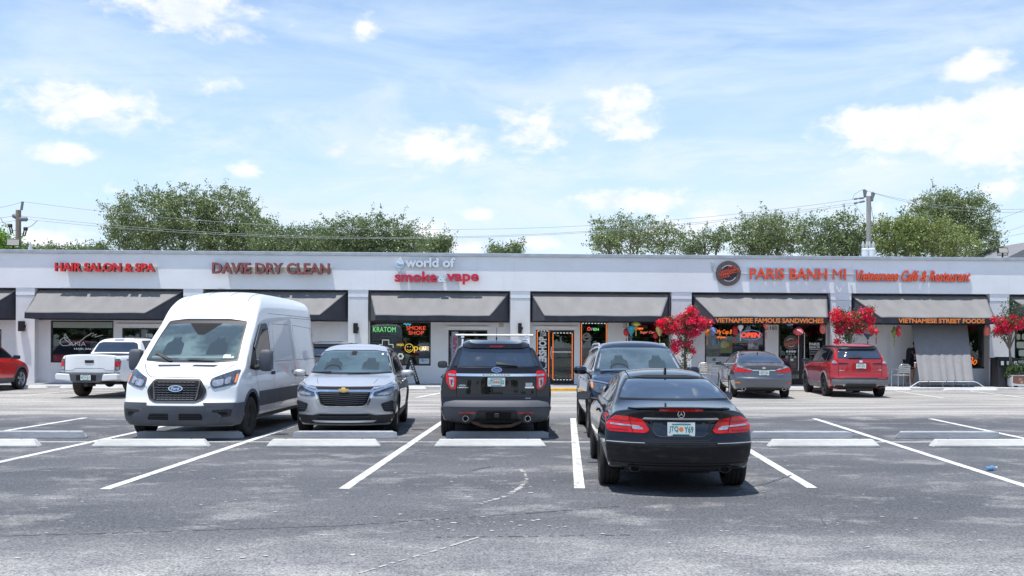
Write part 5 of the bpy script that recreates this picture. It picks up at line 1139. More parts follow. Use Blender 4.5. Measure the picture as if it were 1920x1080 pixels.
    for y, z in ((.62, 1.10), (-.93, 1.08)): c.pan2('door_handle', 'left', [(y-.09, z-.03), (y+.09, z-.03), (y+.09, z+.03), (y-.09, z+.03)], M['blkplastic'], off=.03, r=.02, thick=.03)
    for s in (-1, 1): c.seam('top', [(s*.60, .9), (s*.60, -2.9)], .012); c.seam('top', [(s*.22, .75), (s*.22, -2.9)], .012)
    c.seam('front', [(-.82, 1.30), (-.60, 1.13), (-.50, 1.085), (0, 1.08), (.50, 1.085), (.60, 1.13), (.82, 1.30)], .009)
    c.seam('front', [(-.58, .93), (-.53, .90)], both=True)
    for s in (-1, 1):
        g = G(); g.ball((0, 0, 0), (.12, .10, .20), 8)
        for i, v in enumerate(g.v): g.v[i] = tuple(math.copysign(abs(v[k]/d)**.5, v[k])*d for k, d in enumerate((.12, .09, .20)))
        o = g.build('door_mirror', M['greyplastic'], c.t, smooth=50); o.location = (s*1.21, 1.72, 1.36)
        a = G(); a.tube([(-s*.08, 0, -.1), (-s*.25, .02, -.14)], .045, 8); a.build('mirror_arm', M['blkplastic'], o)
        a = G(); a.box(-.10, .10, -.096, -.088, -.16, .17); a.build('mirror_glass', M['glass_blue'], o)
    g = G(); g.lathe([(0, .05), (.012, .045), (.02, 0)], (.15, -.1, 2.66), n=8); g.build('roof_antenna', M['black'], c.t)
    for y in (-1.78, 1.97):
        for s in (-1, 1): c.wheel(s*.90, y, .36, w=.23, style='steel', m='steel', tm='rubber', rimr=.60)
    c.pan2('tail_light', 'rear', [(-.97, 1.9), (-.86, 1.9), (-.86, 1.2), (-.97, 1.2)], M['redlens'], off=.01, r=.02)
    c.seam('rear', [(0, .5), (0, 2.4)])
    c.done(); return c
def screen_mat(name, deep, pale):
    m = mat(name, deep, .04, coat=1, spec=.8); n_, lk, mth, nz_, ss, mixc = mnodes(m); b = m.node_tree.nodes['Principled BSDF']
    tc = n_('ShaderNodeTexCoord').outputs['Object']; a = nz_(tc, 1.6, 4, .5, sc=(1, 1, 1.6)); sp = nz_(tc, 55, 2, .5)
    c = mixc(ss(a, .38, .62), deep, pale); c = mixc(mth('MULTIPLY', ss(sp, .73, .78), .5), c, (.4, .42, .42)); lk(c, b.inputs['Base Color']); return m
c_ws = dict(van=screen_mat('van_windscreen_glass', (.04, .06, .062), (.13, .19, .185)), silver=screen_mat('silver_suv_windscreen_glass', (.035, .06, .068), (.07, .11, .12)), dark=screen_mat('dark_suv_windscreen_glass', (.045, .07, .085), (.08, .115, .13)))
van()

# ---------------- silver SUV facing us -------------------
def equinox():
    c = Car('suv', 'silver SUV facing us with a gold bow-tie badge, between the van and the black SUV', 'car', (-2.24, 20.12), R_(180.2), 4.65,
        top=[(-2.325, 1.46), (-2.0, 1.55), (-1.2, 1.63), (-.2, 1.665), (.25, 1.62), (.7, 1.40), (1.05, 1.17), (1.2, 1.12), (1.8, 1.04), (2.15, .95), (2.325, .88)],
        bot=[(-2.325, .35), (-2.0, .26), (1.4, .22), (2.325, .20)],
        plan=[(-2.325, .82), (-2.0, .90), (-1.3, .92), (1.4, .915), (1.9, .88), (2.325, .76)],
        sec=[(.18, .88), (.35, .97), (.7, 1.0), (.92, .985), (1.02, .94), (1.10, .885), (1.3, .80), (1.5, .725), (1.67, .62)],
        rear=[(.3, .1), (.5, 0), (.9, .06), (1.1, .1), (1.45, .4), (1.6, .5)], front=[(.18, .16), (.32, .05), (.5, .0), (.68, .0), (.85, .04), (.95, .10)],
        mt=PAINT['silver'], rc=.2, fc=.33, Lr=1.2, Lf=.9, crown=.045, yR=-1.33, yF=1.39, ra=.395)
    c.panel('windscreen_surround', 'front', [(-.775, 1.115), (-.4, 1.095), (.4, 1.095), (.775, 1.115), (.63, 1.51), (.4, 1.545), (-.4, 1.545), (-.63, 1.51)], M['black'], off=.004, r=.03)
    c.panel('windscreen', 'front', [(-.745, 1.135), (-.4, 1.12), (.4, 1.12), (.745, 1.135), (.61, 1.495), (.4, 1.525), (-.4, 1.525), (-.61, 1.495)], c_ws['silver'], off=.009, r=.03)
    c.panel('mirror_base', 'front', [(-.05, 1.515), (.05, 1.515), (.045, 1.44), (-.045, 1.44)], M['gap'], off=.012, r=.015)
    c.panel('wiper', 'front', [(.72, 1.115), (.40, 1.135), (.36, 1.122), (.40, 1.108)], M['black'], off=.02, r=.004); c.panel('wiper', 'front', [(.05, 1.105), (-.35, 1.115), (-.37, 1.105), (.05, 1.092)], M['black'], off=.02, r=.004)
    for s in (-1, 1): c.panel('seat_shape', 'front', [(s*a, b) for a, b in ((.18, 1.17), (.20, 1.30), (.27, 1.33), (.28, 1.40), (.42, 1.40), (.43, 1.33), (.50, 1.30), (.52, 1.17))][::-s], MATS['cabin_dark'], off=.0105, r=.03)
    c.panel('steering_wheel_shape', 'front', [(.36+math.cos(a)*.16, 1.16+math.sin(a)*.10) for a in [R_(180*k/10) for k in range(11)]]+[(.36+math.cos(a)*.138, 1.16+math.sin(a)*.08) for a in [R_(180-180*k/10) for k in range(11)]], M['gap'], off=.0125)
    c.panel('permit_sticker', 'front', [(-.56, 1.475), (-.525, 1.475), (-.53, 1.445), (-.565, 1.445)], M['white_pl'], off=.013)
    for s in (-1, 1):
        f = lambda q: [(a*s, b) for a, b in q][::-s]
        # upper lamp strip and lower lamp with chrome bar
        h = c.panel('headlight', 'front', f([(.50, .835), (.80, .915), (.90, .955), (.905, .86), (.80, .745), (.55, .725), (.50, .78)]), M['lampdk'], off=.012, r=.02)
        c.panel('running_lamp', 'front', f([(.50, .868), (.80, .935), (.88, .955), (.87, .925), (.75, .885), (.50, .845)]), M['lens'], off=.02, r=.01, parent=h); c.panel('chrome_bar', 'front', f([(.36, .825), (.52, .833), (.86, .905), (.86, .882), (.54, .805), (.46, .80)]), M['chrome'], off=.026, r=.006, parent=h)
        c.panel('lamp_lens', 'front', f([(.58, .775), (.80, .82), (.84, .79), (.79, .755), (.60, .745)]), M['lens'], off=.018, r=.015, parent=h)
        c.panel('side_intake', 'front', f([(.64, .60), (.86, .66), (.90, .55), (.88, .44), (.70, .455)]), M['blkplastic'], off=.008, r=.04)
        for k in range(4): c.panel('intake_slat', 'front', f([(.70, .50+k*.035), (.84, .50+k*.04), (.84, .508+k*.04), (.70, .508+k*.035)]), M['greyplastic'], off=.014)
        c.panel('fog_chrome', 'front', f([(.855, .64), (.885, .66), (.90, .44), (.87, .40), (.85, .50)]), M['lens'], off=.02, r=.012)
    g1 = c.panel('grille', 'front', [(-.47, .80), (.47, .80), (.40, .60), (.33, .565), (-.33, .565), (-.40, .60)], M['gap'], off=.012, r=.03)
    for k in range(6):
        z = .60+k*.034; w = .33+(z-.565)*.5; c.panel('grille_slat', 'front', [(-w, z+.008), (0, z-.006), (w, z+.008), (w, z+.016), (0, z+.004), (-w, z+.016)], M['greyplastic'], off=.024, parent=g1)
    for s in (-1, 1): c.panel('grille_chrome', 'front', [(s*a, b) for a, b in ((.50, .825), (.535, .825), (.43, .575), (.36, .545), (.34, .558), (.40, .59))][::-s], M['chrome'], off=.024, r=.01)
    c.panel('grille_chrome', 'front', [(-.36, .546), (.36, .546), (.34, .562), (-.34, .562)], M['chrome'], off=.024)
    c.panel('grille_bar', 'front', [(-.52, .87), (.52, .87), (.50, .89), (-.50, .89)], M['gap'], off=.01); c.panel('grille_bar', 'front', [(-.50, .812), (.50, .812), (.50, .842), (-.50, .842)], M['chrome'], off=.028, r=.005); c.panel('upper_grille', 'front', [(-.48, .846), (.48, .846), (.48, .866), (-.48, .866)], M['gap'], off=.014)
    b = [(-.09, .008), (-.075, -.022), (-.03, -.022), (-.03, -.034), (.035, -.034), (.038, -.022), (.085, -.022), (.095, .008), (.085, .022), (.03, .022), (.03, .034), (-.035, .034), (-.038, .022), (-.08, .022)]
    c.panel('emblem', 'front', [(-a, .828+q) for a, q in b][::-1], M['gold'], off=.045, thick=.02)
    c.panel('lower_bumper', 'front', [(-.90, .46), (-.86, .40), (-.55, .395), (-.45, .425), (.45, .425), (.55, .395), (.86, .40), (.90, .46), (.90, .27), (.70, .245), (-.70, .245), (-.90, .27)], M['blkplastic'], off=.014, r=.02)
    c.panel('lower_grille', 'front', [(-.42, .41), (.42, .41), (.48, .335), (-.48, .335)], M['gap'], off=.02, r=.015)
    for k in range(2): c.panel('intake_slat', 'front', [(-.44, .355+k*.025), (.44, .355+k*.025), (.44, .363+k*.025), (-.44, .363+k*.025)], M['greyplastic'], off=.026)
    c.panel('skid_trim', 'front', [(-.56, .315), (-.50, .285), (.50, .285), (.56, .315), (.50, .318), (-.50, .318)], M['satin'], off=.035, r=.006)
    c.seam('front', [(-.86, .985), (-.70, .915), (-.5, .90), (.5, .90), (.70, .915), (.86, .985)], .01); c.seam('front', [(-.60, 1.09), (-.50, .95)], .006, both=True)
    c.sideglass([[(-2.0, 1.22), (-1.8, 1.40), (-1.15, 1.50), (-1.1, 1.13), (-1.9, 1.14)], [(-1.05, 1.13), (-1.08, 1.505), (-.17, 1.54), (-.15, 1.11)], [(-.1, 1.11), (-.1, 1.54), (.22, 1.515), (.80, 1.18), (.80, 1.10)]], frame=[(-2.1, 1.2), (-1.85, 1.44), (-1, 1.54), (-.1, 1.57), (.25, 1.545), (.98, 1.10), (.8, 1.07), (-1.9, 1.11)])
    for y in (-1.33, 1.39):
        ring_ = [(y+math.cos(a)*.40, .36+math.sin(a)*.40) for a in [R_(-15+210*k/16) for k in range(17)]]+[(y+math.cos(a)*.44, .36+math.sin(a)*.44) for a in [R_(195-210*k/16) for k in range(17)]]
        c.pan2('arch_trim', 'left', ring_, M['blkplastic'], off=.008, thick=.02)
    c.pan2('sill_cladding', 'left', [(-.93, .25), (.98, .25), (.98, .40), (-.93, .40)], M['blkplastic'], off=.012)
    c.doors([[(-.98, 1.1), (-.93, .6)], [(-.08, 1.1), (-.05, .42)], [(.85, 1.08), (.95, .75), (.90, .42)]], [(-.75, .93), (.15, .92)])
    c.mirror(.72, 1.10, 1.035, PAINT['silver'], (.125, .09, .07), glassback=True); c.shark(-1.8, 0, .05, PAINT['silver'])
    c.wheels(.80, -1.33, 1.39, .355, w=.22, n=5, wd=.28); c.pan2('tail_light', 'rear', [(-.86, 1.1), (-.5, 1.05), (-.5, .95), (-.86, .92)], M['redlens'], off=.01, r=.03)
    c.done(); return c
equinox()

# ---------------- midnight blue SUV behind the coupe -------------------
def infiniti():
    c = Car('suv', 'midnight blue SUV facing us, half hidden behind the black coupe', 'car', (3.19, 19.45), R_(177.2), 4.99,
        top=[(-2.49, 1.60), (-2.1, 1.66), (-1, 1.72), (0, 1.745), (.35, 1.71), (.75, 1.52), (1.15, 1.25), (1.3, 1.19), (1.8, 1.12), (2.3, 1.0), (2.495, .85)],
        bot=[(-2.49, .33), (-2.0, .26), (1.4, .24), (2.49, .24)],
        plan=[(-2.49, .86), (-2.1, .95), (-1.3, .98), (1.5, .98), (2.0, .94), (2.49, .72)],
        sec=[(.2, .88), (.4, .97), (.75, 1.0), (1.0, .985), (1.10, .94), (1.18, .88), (1.4, .79), (1.6, .71), (1.745, .62)],
        rear=[(.3, .1), (.5, 0), (.9, .05), (1.1, .1), (1.6, .35)], front=[(.25, .12), (.45, 0), (.8, .03), (1.0, .14), (1.1, .2)],
        mt=PAINT['blueblack'], rc=.2, fc=.36, Lr=1.1, Lf=1.0, crown=.045, yR=-1.42, yF=1.48, ra=.405)
    c.panel('windscreen_surround', 'front', [(-.82, 1.20), (-.4, 1.17), (.4, 1.17), (.82, 1.20), (.67, 1.60), (.4, 1.63), (-.4, 1.63), (-.67, 1.60)], M['black'], off=.004, r=.03)
    c.panel('windscreen', 'front', [(-.79, 1.215), (-.4, 1.19), (.4, 1.19), (.79, 1.215), (.65, 1.585), (.4, 1.61), (-.4, 1.61), (-.65, 1.585)], c_ws['dark'], off=.009, r=.03)
    for s in (-1, 1): c.panel('seat_shape', 'front', [(s*a, b) for a, b in ((.18, 1.24), (.20, 1.37), (.27, 1.40), (.28, 1.48), (.42, 1.48), (.43, 1.40), (.50, 1.37), (.52, 1.24))][::-s], MATS['cabin_dark'], off=.0105, r=.03)
    c.panel('steering_wheel_shape', 'front', [(.36+math.cos(a)*.17, 1.22+math.sin(a)*.10) for a in [R_(180*k/10) for k in range(11)]]+[(.36+math.cos(a)*.145, 1.22+math.sin(a)*.08) for a in [R_(180-180*k/10) for k in range(11)]], M['gap'], off=.0125)
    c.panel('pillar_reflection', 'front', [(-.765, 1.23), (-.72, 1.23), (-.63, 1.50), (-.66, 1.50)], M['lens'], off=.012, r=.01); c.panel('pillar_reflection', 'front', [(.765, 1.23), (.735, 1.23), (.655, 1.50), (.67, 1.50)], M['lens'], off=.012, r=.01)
    c.panel('wiper', 'front', [(.72, 1.195), (.32, 1.205), (.2, 1.19), (.72, 1.18)], M['chrome'], off=.02, r=.004)
    for s in (-1, 1):
        f = lambda q: [(a*s, b) for a, b in q][::-s]
        h = c.panel('headlight', 'front', f([(.52, .955), (.80, 1.0), (.93, 1.02), (.935, .90), (.85, .83), (.60, .82), (.50, .87)]), M['lampdk'], off=.012, r=.03); c.panel('chrome_bar', 'front', f([(.50, .965), (.80, 1.015), (.93, 1.035), (.93, 1.015), (.80, .995), (.50, .945)]), M['chrome'], off=.02, parent=h)
        c.panel('lamp_lens', 'front', f([(.60, .92), (.72, .94), (.74, .87), (.62, .86)]), M['lens'], off=.018, r=.03, parent=h); c.panel('indicator_lens', 'front', f([(.895, 1.0), (.925, 1.005), (.925, .91), (.895, .90)]), M['orange'], off=.018, r=.008, parent=h)
    c.panel('grille', 'front', [(-.46, .93), (.46, .93), (.52, .80), (.36, .62), (-.36, .62), (-.52, .80)], M['black'], off=.012, r=.05)
    c.panel('lower_grille', 'front', [(-.7, .42), (.7, .42), (.62, .30), (-.62, .30)], M['blkplastic'], off=.012, r=.03)
    c.seam('front', [(-.90, 1.08), (-.70, .985), (-.45, .955), (.45, .955), (.70, .985), (.90, 1.08)], .01)
    c.sideglass([[(-2.1, 1.3), (-1.9, 1.47), (-1.2, 1.56), (-1.15, 1.22), (-2.0, 1.22)], [(-1.1, 1.22), (-1.13, 1.57), (-.17, 1.61), (-.15, 1.2)], [(-.1, 1.2), (-.1, 1.61), (.25, 1.59), (.88, 1.26), (.88, 1.19)]], frame=[(-2.2, 1.28), (-1.95, 1.51), (-1, 1.61), (-.1, 1.645), (.3, 1.62), (1.05, 1.19), (.9, 1.16), (-2, 1.19)], fm='satin')
    c.doors([[(-1.02, 1.18), (-1.0, .6)], [(-.08, 1.18), (-.05, .4)], [(.93, 1.16), (1.0, .8), (.95, .4)]], [(-.8, 1.0), (.15, 1.0)], M['chrome'])
    c.mirror(.78, 1.19, 1.06, PAINT['blueblack'], (.125, .10, .08)); c.rails(.64, -1.8, .1, 'satin', .05)
    c.wheels(.855, -1.42, 1.48, .375, w=.24, n=7, wd=.28); c.pan2('tail_light', 'rear', [(-.9, 1.15), (-.5, 1.1), (-.5, 1.0), (-.9, .95)], M['redlens'], off=.01, r=.03)
    c.done(); return c
infiniti()

# ---------------- grey sedan -------------------
def lexus():
    c = Car('sedan', 'grey four-door sedan parked in front of the restaurant window', 'car', (9.35, 32.55), R_(-7.6), 4.9,
        top=[(-2.45, 1.03), (-2.2, 1.07), (-1.95, 1.09), (-1.75, 1.12), (-1.3, 1.29), (-.8, 1.41), (-.2, 1.465), (.3, 1.44), (.8, 1.25), (1.25, 1.03), (1.45, 1.0), (2.1, .90), (2.45, .75)],
        bot=[(-2.45, .30), (-2.0, .24), (1.5, .20), (2.45, .22)],
        plan=[(-2.45, .80), (-2.2, .87), (-1.5, .91), (1.5, .91), (2.1, .85), (2.45, .70)],
        sec=[(.2, .88), (.35, .96), (.65, 1.0), (.9, .975), (1.02, .90), (1.1, .83), (1.25, .75), (1.38, .67), (1.47, .58)],
        rear=[(.25, .14), (.38, .02), (.62, 0), (.68, .05), (.95, .09), (1.08, .04), (1.2, .03)], front=[(.2, .1), (.5, 0), (.9, .15)],
        mt=PAINT['grey'], rc=.22, fc=.3, crown=.04, yR=-1.30, yF=1.52, ra=.365)
    c.panel('rear_window', 'rear', [(-.67, 1.105), (.67, 1.105), (.56, 1.36), (.45, 1.385), (-.45, 1.385), (-.56, 1.36)], M['glass_blue'], off=.007, r=.03)
    for s in (-1, 1):
        f = lambda q: [(a*s, b) for a, b in q][::s]
        l = c.panel('tail_light', 'rear', f([(.33, .86), (.42, .80), (.87, .815), (.89, .98), (.80, .99)]), M['redlens'], off=.012, r=.02); c.panel('reverse_lens', 'rear', f([(.34, .872), (.55, .91), (.80, .99), (.62, .995), (.36, .895)]), M['lens'], off=.018, r=.008, parent=l); c.panel('lamp_gap', 'rear', f([(.545, .90), (.552, .90), (.552, .80), (.545, .80)]), M['gap'], off=.016, parent=l)
        c.panel('reflector', 'rear', f([(.70, .475), (.86, .475), (.84, .51), (.71, .52)]), M['orange'] if s < 0 else M['redrefl'], off=.012, r=.01)
        c.pipe(s*.61, -2.37, .30, .062, .75, ln=.2)
    c.panel('chrome_strip', 'rear', [(-.34, .862), (.34, .862), (.34, .885), (-.34, .885)], M['chrome'], off=.018, r=.005)
    c.plate('rear', 0, .80, ('DVS', 'N41'), frame='steel')
    c.panel('emblem', 'rear', [(math.cos(k*.5236)*.055, .945+math.sin(k*.5236)*.038) for k in range(12)], M['chrome'], off=.012); c.text('lettering', 'rear', 'ES 350', .42, .62, .745, .765, M['chrome'], off=.006, bold=.01)
    c.seam('rear', [(-.64, 1.02), (-.62, .75), (-.52, .67), (.52, .67), (.62, .75), (.64, 1.02)], .01)
    c.panel('rear_valance', 'rear', [(-.55, .25), (.55, .25), (.5, .35), (-.5, .35)], M['blkplastic'], off=.008, r=.03)
    c.sideglass([[(-1.45, 1.12), (-1.1, 1.25), (-.55, 1.36), (-.5, 1.05), (-1.4, 1.07)], [(-.45, 1.05), (-.48, 1.37), (-.1, 1.40), (.25, 1.37), (.9, 1.08), (.85, 1.03)]], frame=[(-1.6, 1.1), (-1.15, 1.28), (-.5, 1.405), (-.1, 1.43), (.3, 1.40), (1.05, 1.06), (.9, 1.0), (-1.45, 1.04)], fm='satin')
    c.doors([[(-1.0, 1.03), (-.95, .6)], [(-.45, 1.03), (-.42, .4)], [(.75, 1.0), (.8, .7), (.75, .35)]], [(-.85, .90), (.0, .88)])
    c.mirror(.68, 1.03, 1.02, PAINT['grey'], (.115, .08, .07)); c.shark(-1.0, 0, .05)
    c.wheels(.80, -1.30, 1.52, .335, w=.22, n=7, wd=.28)
    c.done()
lexus()

# ---------------- deep red SUV -------------------
def crv(name, label, loc, rz, P_, plate=True):
    c = Car(name, label, 'car', loc, rz, 4.69,
        top=[(-2.345, 1.58), (-2.0, 1.63), (-1.2, 1.675), (-.2, 1.69), (.3, 1.65), (.8, 1.38), (1.15, 1.13), (1.35, 1.08), (2.0, .98), (2.345, .85)],
        bot=[(-2.345, .36), (-2.0, .27), (1.4, .24), (2.345, .24)],
        plan=[(-2.345, .84), (-2.1, .905), (-1.4, .935), (1.4, .93), (1.9, .88), (2.345, .72)],
        sec=[(.2, .88), (.4, .98), (.7, 1.0), (.98, .985), (1.08, .94), (1.16, .875), (1.3, .81), (1.5, .735), (1.69, .64)],
        rear=[(.3, .2), (.40, .04), (.52, 0), (.62, 0), (.66, .06), (1.0, .09), (1.2, .10), (1.28, .14), (1.55, .34), (1.62, .32), (1.7, .30)], front=[(.2, .1), (.5, 0), (.9, .1)],
        mt=P_, rc=.22, fc=.3, Lr=1.2, crown=.045, yR=-1.32, yF=1.38, ra=.405)
    c.panel('window_surround', 'rear', [(-.70, 1.22), (.70, 1.22), (.60, 1.56), (.50, 1.60), (-.50, 1.60), (-.60, 1.56)], M['black'], off=.004, r=.03)
    c.panel('rear_window', 'rear', [(-.67, 1.24), (.67, 1.24), (.60, 1.51), (-.60, 1.51)], M['glass_blue'], off=.010, r=.03)
    c.panel('rear_spoiler', 'rear', [(-.60, 1.515), (.60, 1.515), (.58, 1.585), (.5, 1.61), (-.5, 1.61), (-.58, 1.585)], M['black'], off=.05, thick=.05, r=.04)
    c.panel('spoiler_top', 'rear', [(-.60, 1.575), (.60, 1.575), (.5, 1.65), (-.5, 1.65)], P_, off=.062, thick=.05, r=.03)
    c.panel('wiper', 'rear', [(-.36, 1.245), (.02, 1.245), (.02, 1.285), (-.12, 1.285), (-.36, 1.262)], M['black'], off=.03, r=.006)
    for s in (-1, 1):
        f = lambda q: [(a*s, b) for a, b in q][::s]
        c.panel('pillar_light', 'rear', f([(.70, 1.20), (.76, 1.20), (.665, 1.52), (.635, 1.52)]), M['redlens'], off=.012, r=.015)
        l = c.panel('tail_light', 'rear', f([(.66, 1.05), (.90, 1.05), (.89, 1.19), (.70, 1.21)]), M['redlens'], off=.014, r=.02); c.panel('reverse_lens', 'rear', f([(.69, 1.08), (.82, 1.075), (.82, 1.15), (.74, 1.17)]), M['lens'], off=.02, r=.02, parent=l)
        c.panel('lamp_tail', 'rear', f([(.36, 1.06), (.67, 1.05), (.67, 1.10), (.40, 1.09)]), M['black'], off=.012, r=.01)
        c.panel('reflector', 'rear', f([(.52, .605), (.80, .605), (.78, .625), (.52, .625)]), M['redrefl'], off=.024, r=.005)
        h = c.panel('exhaust_trim', 'rear', f([(.52, .355), (.80, .36), (.78, .42), (.50, .43)]), M['chrome'], off=.03, r=.015); c.panel('exhaust_bore', 'rear', f([(.54, .37), (.78, .372), (.76, .408), (.53, .415)]), M['gap'], off=.034, r=.012, parent=h)
    c.plate('rear', 0, 1.0, ('KQ4', '8TD'), frame='steel')
    c.panel('emblem', 'rear', [(-.045, 1.11), (.045, 1.11), (.05, 1.175), (-.05, 1.175)], M['chrome'], off=.014, r=.01); c.text('lettering', 'rear', 'CR-V', -.64, -.50, .84, .87, M['chrome'], off=.006, bold=.04); c.text('lettering', 'rear', 'HYBRID', .50, .66, .87, .89, M['chrome'], off=.006, bold=.05)
    c.seam('rear', [(-.68, 1.2), (-.66, .64), (.66, .64), (.68, 1.2)], .012); c.seam('rear', [(-.62, .82), (.62, .82)], .006)
    c.panel('bumper_black', 'rear', [(-.92, .58), (.92, .58), (.90, .645), (-.90, .645)], M['blkplastic'], off=.01)
    c.panel('bumper_grey', 'rear', [(-.86, .575), (.86, .575), (.88, .46), (.78, .34), (-.78, .34), (-.88, .46)], M['ltgreyplastic'], off=.016, r=.03)
    c.panel('rear_diffuser', 'rear', [(-.45, .46), (.45, .46), (.50, .33), (-.50, .33)], M['blkplastic'], off=.022, r=.03)
    q = G(); q.tube([(-.4, -2.05, .27), (.4, -2.05, .27)], .07, 12); q.build('silencer', M['steel'], c.t, smooth=50)
    c.pan2('sill_cladding', 'left', [(-.93, .26), (.98, .26), (.98, .45), (-.93, .45)], M['ltgreyplastic'], off=.012)
    for y in (-1.32, 1.38):
        ring_ = [(y+math.cos(a)*.41, .37+math.sin(a)*.41) for a in [R_(-12+204*k/16) for k in range(17)]]+[(y+math.cos(a)*.47, .37+math.sin(a)*.47) for a in [R_(192-204*k/16) for k in range(17)]]
        c.pan2('arch_trim', 'left', ring_, M['ltgreyplastic'], off=.010, thick=.02)
    c.sideglass([[(-1.75, 1.2), (-1.6, 1.42), (-1.2, 1.50), (-1.15, 1.15), (-1.7, 1.15)], [(-1.1, 1.15), (-1.13, 1.52), (-.17, 1.56), (-.15, 1.12)], [(-.1, 1.12), (-.1, 1.56), (.25, 1.54), (.88, 1.17), (.88, 1.10)]], frame=[(-1.9, 1.18), (-1.65, 1.47), (-1, 1.56), (-.1, 1.595), (.3, 1.57), (1.05, 1.12), (.9, 1.07), (-1.8, 1.12)])
    c.doors([[(-1.02, 1.1), (-1.0, .6)], [(-.08, 1.1), (-.05, .45)], [(.93, 1.08), (1.0, .75), (.95, .45)]], [(-.8, .98), (.15, .97)])
    c.mirror(.78, 1.12, 1.06, M['black'], (.12, .09, .075)); c.rails(.62, -1.7, .2, 'blkplastic', .045); c.shark(-1.6, 0, .05, P_)
    c.panel('windscreen', 'front', [(-.76, 1.12), (.76, 1.12), (.62, 1.58), (-.62, 1.58)], M['glass_dk'], off=.008, r=.05)
    c.pan2('headlight', 'front', [(-.88, .95), (-.45, .88), (-.45, .8), (-.86, .8)], M['lampdk'], off=.01, r=.03)
    c.wheels(.82, -1.32, 1.38, .37, w=.235, n=5, m='rim_dk', wd=.5)
    c.done(); return c
crv('suv', 'deep red SUV with grey lower trim parked by the pink bougainvillea', (12.60, 33.15), R_(-6.6), PAINT['red'])
crv('suv', 'dark grey SUV almost hidden between the white van and the silver SUV', (-4.35, 33.4), R_(-5.4), PAINT['grey'])

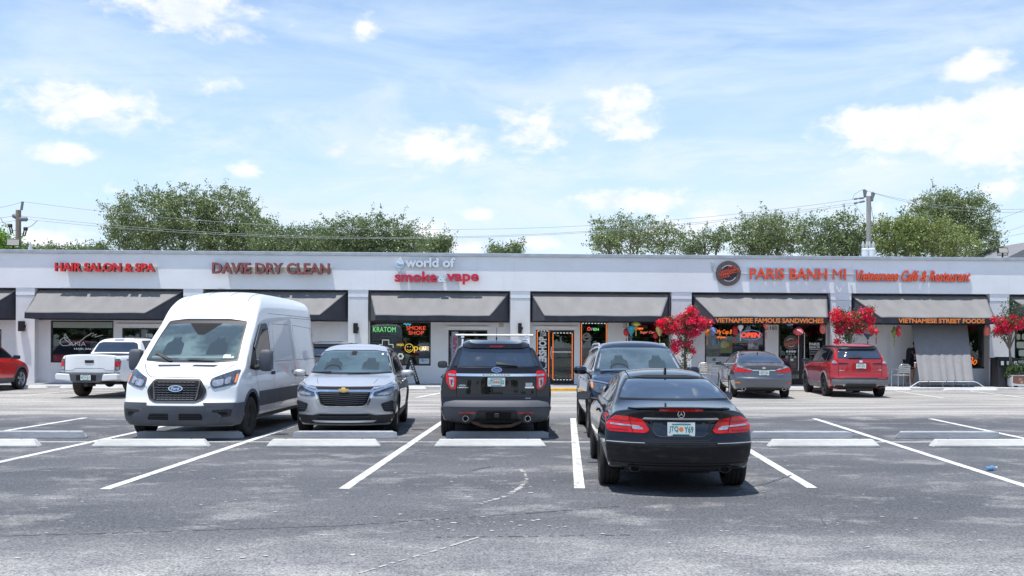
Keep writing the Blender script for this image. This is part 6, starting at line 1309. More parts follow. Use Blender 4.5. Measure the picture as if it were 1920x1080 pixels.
# ---------------- white pickup -------------------
def tacoma():
    c = Car('pickup_truck', 'white pickup truck with its tailgate to us, left of the white van', 'pickup truck', (-10.86, 32.45), R_(-6.5), 5.4,
        top=[(-2.7, 1.295), (-1.3, 1.30), (-1.05, 1.305), (-.98, 1.40), (-.80, 1.70), (-.6, 1.78), (.1, 1.80), (.5, 1.76), (1.0, 1.45), (1.35, 1.24), (1.6, 1.21), (2.4, 1.10), (2.7, .95)],
        bot=[(-2.7, .62), (-2.4, .50), (-1.5, .45), (1.5, .42), (2.7, .42)],
        plan=[(-2.7, .87), (-2.5, .92), (-1.5, .93), (1.6, .93), (2.2, .90), (2.7, .75)],
        sec=[(.4, .90), (.6, .98), (.85, 1.0), (1.1, .985), (1.22, .95), (1.27, .92), (1.35, .87), (1.6, .76), (1.8, .64)],
        rear=[(.5, .0), (1.3, .03)], front=[(.4, .1), (.7, 0), (1.1, .1)],
        mt=PAINT['white'], rc=.07, fc=.3, Lr=.5, crown=.03, yR=-1.50, yF=1.73, ra=.47, rp=5)
    c.panel('bed_cover', 'top', [(-.78, -2.58), (.78, -2.58), (.78, -1.12), (-.78, -1.12)], M['black'], off=.012, r=.04, res=.15)
    c.panel('rear_window', 'rear', [(-.72, 1.345), (.72, 1.345), (.62, 1.62), (.5, 1.655), (-.5, 1.655), (-.62, 1.62)], M['glass_blue'], off=.008, r=.04)
    c.panel('slider_frame', 'rear', [(-.20, 1.345), (.20, 1.345), (.20, 1.65), (-.20, 1.65)], M['black'], off=.011); c.panel('slider_pane', 'rear', [(-.185, 1.36), (.185, 1.36), (.185, 1.64), (-.185, 1.64)], M['glass_blue'], off=.014)
    c.panel('brake_light', 'rear', [(-.16, 1.70), (.16, 1.70), (.15, 1.74), (-.15, 1.74)], M['lens'], off=.012, r=.01)
    c.seam('rear', [(-.755, 1.275), (-.755, .735), (.755, .735), (.755, 1.275)], .012); c.seam('rear', [(-.74, .82), (-.5, .82), (-.42, .88), (.42, .88), (.5, .82), (.74, .82)], .009)
    c.panel('tailgate_handle', 'rear', [(-.135, 1.04), (.135, 1.04), (.135, 1.125), (-.135, 1.125)], M['blkplastic'], off=.012, r=.012); c.panel('handle_recess', 'rear', [(-.09, 1.05), (.09, 1.05), (.09, 1.085), (-.09, 1.085)], M['gap'], off=.016, r=.01)
    for s in (-1, 1):
        f = lambda q: [(a*s, b) for a, b in q][::s]
        l = c.panel('tail_light', 'rear', f([(.765, 1.165), (.87, 1.165), (.90, 1.08), (.89, .83), (.765, .82)]), M['lampdk'], off=.012, r=.02); c.panel('lamp_red', 'rear', f([(.775, 1.10), (.885, 1.085), (.885, .95), (.775, .94)]), M['redlens'], off=.017, r=.015, parent=l); c.panel('reverse_lens', 'rear', f([(.775, .93), (.875, .93), (.875, .85), (.775, .85)]), M['lens'], off=.017, r=.015, parent=l)
    g = G()
    for s in (-1, 1):
        q = G(); q.prism([(s*.46, .02), (s*.94, .06), (s*.94, .22), (s*.88, .24), (s*.50, .22)][::s], -.14, .10); o = q.build('bumper_end', PAINT['white'], c.t, bevel=.03); o.location = (0, -2.74, .50)
    q = G(); q.prism([(-.50, .03), (-.36, -.03), (.36, -.03), (.50, .03), (.54, .24), (-.54, .24)], -.13, .08); o = q.build('bumper_step', M['greyplastic'], c.t, bevel=.02); o.location = (0, -2.74, .50)
    q = G(); q.box(-.9, .9, -.05, .1, .19, .26); o = q.build('bumper_pad', M['blkplastic'], c.t); o.location = (0, -2.72, .50)
    q = G(); q.box(-.30, .30, -.136, -.131, .03, .19); o2 = q.build('plate_recess', M['gap'], c.t); o2.location = (0, -2.74, .50)
    fr = c.plate('rear', 0, .75, ('BX7', '2LF'), frame='steel'); fr.location = (0, -2.885, .62)
    q = G(); q.tube([(-.78, -1.5, .42), (.78, -1.5, .42)], .05, 10); q.ball((.05, -1.5, .42), (.16, .14, .14), 6); q.build('rear_axle', M['steel'], c.t, smooth=50)
    q = G(); q.box(-.06, .06, -.2, .3, -.05, .05); o = q.build('hitch_receiver', M['steel'], c.t); o.location = (-.05, -2.6, .40)
    q = G(); q.tube([(-.55, -2.5, .45), (-.35, -2.45, .42), (.4, -2.3, .45)], .035, 8); q.build('spare_carrier', M['steel'], c.t)
    q = G(); q.lathe([(0, -.1), (.36, -.1), (.38, 0), (.36, .1), (0, .1)], (0, -2.2, .60), n=24); q.build('spare_wheel', M['rubber'], c.t, smooth=40)
    for y in (-1.5, 1.73):
        ring_ = [(y+math.cos(a)*.475, .435+math.sin(a)*.475) for a in [R_(-5+190*k/16) for k in range(17)]]+[(y+math.cos(a)*.55, .435+math.sin(a)*.55) for a in [R_(185-190*k/16) for k in range(17)]]
        c.pan2('arch_flare', 'left', ring_, PAINT['white'], off=.035, thick=.05)
    c.text('lettering', 'right', 'TRD', -2.2, -2.05, 1.10, 1.15, M['black'], off=.004, bold=.03, shear=.2); c.text('lettering', 'right', 'Off Road', -2.04, -1.80, 1.10, 1.14, M['gap'], off=.004, shear=.2)
    c.sideglass([[(-.62, 1.30), (-.55, 1.66), (.02, 1.68), (.03, 1.28)], [(.08, 1.28), (.08, 1.68), (.42, 1.66), (1.02, 1.33), (1.02, 1.28)]], frame=[(-.68, 1.27), (-.6, 1.69), (.42, 1.715), (1.2, 1.26)])
    c.doors([[(-1.0, 1.25), (-1.0, .55)], [(-.62, 1.25), (-.6, .55)], [(.06, 1.25), (.08, .55)], [(1.1, 1.22), (1.12, .55)]], [(-.4, 1.13), (.3, 1.13)], M['black'])
    c.mirror(.95, 1.30, 1.10, PAINT['white'], (.12, .09, .10)); c.shark(-.45, 0, .07)
    c.panel('windscreen', 'front', [(-.76, 1.30), (.76, 1.30), (.62, 1.70), (-.62, 1.70)], M['glass_dk'], off=.008, r=.05)
    c.wheels(.80, -1.5, 1.73, .40, w=.29, n=6, m='rim_dk', tm='rubber_dusty')
    c.done()
tacoma()

# ---------------- bright red crossover at the left edge -------------------
def rav():
    c = Car('crossover', 'bright red crossover cut by the left edge, only its front end visible', 'car', (-16.55, 33.95), R_(-5.4), 4.6,
        top=[(-2.3, 1.5), (-1.9, 1.6), (-1, 1.67), (-.1, 1.69), (.35, 1.62), (.85, 1.34), (1.15, 1.13), (1.35, 1.08), (1.9, .98), (2.2, .86), (2.3, .78)],
        bot=[(-2.3, .36), (-2.0, .28), (1.4, .26), (2.3, .26)],
        plan=[(-2.3, .84), (-2, .90), (-1.4, .92), (1.4, .925), (1.9, .87), (2.3, .68)],
        sec=[(.2, .88), (.4, .97), (.7, 1.0), (.95, .985), (1.05, .94), (1.12, .88), (1.3, .80), (1.5, .73), (1.69, .62)],
        rear=[(.3, .1), (.5, 0), (.9, .1), (1.5, .4)], front=[(.2, .12), (.45, 0), (.6, .0), (.8, .08), (1.0, .16)],
        mt=PAINT['red2'], rc=.2, fc=.36, Lr=1.1, Lf=1.0, crown=.045, yR=-1.32, yF=1.36, ra=.40)
    for y in (-1.32, 1.36):
        ring_ = [(y+math.cos(a)*.405, .365+math.sin(a)*.405) for a in [R_(-9+198*k/16) for k in range(17)]]+[(y+math.cos(a)*.46, .365+math.sin(a)*.46) for a in [R_(189-198*k/16) for k in range(17)]]
        c.pan2('arch_trim', 'left', ring_, M['greyplastic'], off=.008, thick=.02)
    c.pan2('sill_cladding', 'left', [(-.95, .28), (.98, .28), (.98, .42), (-.95, .42)], M['greyplastic'], off=.012)
    c.sideglass([[(-1.1, 1.15), (-1.13, 1.52), (-.17, 1.56), (-.15, 1.12)], [(-.1, 1.12), (-.1, 1.56), (.25, 1.54), (.88, 1.17), (.88, 1.10)], [(-1.8, 1.2), (-1.6, 1.42), (-1.2, 1.50), (-1.15, 1.15)]], frame=[(-1.95, 1.18), (-1.65, 1.47), (-1, 1.56), (-.1, 1.595), (.3, 1.57), (1.05, 1.12), (.9, 1.07), (-1.8, 1.12)])
    c.doors([[(-1.02, 1.1), (-1.0, .6)], [(-.08, 1.1), (-.05, .45)], [(.93, 1.08), (1.0, .75), (.95, .45)]], [(-.8, .98), (.15, .97)])
    c.panel('windscreen', 'front', [(-.76, 1.12), (.76, 1.12), (.62, 1.58), (-.62, 1.58)], M['glass_dk'], off=.008, r=.05); c.panel('rear_window', 'rear', [(-.66, 1.15), (.66, 1.15), (.58, 1.5), (-.58, 1.5)], M['glass_blue'], off=.008, r=.04)
    c.pan2('headlight', 'front', [(-.87, .92), (-.45, .85), (-.45, .77), (-.85, .78)], M['lampdk'], off=.01, r=.03); c.pan2('tail_light', 'rear', [(-.86, 1.1), (-.5, 1.05), (-.5, .95), (-.86, .92)], M['redlens'], off=.01, r=.03)
    c.mirror(.80, 1.12, 1.05, M['black'], (.12, .09, .075)); c.wheels(.82, -1.32, 1.36, .36, w=.225, n=5, wd=.28)
    c.done()
rav()
# ================================================================== LEAVES
def leaves_mesh(name, centers, m, size=(.07, .12), parent=None, seed=0, droop=.3, aspect=.55):
    r = np.random.default_rng(seed); n = len(centers); C_ = np.asarray(centers, float)
    d = r.normal(size=(n, 3)); d[:, 2] -= droop; d /= np.linalg.norm(d, axis=1, keepdims=True)
    e = np.cross(d, r.normal(size=(n, 3))); e /= np.linalg.norm(e, axis=1, keepdims=True)
    s = r.uniform(size[0], size[1], (n, 1)); nn = np.cross(d, e)
    v = np.empty((n, 4, 3)); v[:, 0] = C_-d*s*.5; v[:, 1] = C_+e*s*aspect*.5+nn*s*.12; v[:, 2] = C_+d*s*.5; v[:, 3] = C_-e*s*aspect*.5+nn*s*.12
    me = bpy.data.meshes.new(name); me.vertices.add(n*4); me.vertices.foreach_set('co', v.reshape(-1)); me.loops.add(n*4); me.loops.foreach_set('vertex_index', np.arange(n*4, dtype=np.int32))
    me.polygons.add(n); me.polygons.foreach_set('loop_start', np.arange(0, n*4, 4, dtype=np.int32)); me.polygons.foreach_set('loop_total', np.full(n, 4, dtype=np.int32))
    me.update(); me.validate(); me.materials.append(m); return link(name, me, parent)
M['bark'] = mat('bark', (.16, .13, .10), .9, nscale=6, namt=.4, bump=.6, bscale=12, sc=(1, 1, .3))
M['leaf_a'] = leaf_mat('leaves_olive', (.085, .135, .045), (.34, .40, .19), (.18, .23, .09)); M['leaf_b'] = leaf_mat('leaves_dark', (.065, .115, .038), (.29, .36, .16), (.14, .19, .075)); M['leaf_c'] = leaf_mat('leaves_yellow_green', (.09, .14, .03), (.38, .44, .15), (.21, .26, .08)); M['leaf_d'] = leaf_mat('leaves_bright', (.10, .20, .02), (.22, .36, .05))
def tree(label, px, Y, lobes, leaf, seed, dens=1.0, group='trees behind the strip mall', leafs=(.10, .165), sprig=1.0):
    "lobes: (px, py, rx_px, rz_px[, dy]) outlines of the crown in the photo at depth Y"
    r = random.Random(seed); nr = np.random.default_rng(seed); base = P(px, 560, Y); t = thing('tree', label, 'tree', (base.x, Y, 0), 0, group)
    k = Y*1.0/FPX; L = []
    for lb in lobes:
        c = P(lb[0], lb[1], Y); L.append((c.x-base.x, (lb[4] if len(lb) > 4 else r.uniform(-1, 1)), c.z, lb[2]*k*1.10, lb[3]*k*1.10))
    pts = []; tips = []
    for (cx, cy, cz, rx, rz) in L:
        ry = max(1.2, (rx+rz)*.45); nc = int(78*dens*max(1, rx*rz))
        for _ in range(nc):
            d = Vector((r.gauss(0, 1), r.gauss(0, 1), r.gauss(0, 1))).normalized(); q = r.uniform(.25, 1)**.45; f = 1+.16*math.sin(d.x*9+d.z*7+seed)+.10*math.sin(d.x*21+seed*3)*math.sin(d.z*17)
            c = (cx+d.x*rx*q*f, cy+d.y*ry*q*f, cz+d.z*rz*q*f)
            if c[2] < 2.5: continue
            cl = r.uniform(.16, .46); n = r.randint(12, 26)
            a = nr.normal(size=(n, 3))*np.array([cl, cl, cl*.6])*.55+np.array(c); pts.append(a)
            if q > .93 and r.random() < .5*sprig:
                # a twig poking out past the outline
                ln = r.uniform(.25, .8); u = (d+Vector((0, 0, .5))).normalized(); n = int(ln*26); s = nr.uniform(0, ln, (n, 1)); pts.append(np.array(c)+np.array(u)*s+nr.normal(size=(n, 3))*.06)
            if r.random() < .05: tips.append(Vector(c))
    leaves_mesh('crown', np.concatenate(pts), leaf, leafs, t, seed)
    g = G(); H0 = min(l[2]-l[4] for l in L); H0 = max(1.5, min(H0, 3.5)); tr = .22+.03*len(L)
    top = Vector((L[0][0], L[0][1], L[0][2]-L[0][4]*.2))
    g.tube([(0, 0, 0), (r.uniform(-.1, .1), 0, H0*.5), (0, 0, H0), top*.55+Vector((0, 0, H0))*.45, top], [tr*1.25, tr, tr*.8, tr*.35, tr*.1], 9); g.build('trunk', M['bark'], t, smooth=60)
    for (cx, cy, cz, rx, rz) in L:
        g = G(); a = Vector((0, 0, H0*.9)); b = Vector((cx, cy, cz)); m = a.lerp(b, .5)+Vector((r.uniform(-.3, .3), 0, .4)); g.tube([a, m, b, b+Vector((r.uniform(-.4, .4), 0, rz*.6))], [tr*.34, tr*.22, tr*.10, .015], 7)
        for _ in range(9):
            d = Vector((r.gauss(0, 1), r.gauss(0, 1), abs(r.gauss(0, .8)))).normalized(); e = b+Vector((d.x*rx, d.y*rx, d.z*rz))*.85; s = m.lerp(b, r.uniform(.3, 1)); g.tube([s, s.lerp(e, .5)+Vector((0, 0, .15)), e], [.035, .022, .008], 5)
        g.build('limb', M['bark'], t, smooth=60)
    return t
tree('tall spreading olive-green tree, the largest left of centre', 330, 66, [(285, 415, 72, 50), (345, 400, 62, 48), (425, 400, 62, 48), (475, 440, 50, 34), (245, 445, 42, 32), (350, 455, 90, 34), (440, 455, 80, 34)], M['leaf_a'], 1, 1.15, leafs=(.11, .18))
tree('low dark green tree between the two big left-hand trees', 570, 62, [(560, 448, 60, 28), (595, 450, 44, 32), (520, 455, 44, 30), (560, 465, 80, 20), (625, 460, 40, 22)], M['leaf_b'], 2, 1.1)
tree('rounded dark tree above the smoke and vape sign', 690, 60, [(660, 440, 52, 34), (715, 438, 55, 34), (760, 455, 45, 26), (640, 460, 60, 24), (700, 462, 75, 22), (775, 464, 40, 18)], M['leaf_b'], 3, 1.2)
tree('thin leaning tree at the right foot of the rounded dark tree', 815, 57, [(818, 465, 20, 13), (832, 457, 8, 7)], M['leaf_b'], 4, 1.3, sprig=2)
tree('sprig of treetops just showing over the roof right of centre', 945, 57, [(930, 474, 14, 14), (955, 476, 16, 12), (968, 468, 5, 10)], M['leaf_b'], 5, .9, sprig=2.5)
tree('airy tree with a flat broad crown above the bare wall', 1195, 62, [(1150, 430, 40, 26), (1205, 432, 55, 28), (1250, 445, 38, 30), (1180, 458, 60, 24), (1128, 458, 20, 18)], M['leaf_a'], 6, .85, sprig=1.6)
tree('small sparse tree between the airy tree and the round sign', 1320, 60, [(1320, 458, 34, 24), (1345, 445, 18, 16), (1295, 465, 22, 16)], M['leaf_b'], 7, .75, sprig=1.8)
tree('dense tree above the PARIS lettering', 1440, 61, [(1425, 440, 52, 34), (1470, 432, 52, 34), (1400, 462, 40, 24), (1460, 462, 60, 22)], M['leaf_a'], 8, 1.15)
tree('dense dark tree just left of the right-hand utility pole', 1555, 59, [(1535, 440, 48, 38), (1585, 438, 38, 36), (1555, 464, 60, 22), (1610, 455, 22, 28)], M['leaf_b'], 9, 1.15)
tree('tallest dark tree at the right behind the yellow-green one', 1790, 66, [(1765, 400, 60, 42), (1820, 410, 45, 44), (1740, 425, 50, 40), (1830, 450, 38, 28), (1790, 380, 35, 22)], M['leaf_a'], 10, 1.15, leafs=(.11, .18))
tree('broad yellow-green tree right of the utility pole', 1740, 57, [(1690, 450, 52, 34), (1750, 448, 62, 36), (1810, 462, 45, 26), (1660, 440, 28, 36), (1715, 430, 40, 26)], M['leaf_c'], 11, 1.3)
tree('bright green tree at the far left edge', -2, 50, [(-8, 450, 16, 22), (2, 463, 12, 12)], M['leaf_d'], 12, 1.3)
tree('line of small treetops between the left pole and the big tree', 135, 58, [(105, 473, 18, 8), (140, 474, 20, 8), (185, 470, 7, 13), (42, 468, 10, 10), (160, 474, 16, 6)], M['leaf_b'], 13, 1.0, sprig=1.8)

# trees across the lot behind the viewer: they show in glass and paint
rr = random.Random(77); pts = []
nr = np.random.default_rng(5)
for k in range(34):
    cx = -62+k*3.8+rr.uniform(-1, 1); cz = rr.uniform(2.5, 5.0); R0_ = rr.uniform(2, 3.4); cy = -30+rr.uniform(-3, 3)
    a = nr.normal(size=(420, 3)); a /= np.linalg.norm(a, axis=1, keepdims=True); a *= nr.uniform(.6, 1, (420, 1)); pts.append(a*np.array([R0_, R0_, R0_])+np.array([cx, cy, cz]))
o = leaves_mesh('far_hedge', np.concatenate(pts), M['leaf_b'], (.7, 1.1), None, 9, aspect=.9); tag(o, 'row of leafy trees across the car park behind the viewer', 'hedge', kind='stuff')

# ================================================================== POLES, WIRES, ROOF THINGS
M['wood'] = mat('pole_wood', (.22, .18, .14), .9, nscale=3, namt=.3, bump=.4, bscale=10, sc=(3, 3, .3)); M['wood_g'] = mat('pole_concrete', (.30, .29, .27), .9, nscale=3, namt=.25, sc=(3, 3, .3)); M['wire'] = mat('wire', (.22, .23, .25), .6); M['insul'] = mat('insulator_grey', (.16, .17, .19), .5)
PY_ = 55.0
def pole(label, px, ptop, rpx, m): 
    a = P(px, ptop, PY_); t = thing('utility_pole', label, 'utility pole', (a.x, PY_, 0)); r = rpx*PY_/FPX
    g = G(); g.tube([(0, 0, 0), (0, 0, a.z)], [r*1.25, r], 12); g.build('pole', m, t, smooth=60); return t
def rel(t, px, py): return P(px, py, PY_)-t.location
t = pole('weathered wooden utility pole at the left with cutout fuses', 34.5, 394, 4.6, M['wood']); PL = t
g = G(); g.tube([rel(t, 40, 394), rel(t, 42.5, 378)], .07, 7); g.build('top_bracket', M['insul'], t)
for q in ((27, 405, 33, 408), (37, 411, 48, 411)):
    g = G(); a, b = rel(t, q[0], q[1]), rel(t, q[2], q[3]); g.tube([a, b], .05, 7)
    for s in (0, .35, .7, 1): g.ball(a.lerp(b, s), .13, 5)
    g.build('insulator', M['insul'], t, smooth=60)
for x, y, dx in ((17, 423, 3), (46, 429, -3)):
    g = G(); g.tube([rel(t, x, y), rel(t, x+dx, y+13)], .035, 6); g.tube([rel(t, x+4, y), rel(t, x+dx+4, y+13)], .035, 6); g.tube([rel(t, x-1, y), rel(t, x+5, y)], .10, 7); g.tube([rel(t, x+dx, y+13), rel(t, x+dx+4, y+13)], .04, 6); g.build('fuse_cutout', M['black'], t)
    g = G(); g.tube([rel(t, x+2, y), rel(t, x+(-12 if dx > 0 else 14), y-6), rel(t, x+(-16 if dx > 0 else 24), y-15)], .018, 5); g.tube([rel(t, x+dx, y+10), rel(t, 34, y+8)], .02, 5); g.build('jumper_wire', M['wire'], t)
t = pole('grey utility pole at the right with transformers at its foot', 1629, 368, 4.2, M['wood_g']); PR = t; t['category'] = 'utility pole'
for (x0, y0, x1, y1) in ((1622, 368, 1620.5, 357), (1635, 375, 1636, 362)):
    g = G(); a, b = rel(t, x0, y0), rel(t, x1, y1)
    for s in range(6): g.ball(a.lerp(b, s/5), .085, 5)
    g.tube([a, b+Vector((.12, 0, 0))], .05, 6); g.build('insulator', M['insul'], t, smooth=60)
g = G(); g.tube([rel(t, 1625, 375), rel(t, 1637, 374)], .06, 7); g.build('top_bracket', M['insul'], t)
for (x0, y0, x1, y1) in ((1603, 373, 1620, 371), (1603, 381, 1622, 377)):
    g = G(); a, b = rel(t, x0, y0), rel(t, x1, y1); g.tube([a, b], .03, 6)
    for s in (0, .15, .55, .7, .85): g.ball(a.lerp(b, s), (.08, .06, .06), 4)
    g.build('insulator', M['insul'], t, smooth=60)
for k, (px, l) in enumerate(((1622, 'left of the two pale transformer cans behind the roof edge'), (1634, 'right of the two pale transformer cans behind the roof edge'))):
    a = P(px, 480, PY_-.6); u = thing('transformer', l, 'transformer', (a.x, PY_-.6, P(px, 478, PY_-.6).z-.6), 0, 'pole transformers'); R_t = 6.5*PY_/FPX
    z1 = P(px, 466, PY_-.6).z-u.location.z
    g = G(); g.lathe([(0, 0), (R_t, 0), (R_t, z1*.93), (R_t*1.06, z1*.94), (R_t*.9, z1), (0, z1*1.03)], n=22); g.build('tank', M['s_white'], u, smooth=40)
    for dx in (-.12, .1): g = G(); g.tube([(dx, 0, z1), (dx, 0, z1+.2), (dx, 0, z1+.4)], [.06, .09, .03], 8); g.build('bushing', M['lightgrey'], u, smooth=50)
def wire(label, pts, sag, r=.010, Ys=None, cat='power line'):
    P3 = [P(p[0], p[1], (p[2] if len(p) > 2 else PY_)) for p in pts]; g = G(); out = []
    for a, b, s in zip(P3[:-1], P3[1:], sag):
        for k in range(16): u = k/16; q = a.lerp(b, u); q.z -= 4*s*u*(1-u); out.append(q)
    out.append(P3[-1]); g.tube(out, r, 5); return g.build('power_line', M['wire'], None, label=label, category=cat, group='overhead power lines')
wire('topmost power line running from the left pole over the trees to the right pole', [(-60, 388), (42.5, 378), (1620, 371)], [.2, 1.55+.1])
wire('middle power line from the left pole insulator to the right pole', [(-60, 408), (30, 404), (1603, 380)], [.1, 1.55])
wire('lowest power line from the left pole, just under the middle one', [(-60, 417), (46, 411), (1604, 384)], [.1, 1.45])
wire('upper line leaving the right pole towards the right edge', [(1621, 357), (1980, 388)], [.5]); wire('lower line leaving the right pole towards the right edge', [(1636, 362), (1980, 392)], [.55])
for k, (a, b) in enumerate((((1866, 413), (1980, 366)), ((1846, 446), (1980, 400)), ((1850, 451), (1980, 420)))):
    wire(('highest', 'middle', 'lowest')[k]+' of the three slanting service wires at the right edge', [a, b], [.08])
wire('guy wire slanting down right of the right pole', [(1632, 380), (1640, 425)], [.0], .014); wire('jumper looping up left of the right pole', [(1598, 374), (1607, 362), (1620, 356)], [-.1, -.05], .012); wire('drop wire slanting left below the right pole insulators', [(1603, 383), (1616, 402)], [.0], .010)
def flood(label, px, py, Y, rz, s=1.0):
    a = P(px, py, Y); t = thing('floodlight', label, 'floodlight', (a.x, Y, a.z), rz); g = G(); g.prism([(-.12*s, -.13*s), (.10*s, -.10*s), (.12*s, .13*s), (-.02*s, .14*s)], -.22*s, .22*s, axis='x'); g.build('housing', M['black'], t, bevel=.01)
    g = G(); g.add([(-.19*s, -.125*s, -.10*s), (.19*s, -.125*s, -.10*s), (.19*s, -.035*s, .11*s), (-.19*s, -.035*s, .11*s)], [(0, 1, 2, 3)]); g.build('lens', mat('flood_lens', (.35, .33, .28), .2, coat=1), t, fix=False)
    g = G(); g.tube([(0, 0, -.12*s), (0, .02, -.45*s)], .035, 6); g.tube([(-.22*s, 0, 0), (-.22*s, 0, -.2*s), (.22*s, 0, -.2*s), (.22*s, 0, 0)], .02, 6); g.build('bracket', M['black'], t)
flood('old beige-topped floodlight on the roof beside the left pole', 25, 455, 39.5, .3, 1.1); flood('black floodlight on the roof at the right edge', 1880, 470, 39.5, -.1, .9)
a = P(57, 462, 39.2); t = thing('vent_finial', 'small pointed metal finial on the roof right of the left pole', 'vent', (a.x, 39.2, 5.0)); g = G(); g.lathe([(.03, 0), (.03, .12), (.10, .16), (.015, .5), (0, .52)], n=10); g.build('cap', M['lightgrey'], t)
# grey gabled roof beyond the right end
a = P(1888, 480, 60); b = P(1935, 462, 60); t = thing('far_building', 'grey gabled roof of another building just past the right end', 'building', (a.x, 60, 0))
g = G(); g.prism([(0, a.z-.1), (2.5, b.z+.5), (10, b.z+.5), (13, a.z-.1)], 0, 14); g.build('roof', mat('shingle_grey', (.20, .20, .21), .9, nscale=8, namt=.2), t)
g = G(); g.box(.6, 12, .5, 13, 0, a.z-.12); g.build('wall', M['wall_low'], t)

# ================================================================== BOUGAINVILLEA
M['bract'] = leaf_mat('bougainvillea_bracts', (.90, .015, .11), (1.0, .10, .26), (.95, .02, .08), tr=.45); M['leaf_g'] = leaf_mat('bougainvillea_leaves', (.03, .065, .018), (.11, .17, .05)); M['bract_p'] = leaf_mat('pale_petals', (.7, .55, .45), (.8, .7, .55))
def bush(label, px, Y, lobes, green, seed, trunkpx, pot=None):
    nr = np.random.default_rng(seed); r = random.Random(seed); base = P(trunkpx[0], 725, Y); t = thing('bougainvillea', label, 'flowering bush', (base.x, Y, .1), 0, 'bougainvillea bushes at the restaurant'); k = Y/FPX
    def cloud(lbs, dens, cl, nmin, nmax):
        out = []
        for (x, y, rx, ry) in lbs:
            c = P(x, y, Y)-t.location; rx *= k; ry *= k; n = max(6, int(dens*rx*ry))
            for _ in range(n):
                d = Vector((r.gauss(0, 1), r.gauss(0, 1), r.gauss(0, 1))).normalized(); q = r.uniform(.2, 1)**.5
                cc = np.array((c.x+d.x*rx*q, c.y+d.y*rx*.8*q, c.z+d.z*ry*q)); m = r.randint(nmin, nmax); out.append(cc+nr.normal(size=(m, 3))*cl)
        return np.concatenate(out)
    leaves_mesh('blossom', cloud(lobes, 420, .055, 16, 34), M['bract'], (.045, .085), t, seed, aspect=.85)
    leaves_mesh('foliage', cloud(green+[(a, b, c*1.12, d*1.15) for a, b, c, d in lobes[:6]], 240, .07, 8, 18), M['leaf_g'], (.05, .09), t, seed+1)
    leaves_mesh('pale_flowers', cloud([(a, b, c*.9, d*.9) for a, b, c, d in lobes], 26, .02, 2, 4), M['bract_p'], (.03, .05), t, seed+2)
    for (x, y, rx, ry) in lobes[:5]+green[:2]:
        c = P(x, y, Y)-t.location; g = G(); p1 = P(trunkpx[1], trunkpx[2], Y)-t.location; g.tube([(0, 0, 0), ((p1.x)*.5+r.uniform(-.05, .05), 0, p1.z*.5), p1, p1.lerp(c, .5)+Vector((0, 0, .1)), c], [.04, .035, .03, .02, .008], 6); g.build('stem', M['bark'], t, smooth=60)
    return t
bush('bougainvillea with a crooked crown climbing between the two middle awnings', 1283, 36.6, [(1262, 612, 24, 14), (1290, 598, 20, 16), (1297, 585, 12, 10), (1250, 608, 14, 10), (1312, 606, 18, 12), (1326, 607, 11, 7), (1285, 622, 17, 10), (1302, 625, 9, 10), (1268, 648, 8, 12), (1288, 644, 8, 10), (1264, 655, 6, 8), (1300, 656, 7, 5), (1240, 606, 8, 8)],
     [(1285, 640, 14, 22), (1288, 665, 12, 14), (1300, 615, 22, 14), (1265, 610, 26, 12), (1255, 640, 8, 10), (1280, 690, 9, 20)], 21, (1286, 1284, 650))
bush('round full bougainvillea above the red SUV', 1592, 36.5, [(1572, 597, 16, 16), (1595, 602, 22, 16), (1618, 592, 16, 14), (1582, 615, 18, 12), (1612, 612, 16, 12), (1628, 585, 9, 8), (1632, 603, 7, 8), (1564, 585, 6, 6), (1570, 640, 4, 6)],
     [(1592, 632, 15, 12), (1590, 600, 32, 20), (1630, 590, 14, 14), (1580, 640, 10, 8), (1598, 680, 10, 22)], 22, (1594, 1592, 640))
bush('straggly bougainvillea on a bare pale stem at the right edge', 1892, 36.5, [(1882, 608, 18, 12), (1902, 605, 18, 13), (1874, 620, 9, 7), (1918, 602, 10, 10), (1890, 617, 12, 8), (1868, 600, 5, 8)],
     [(1870, 625, 10, 8), (1895, 600, 26, 14), (1900, 585, 14, 8), (1885, 632, 14, 6), (1883, 578, 3, 12), (1912, 575, 8, 8), (1895, 565, 3, 14)], 23, (1899, 1893, 655))

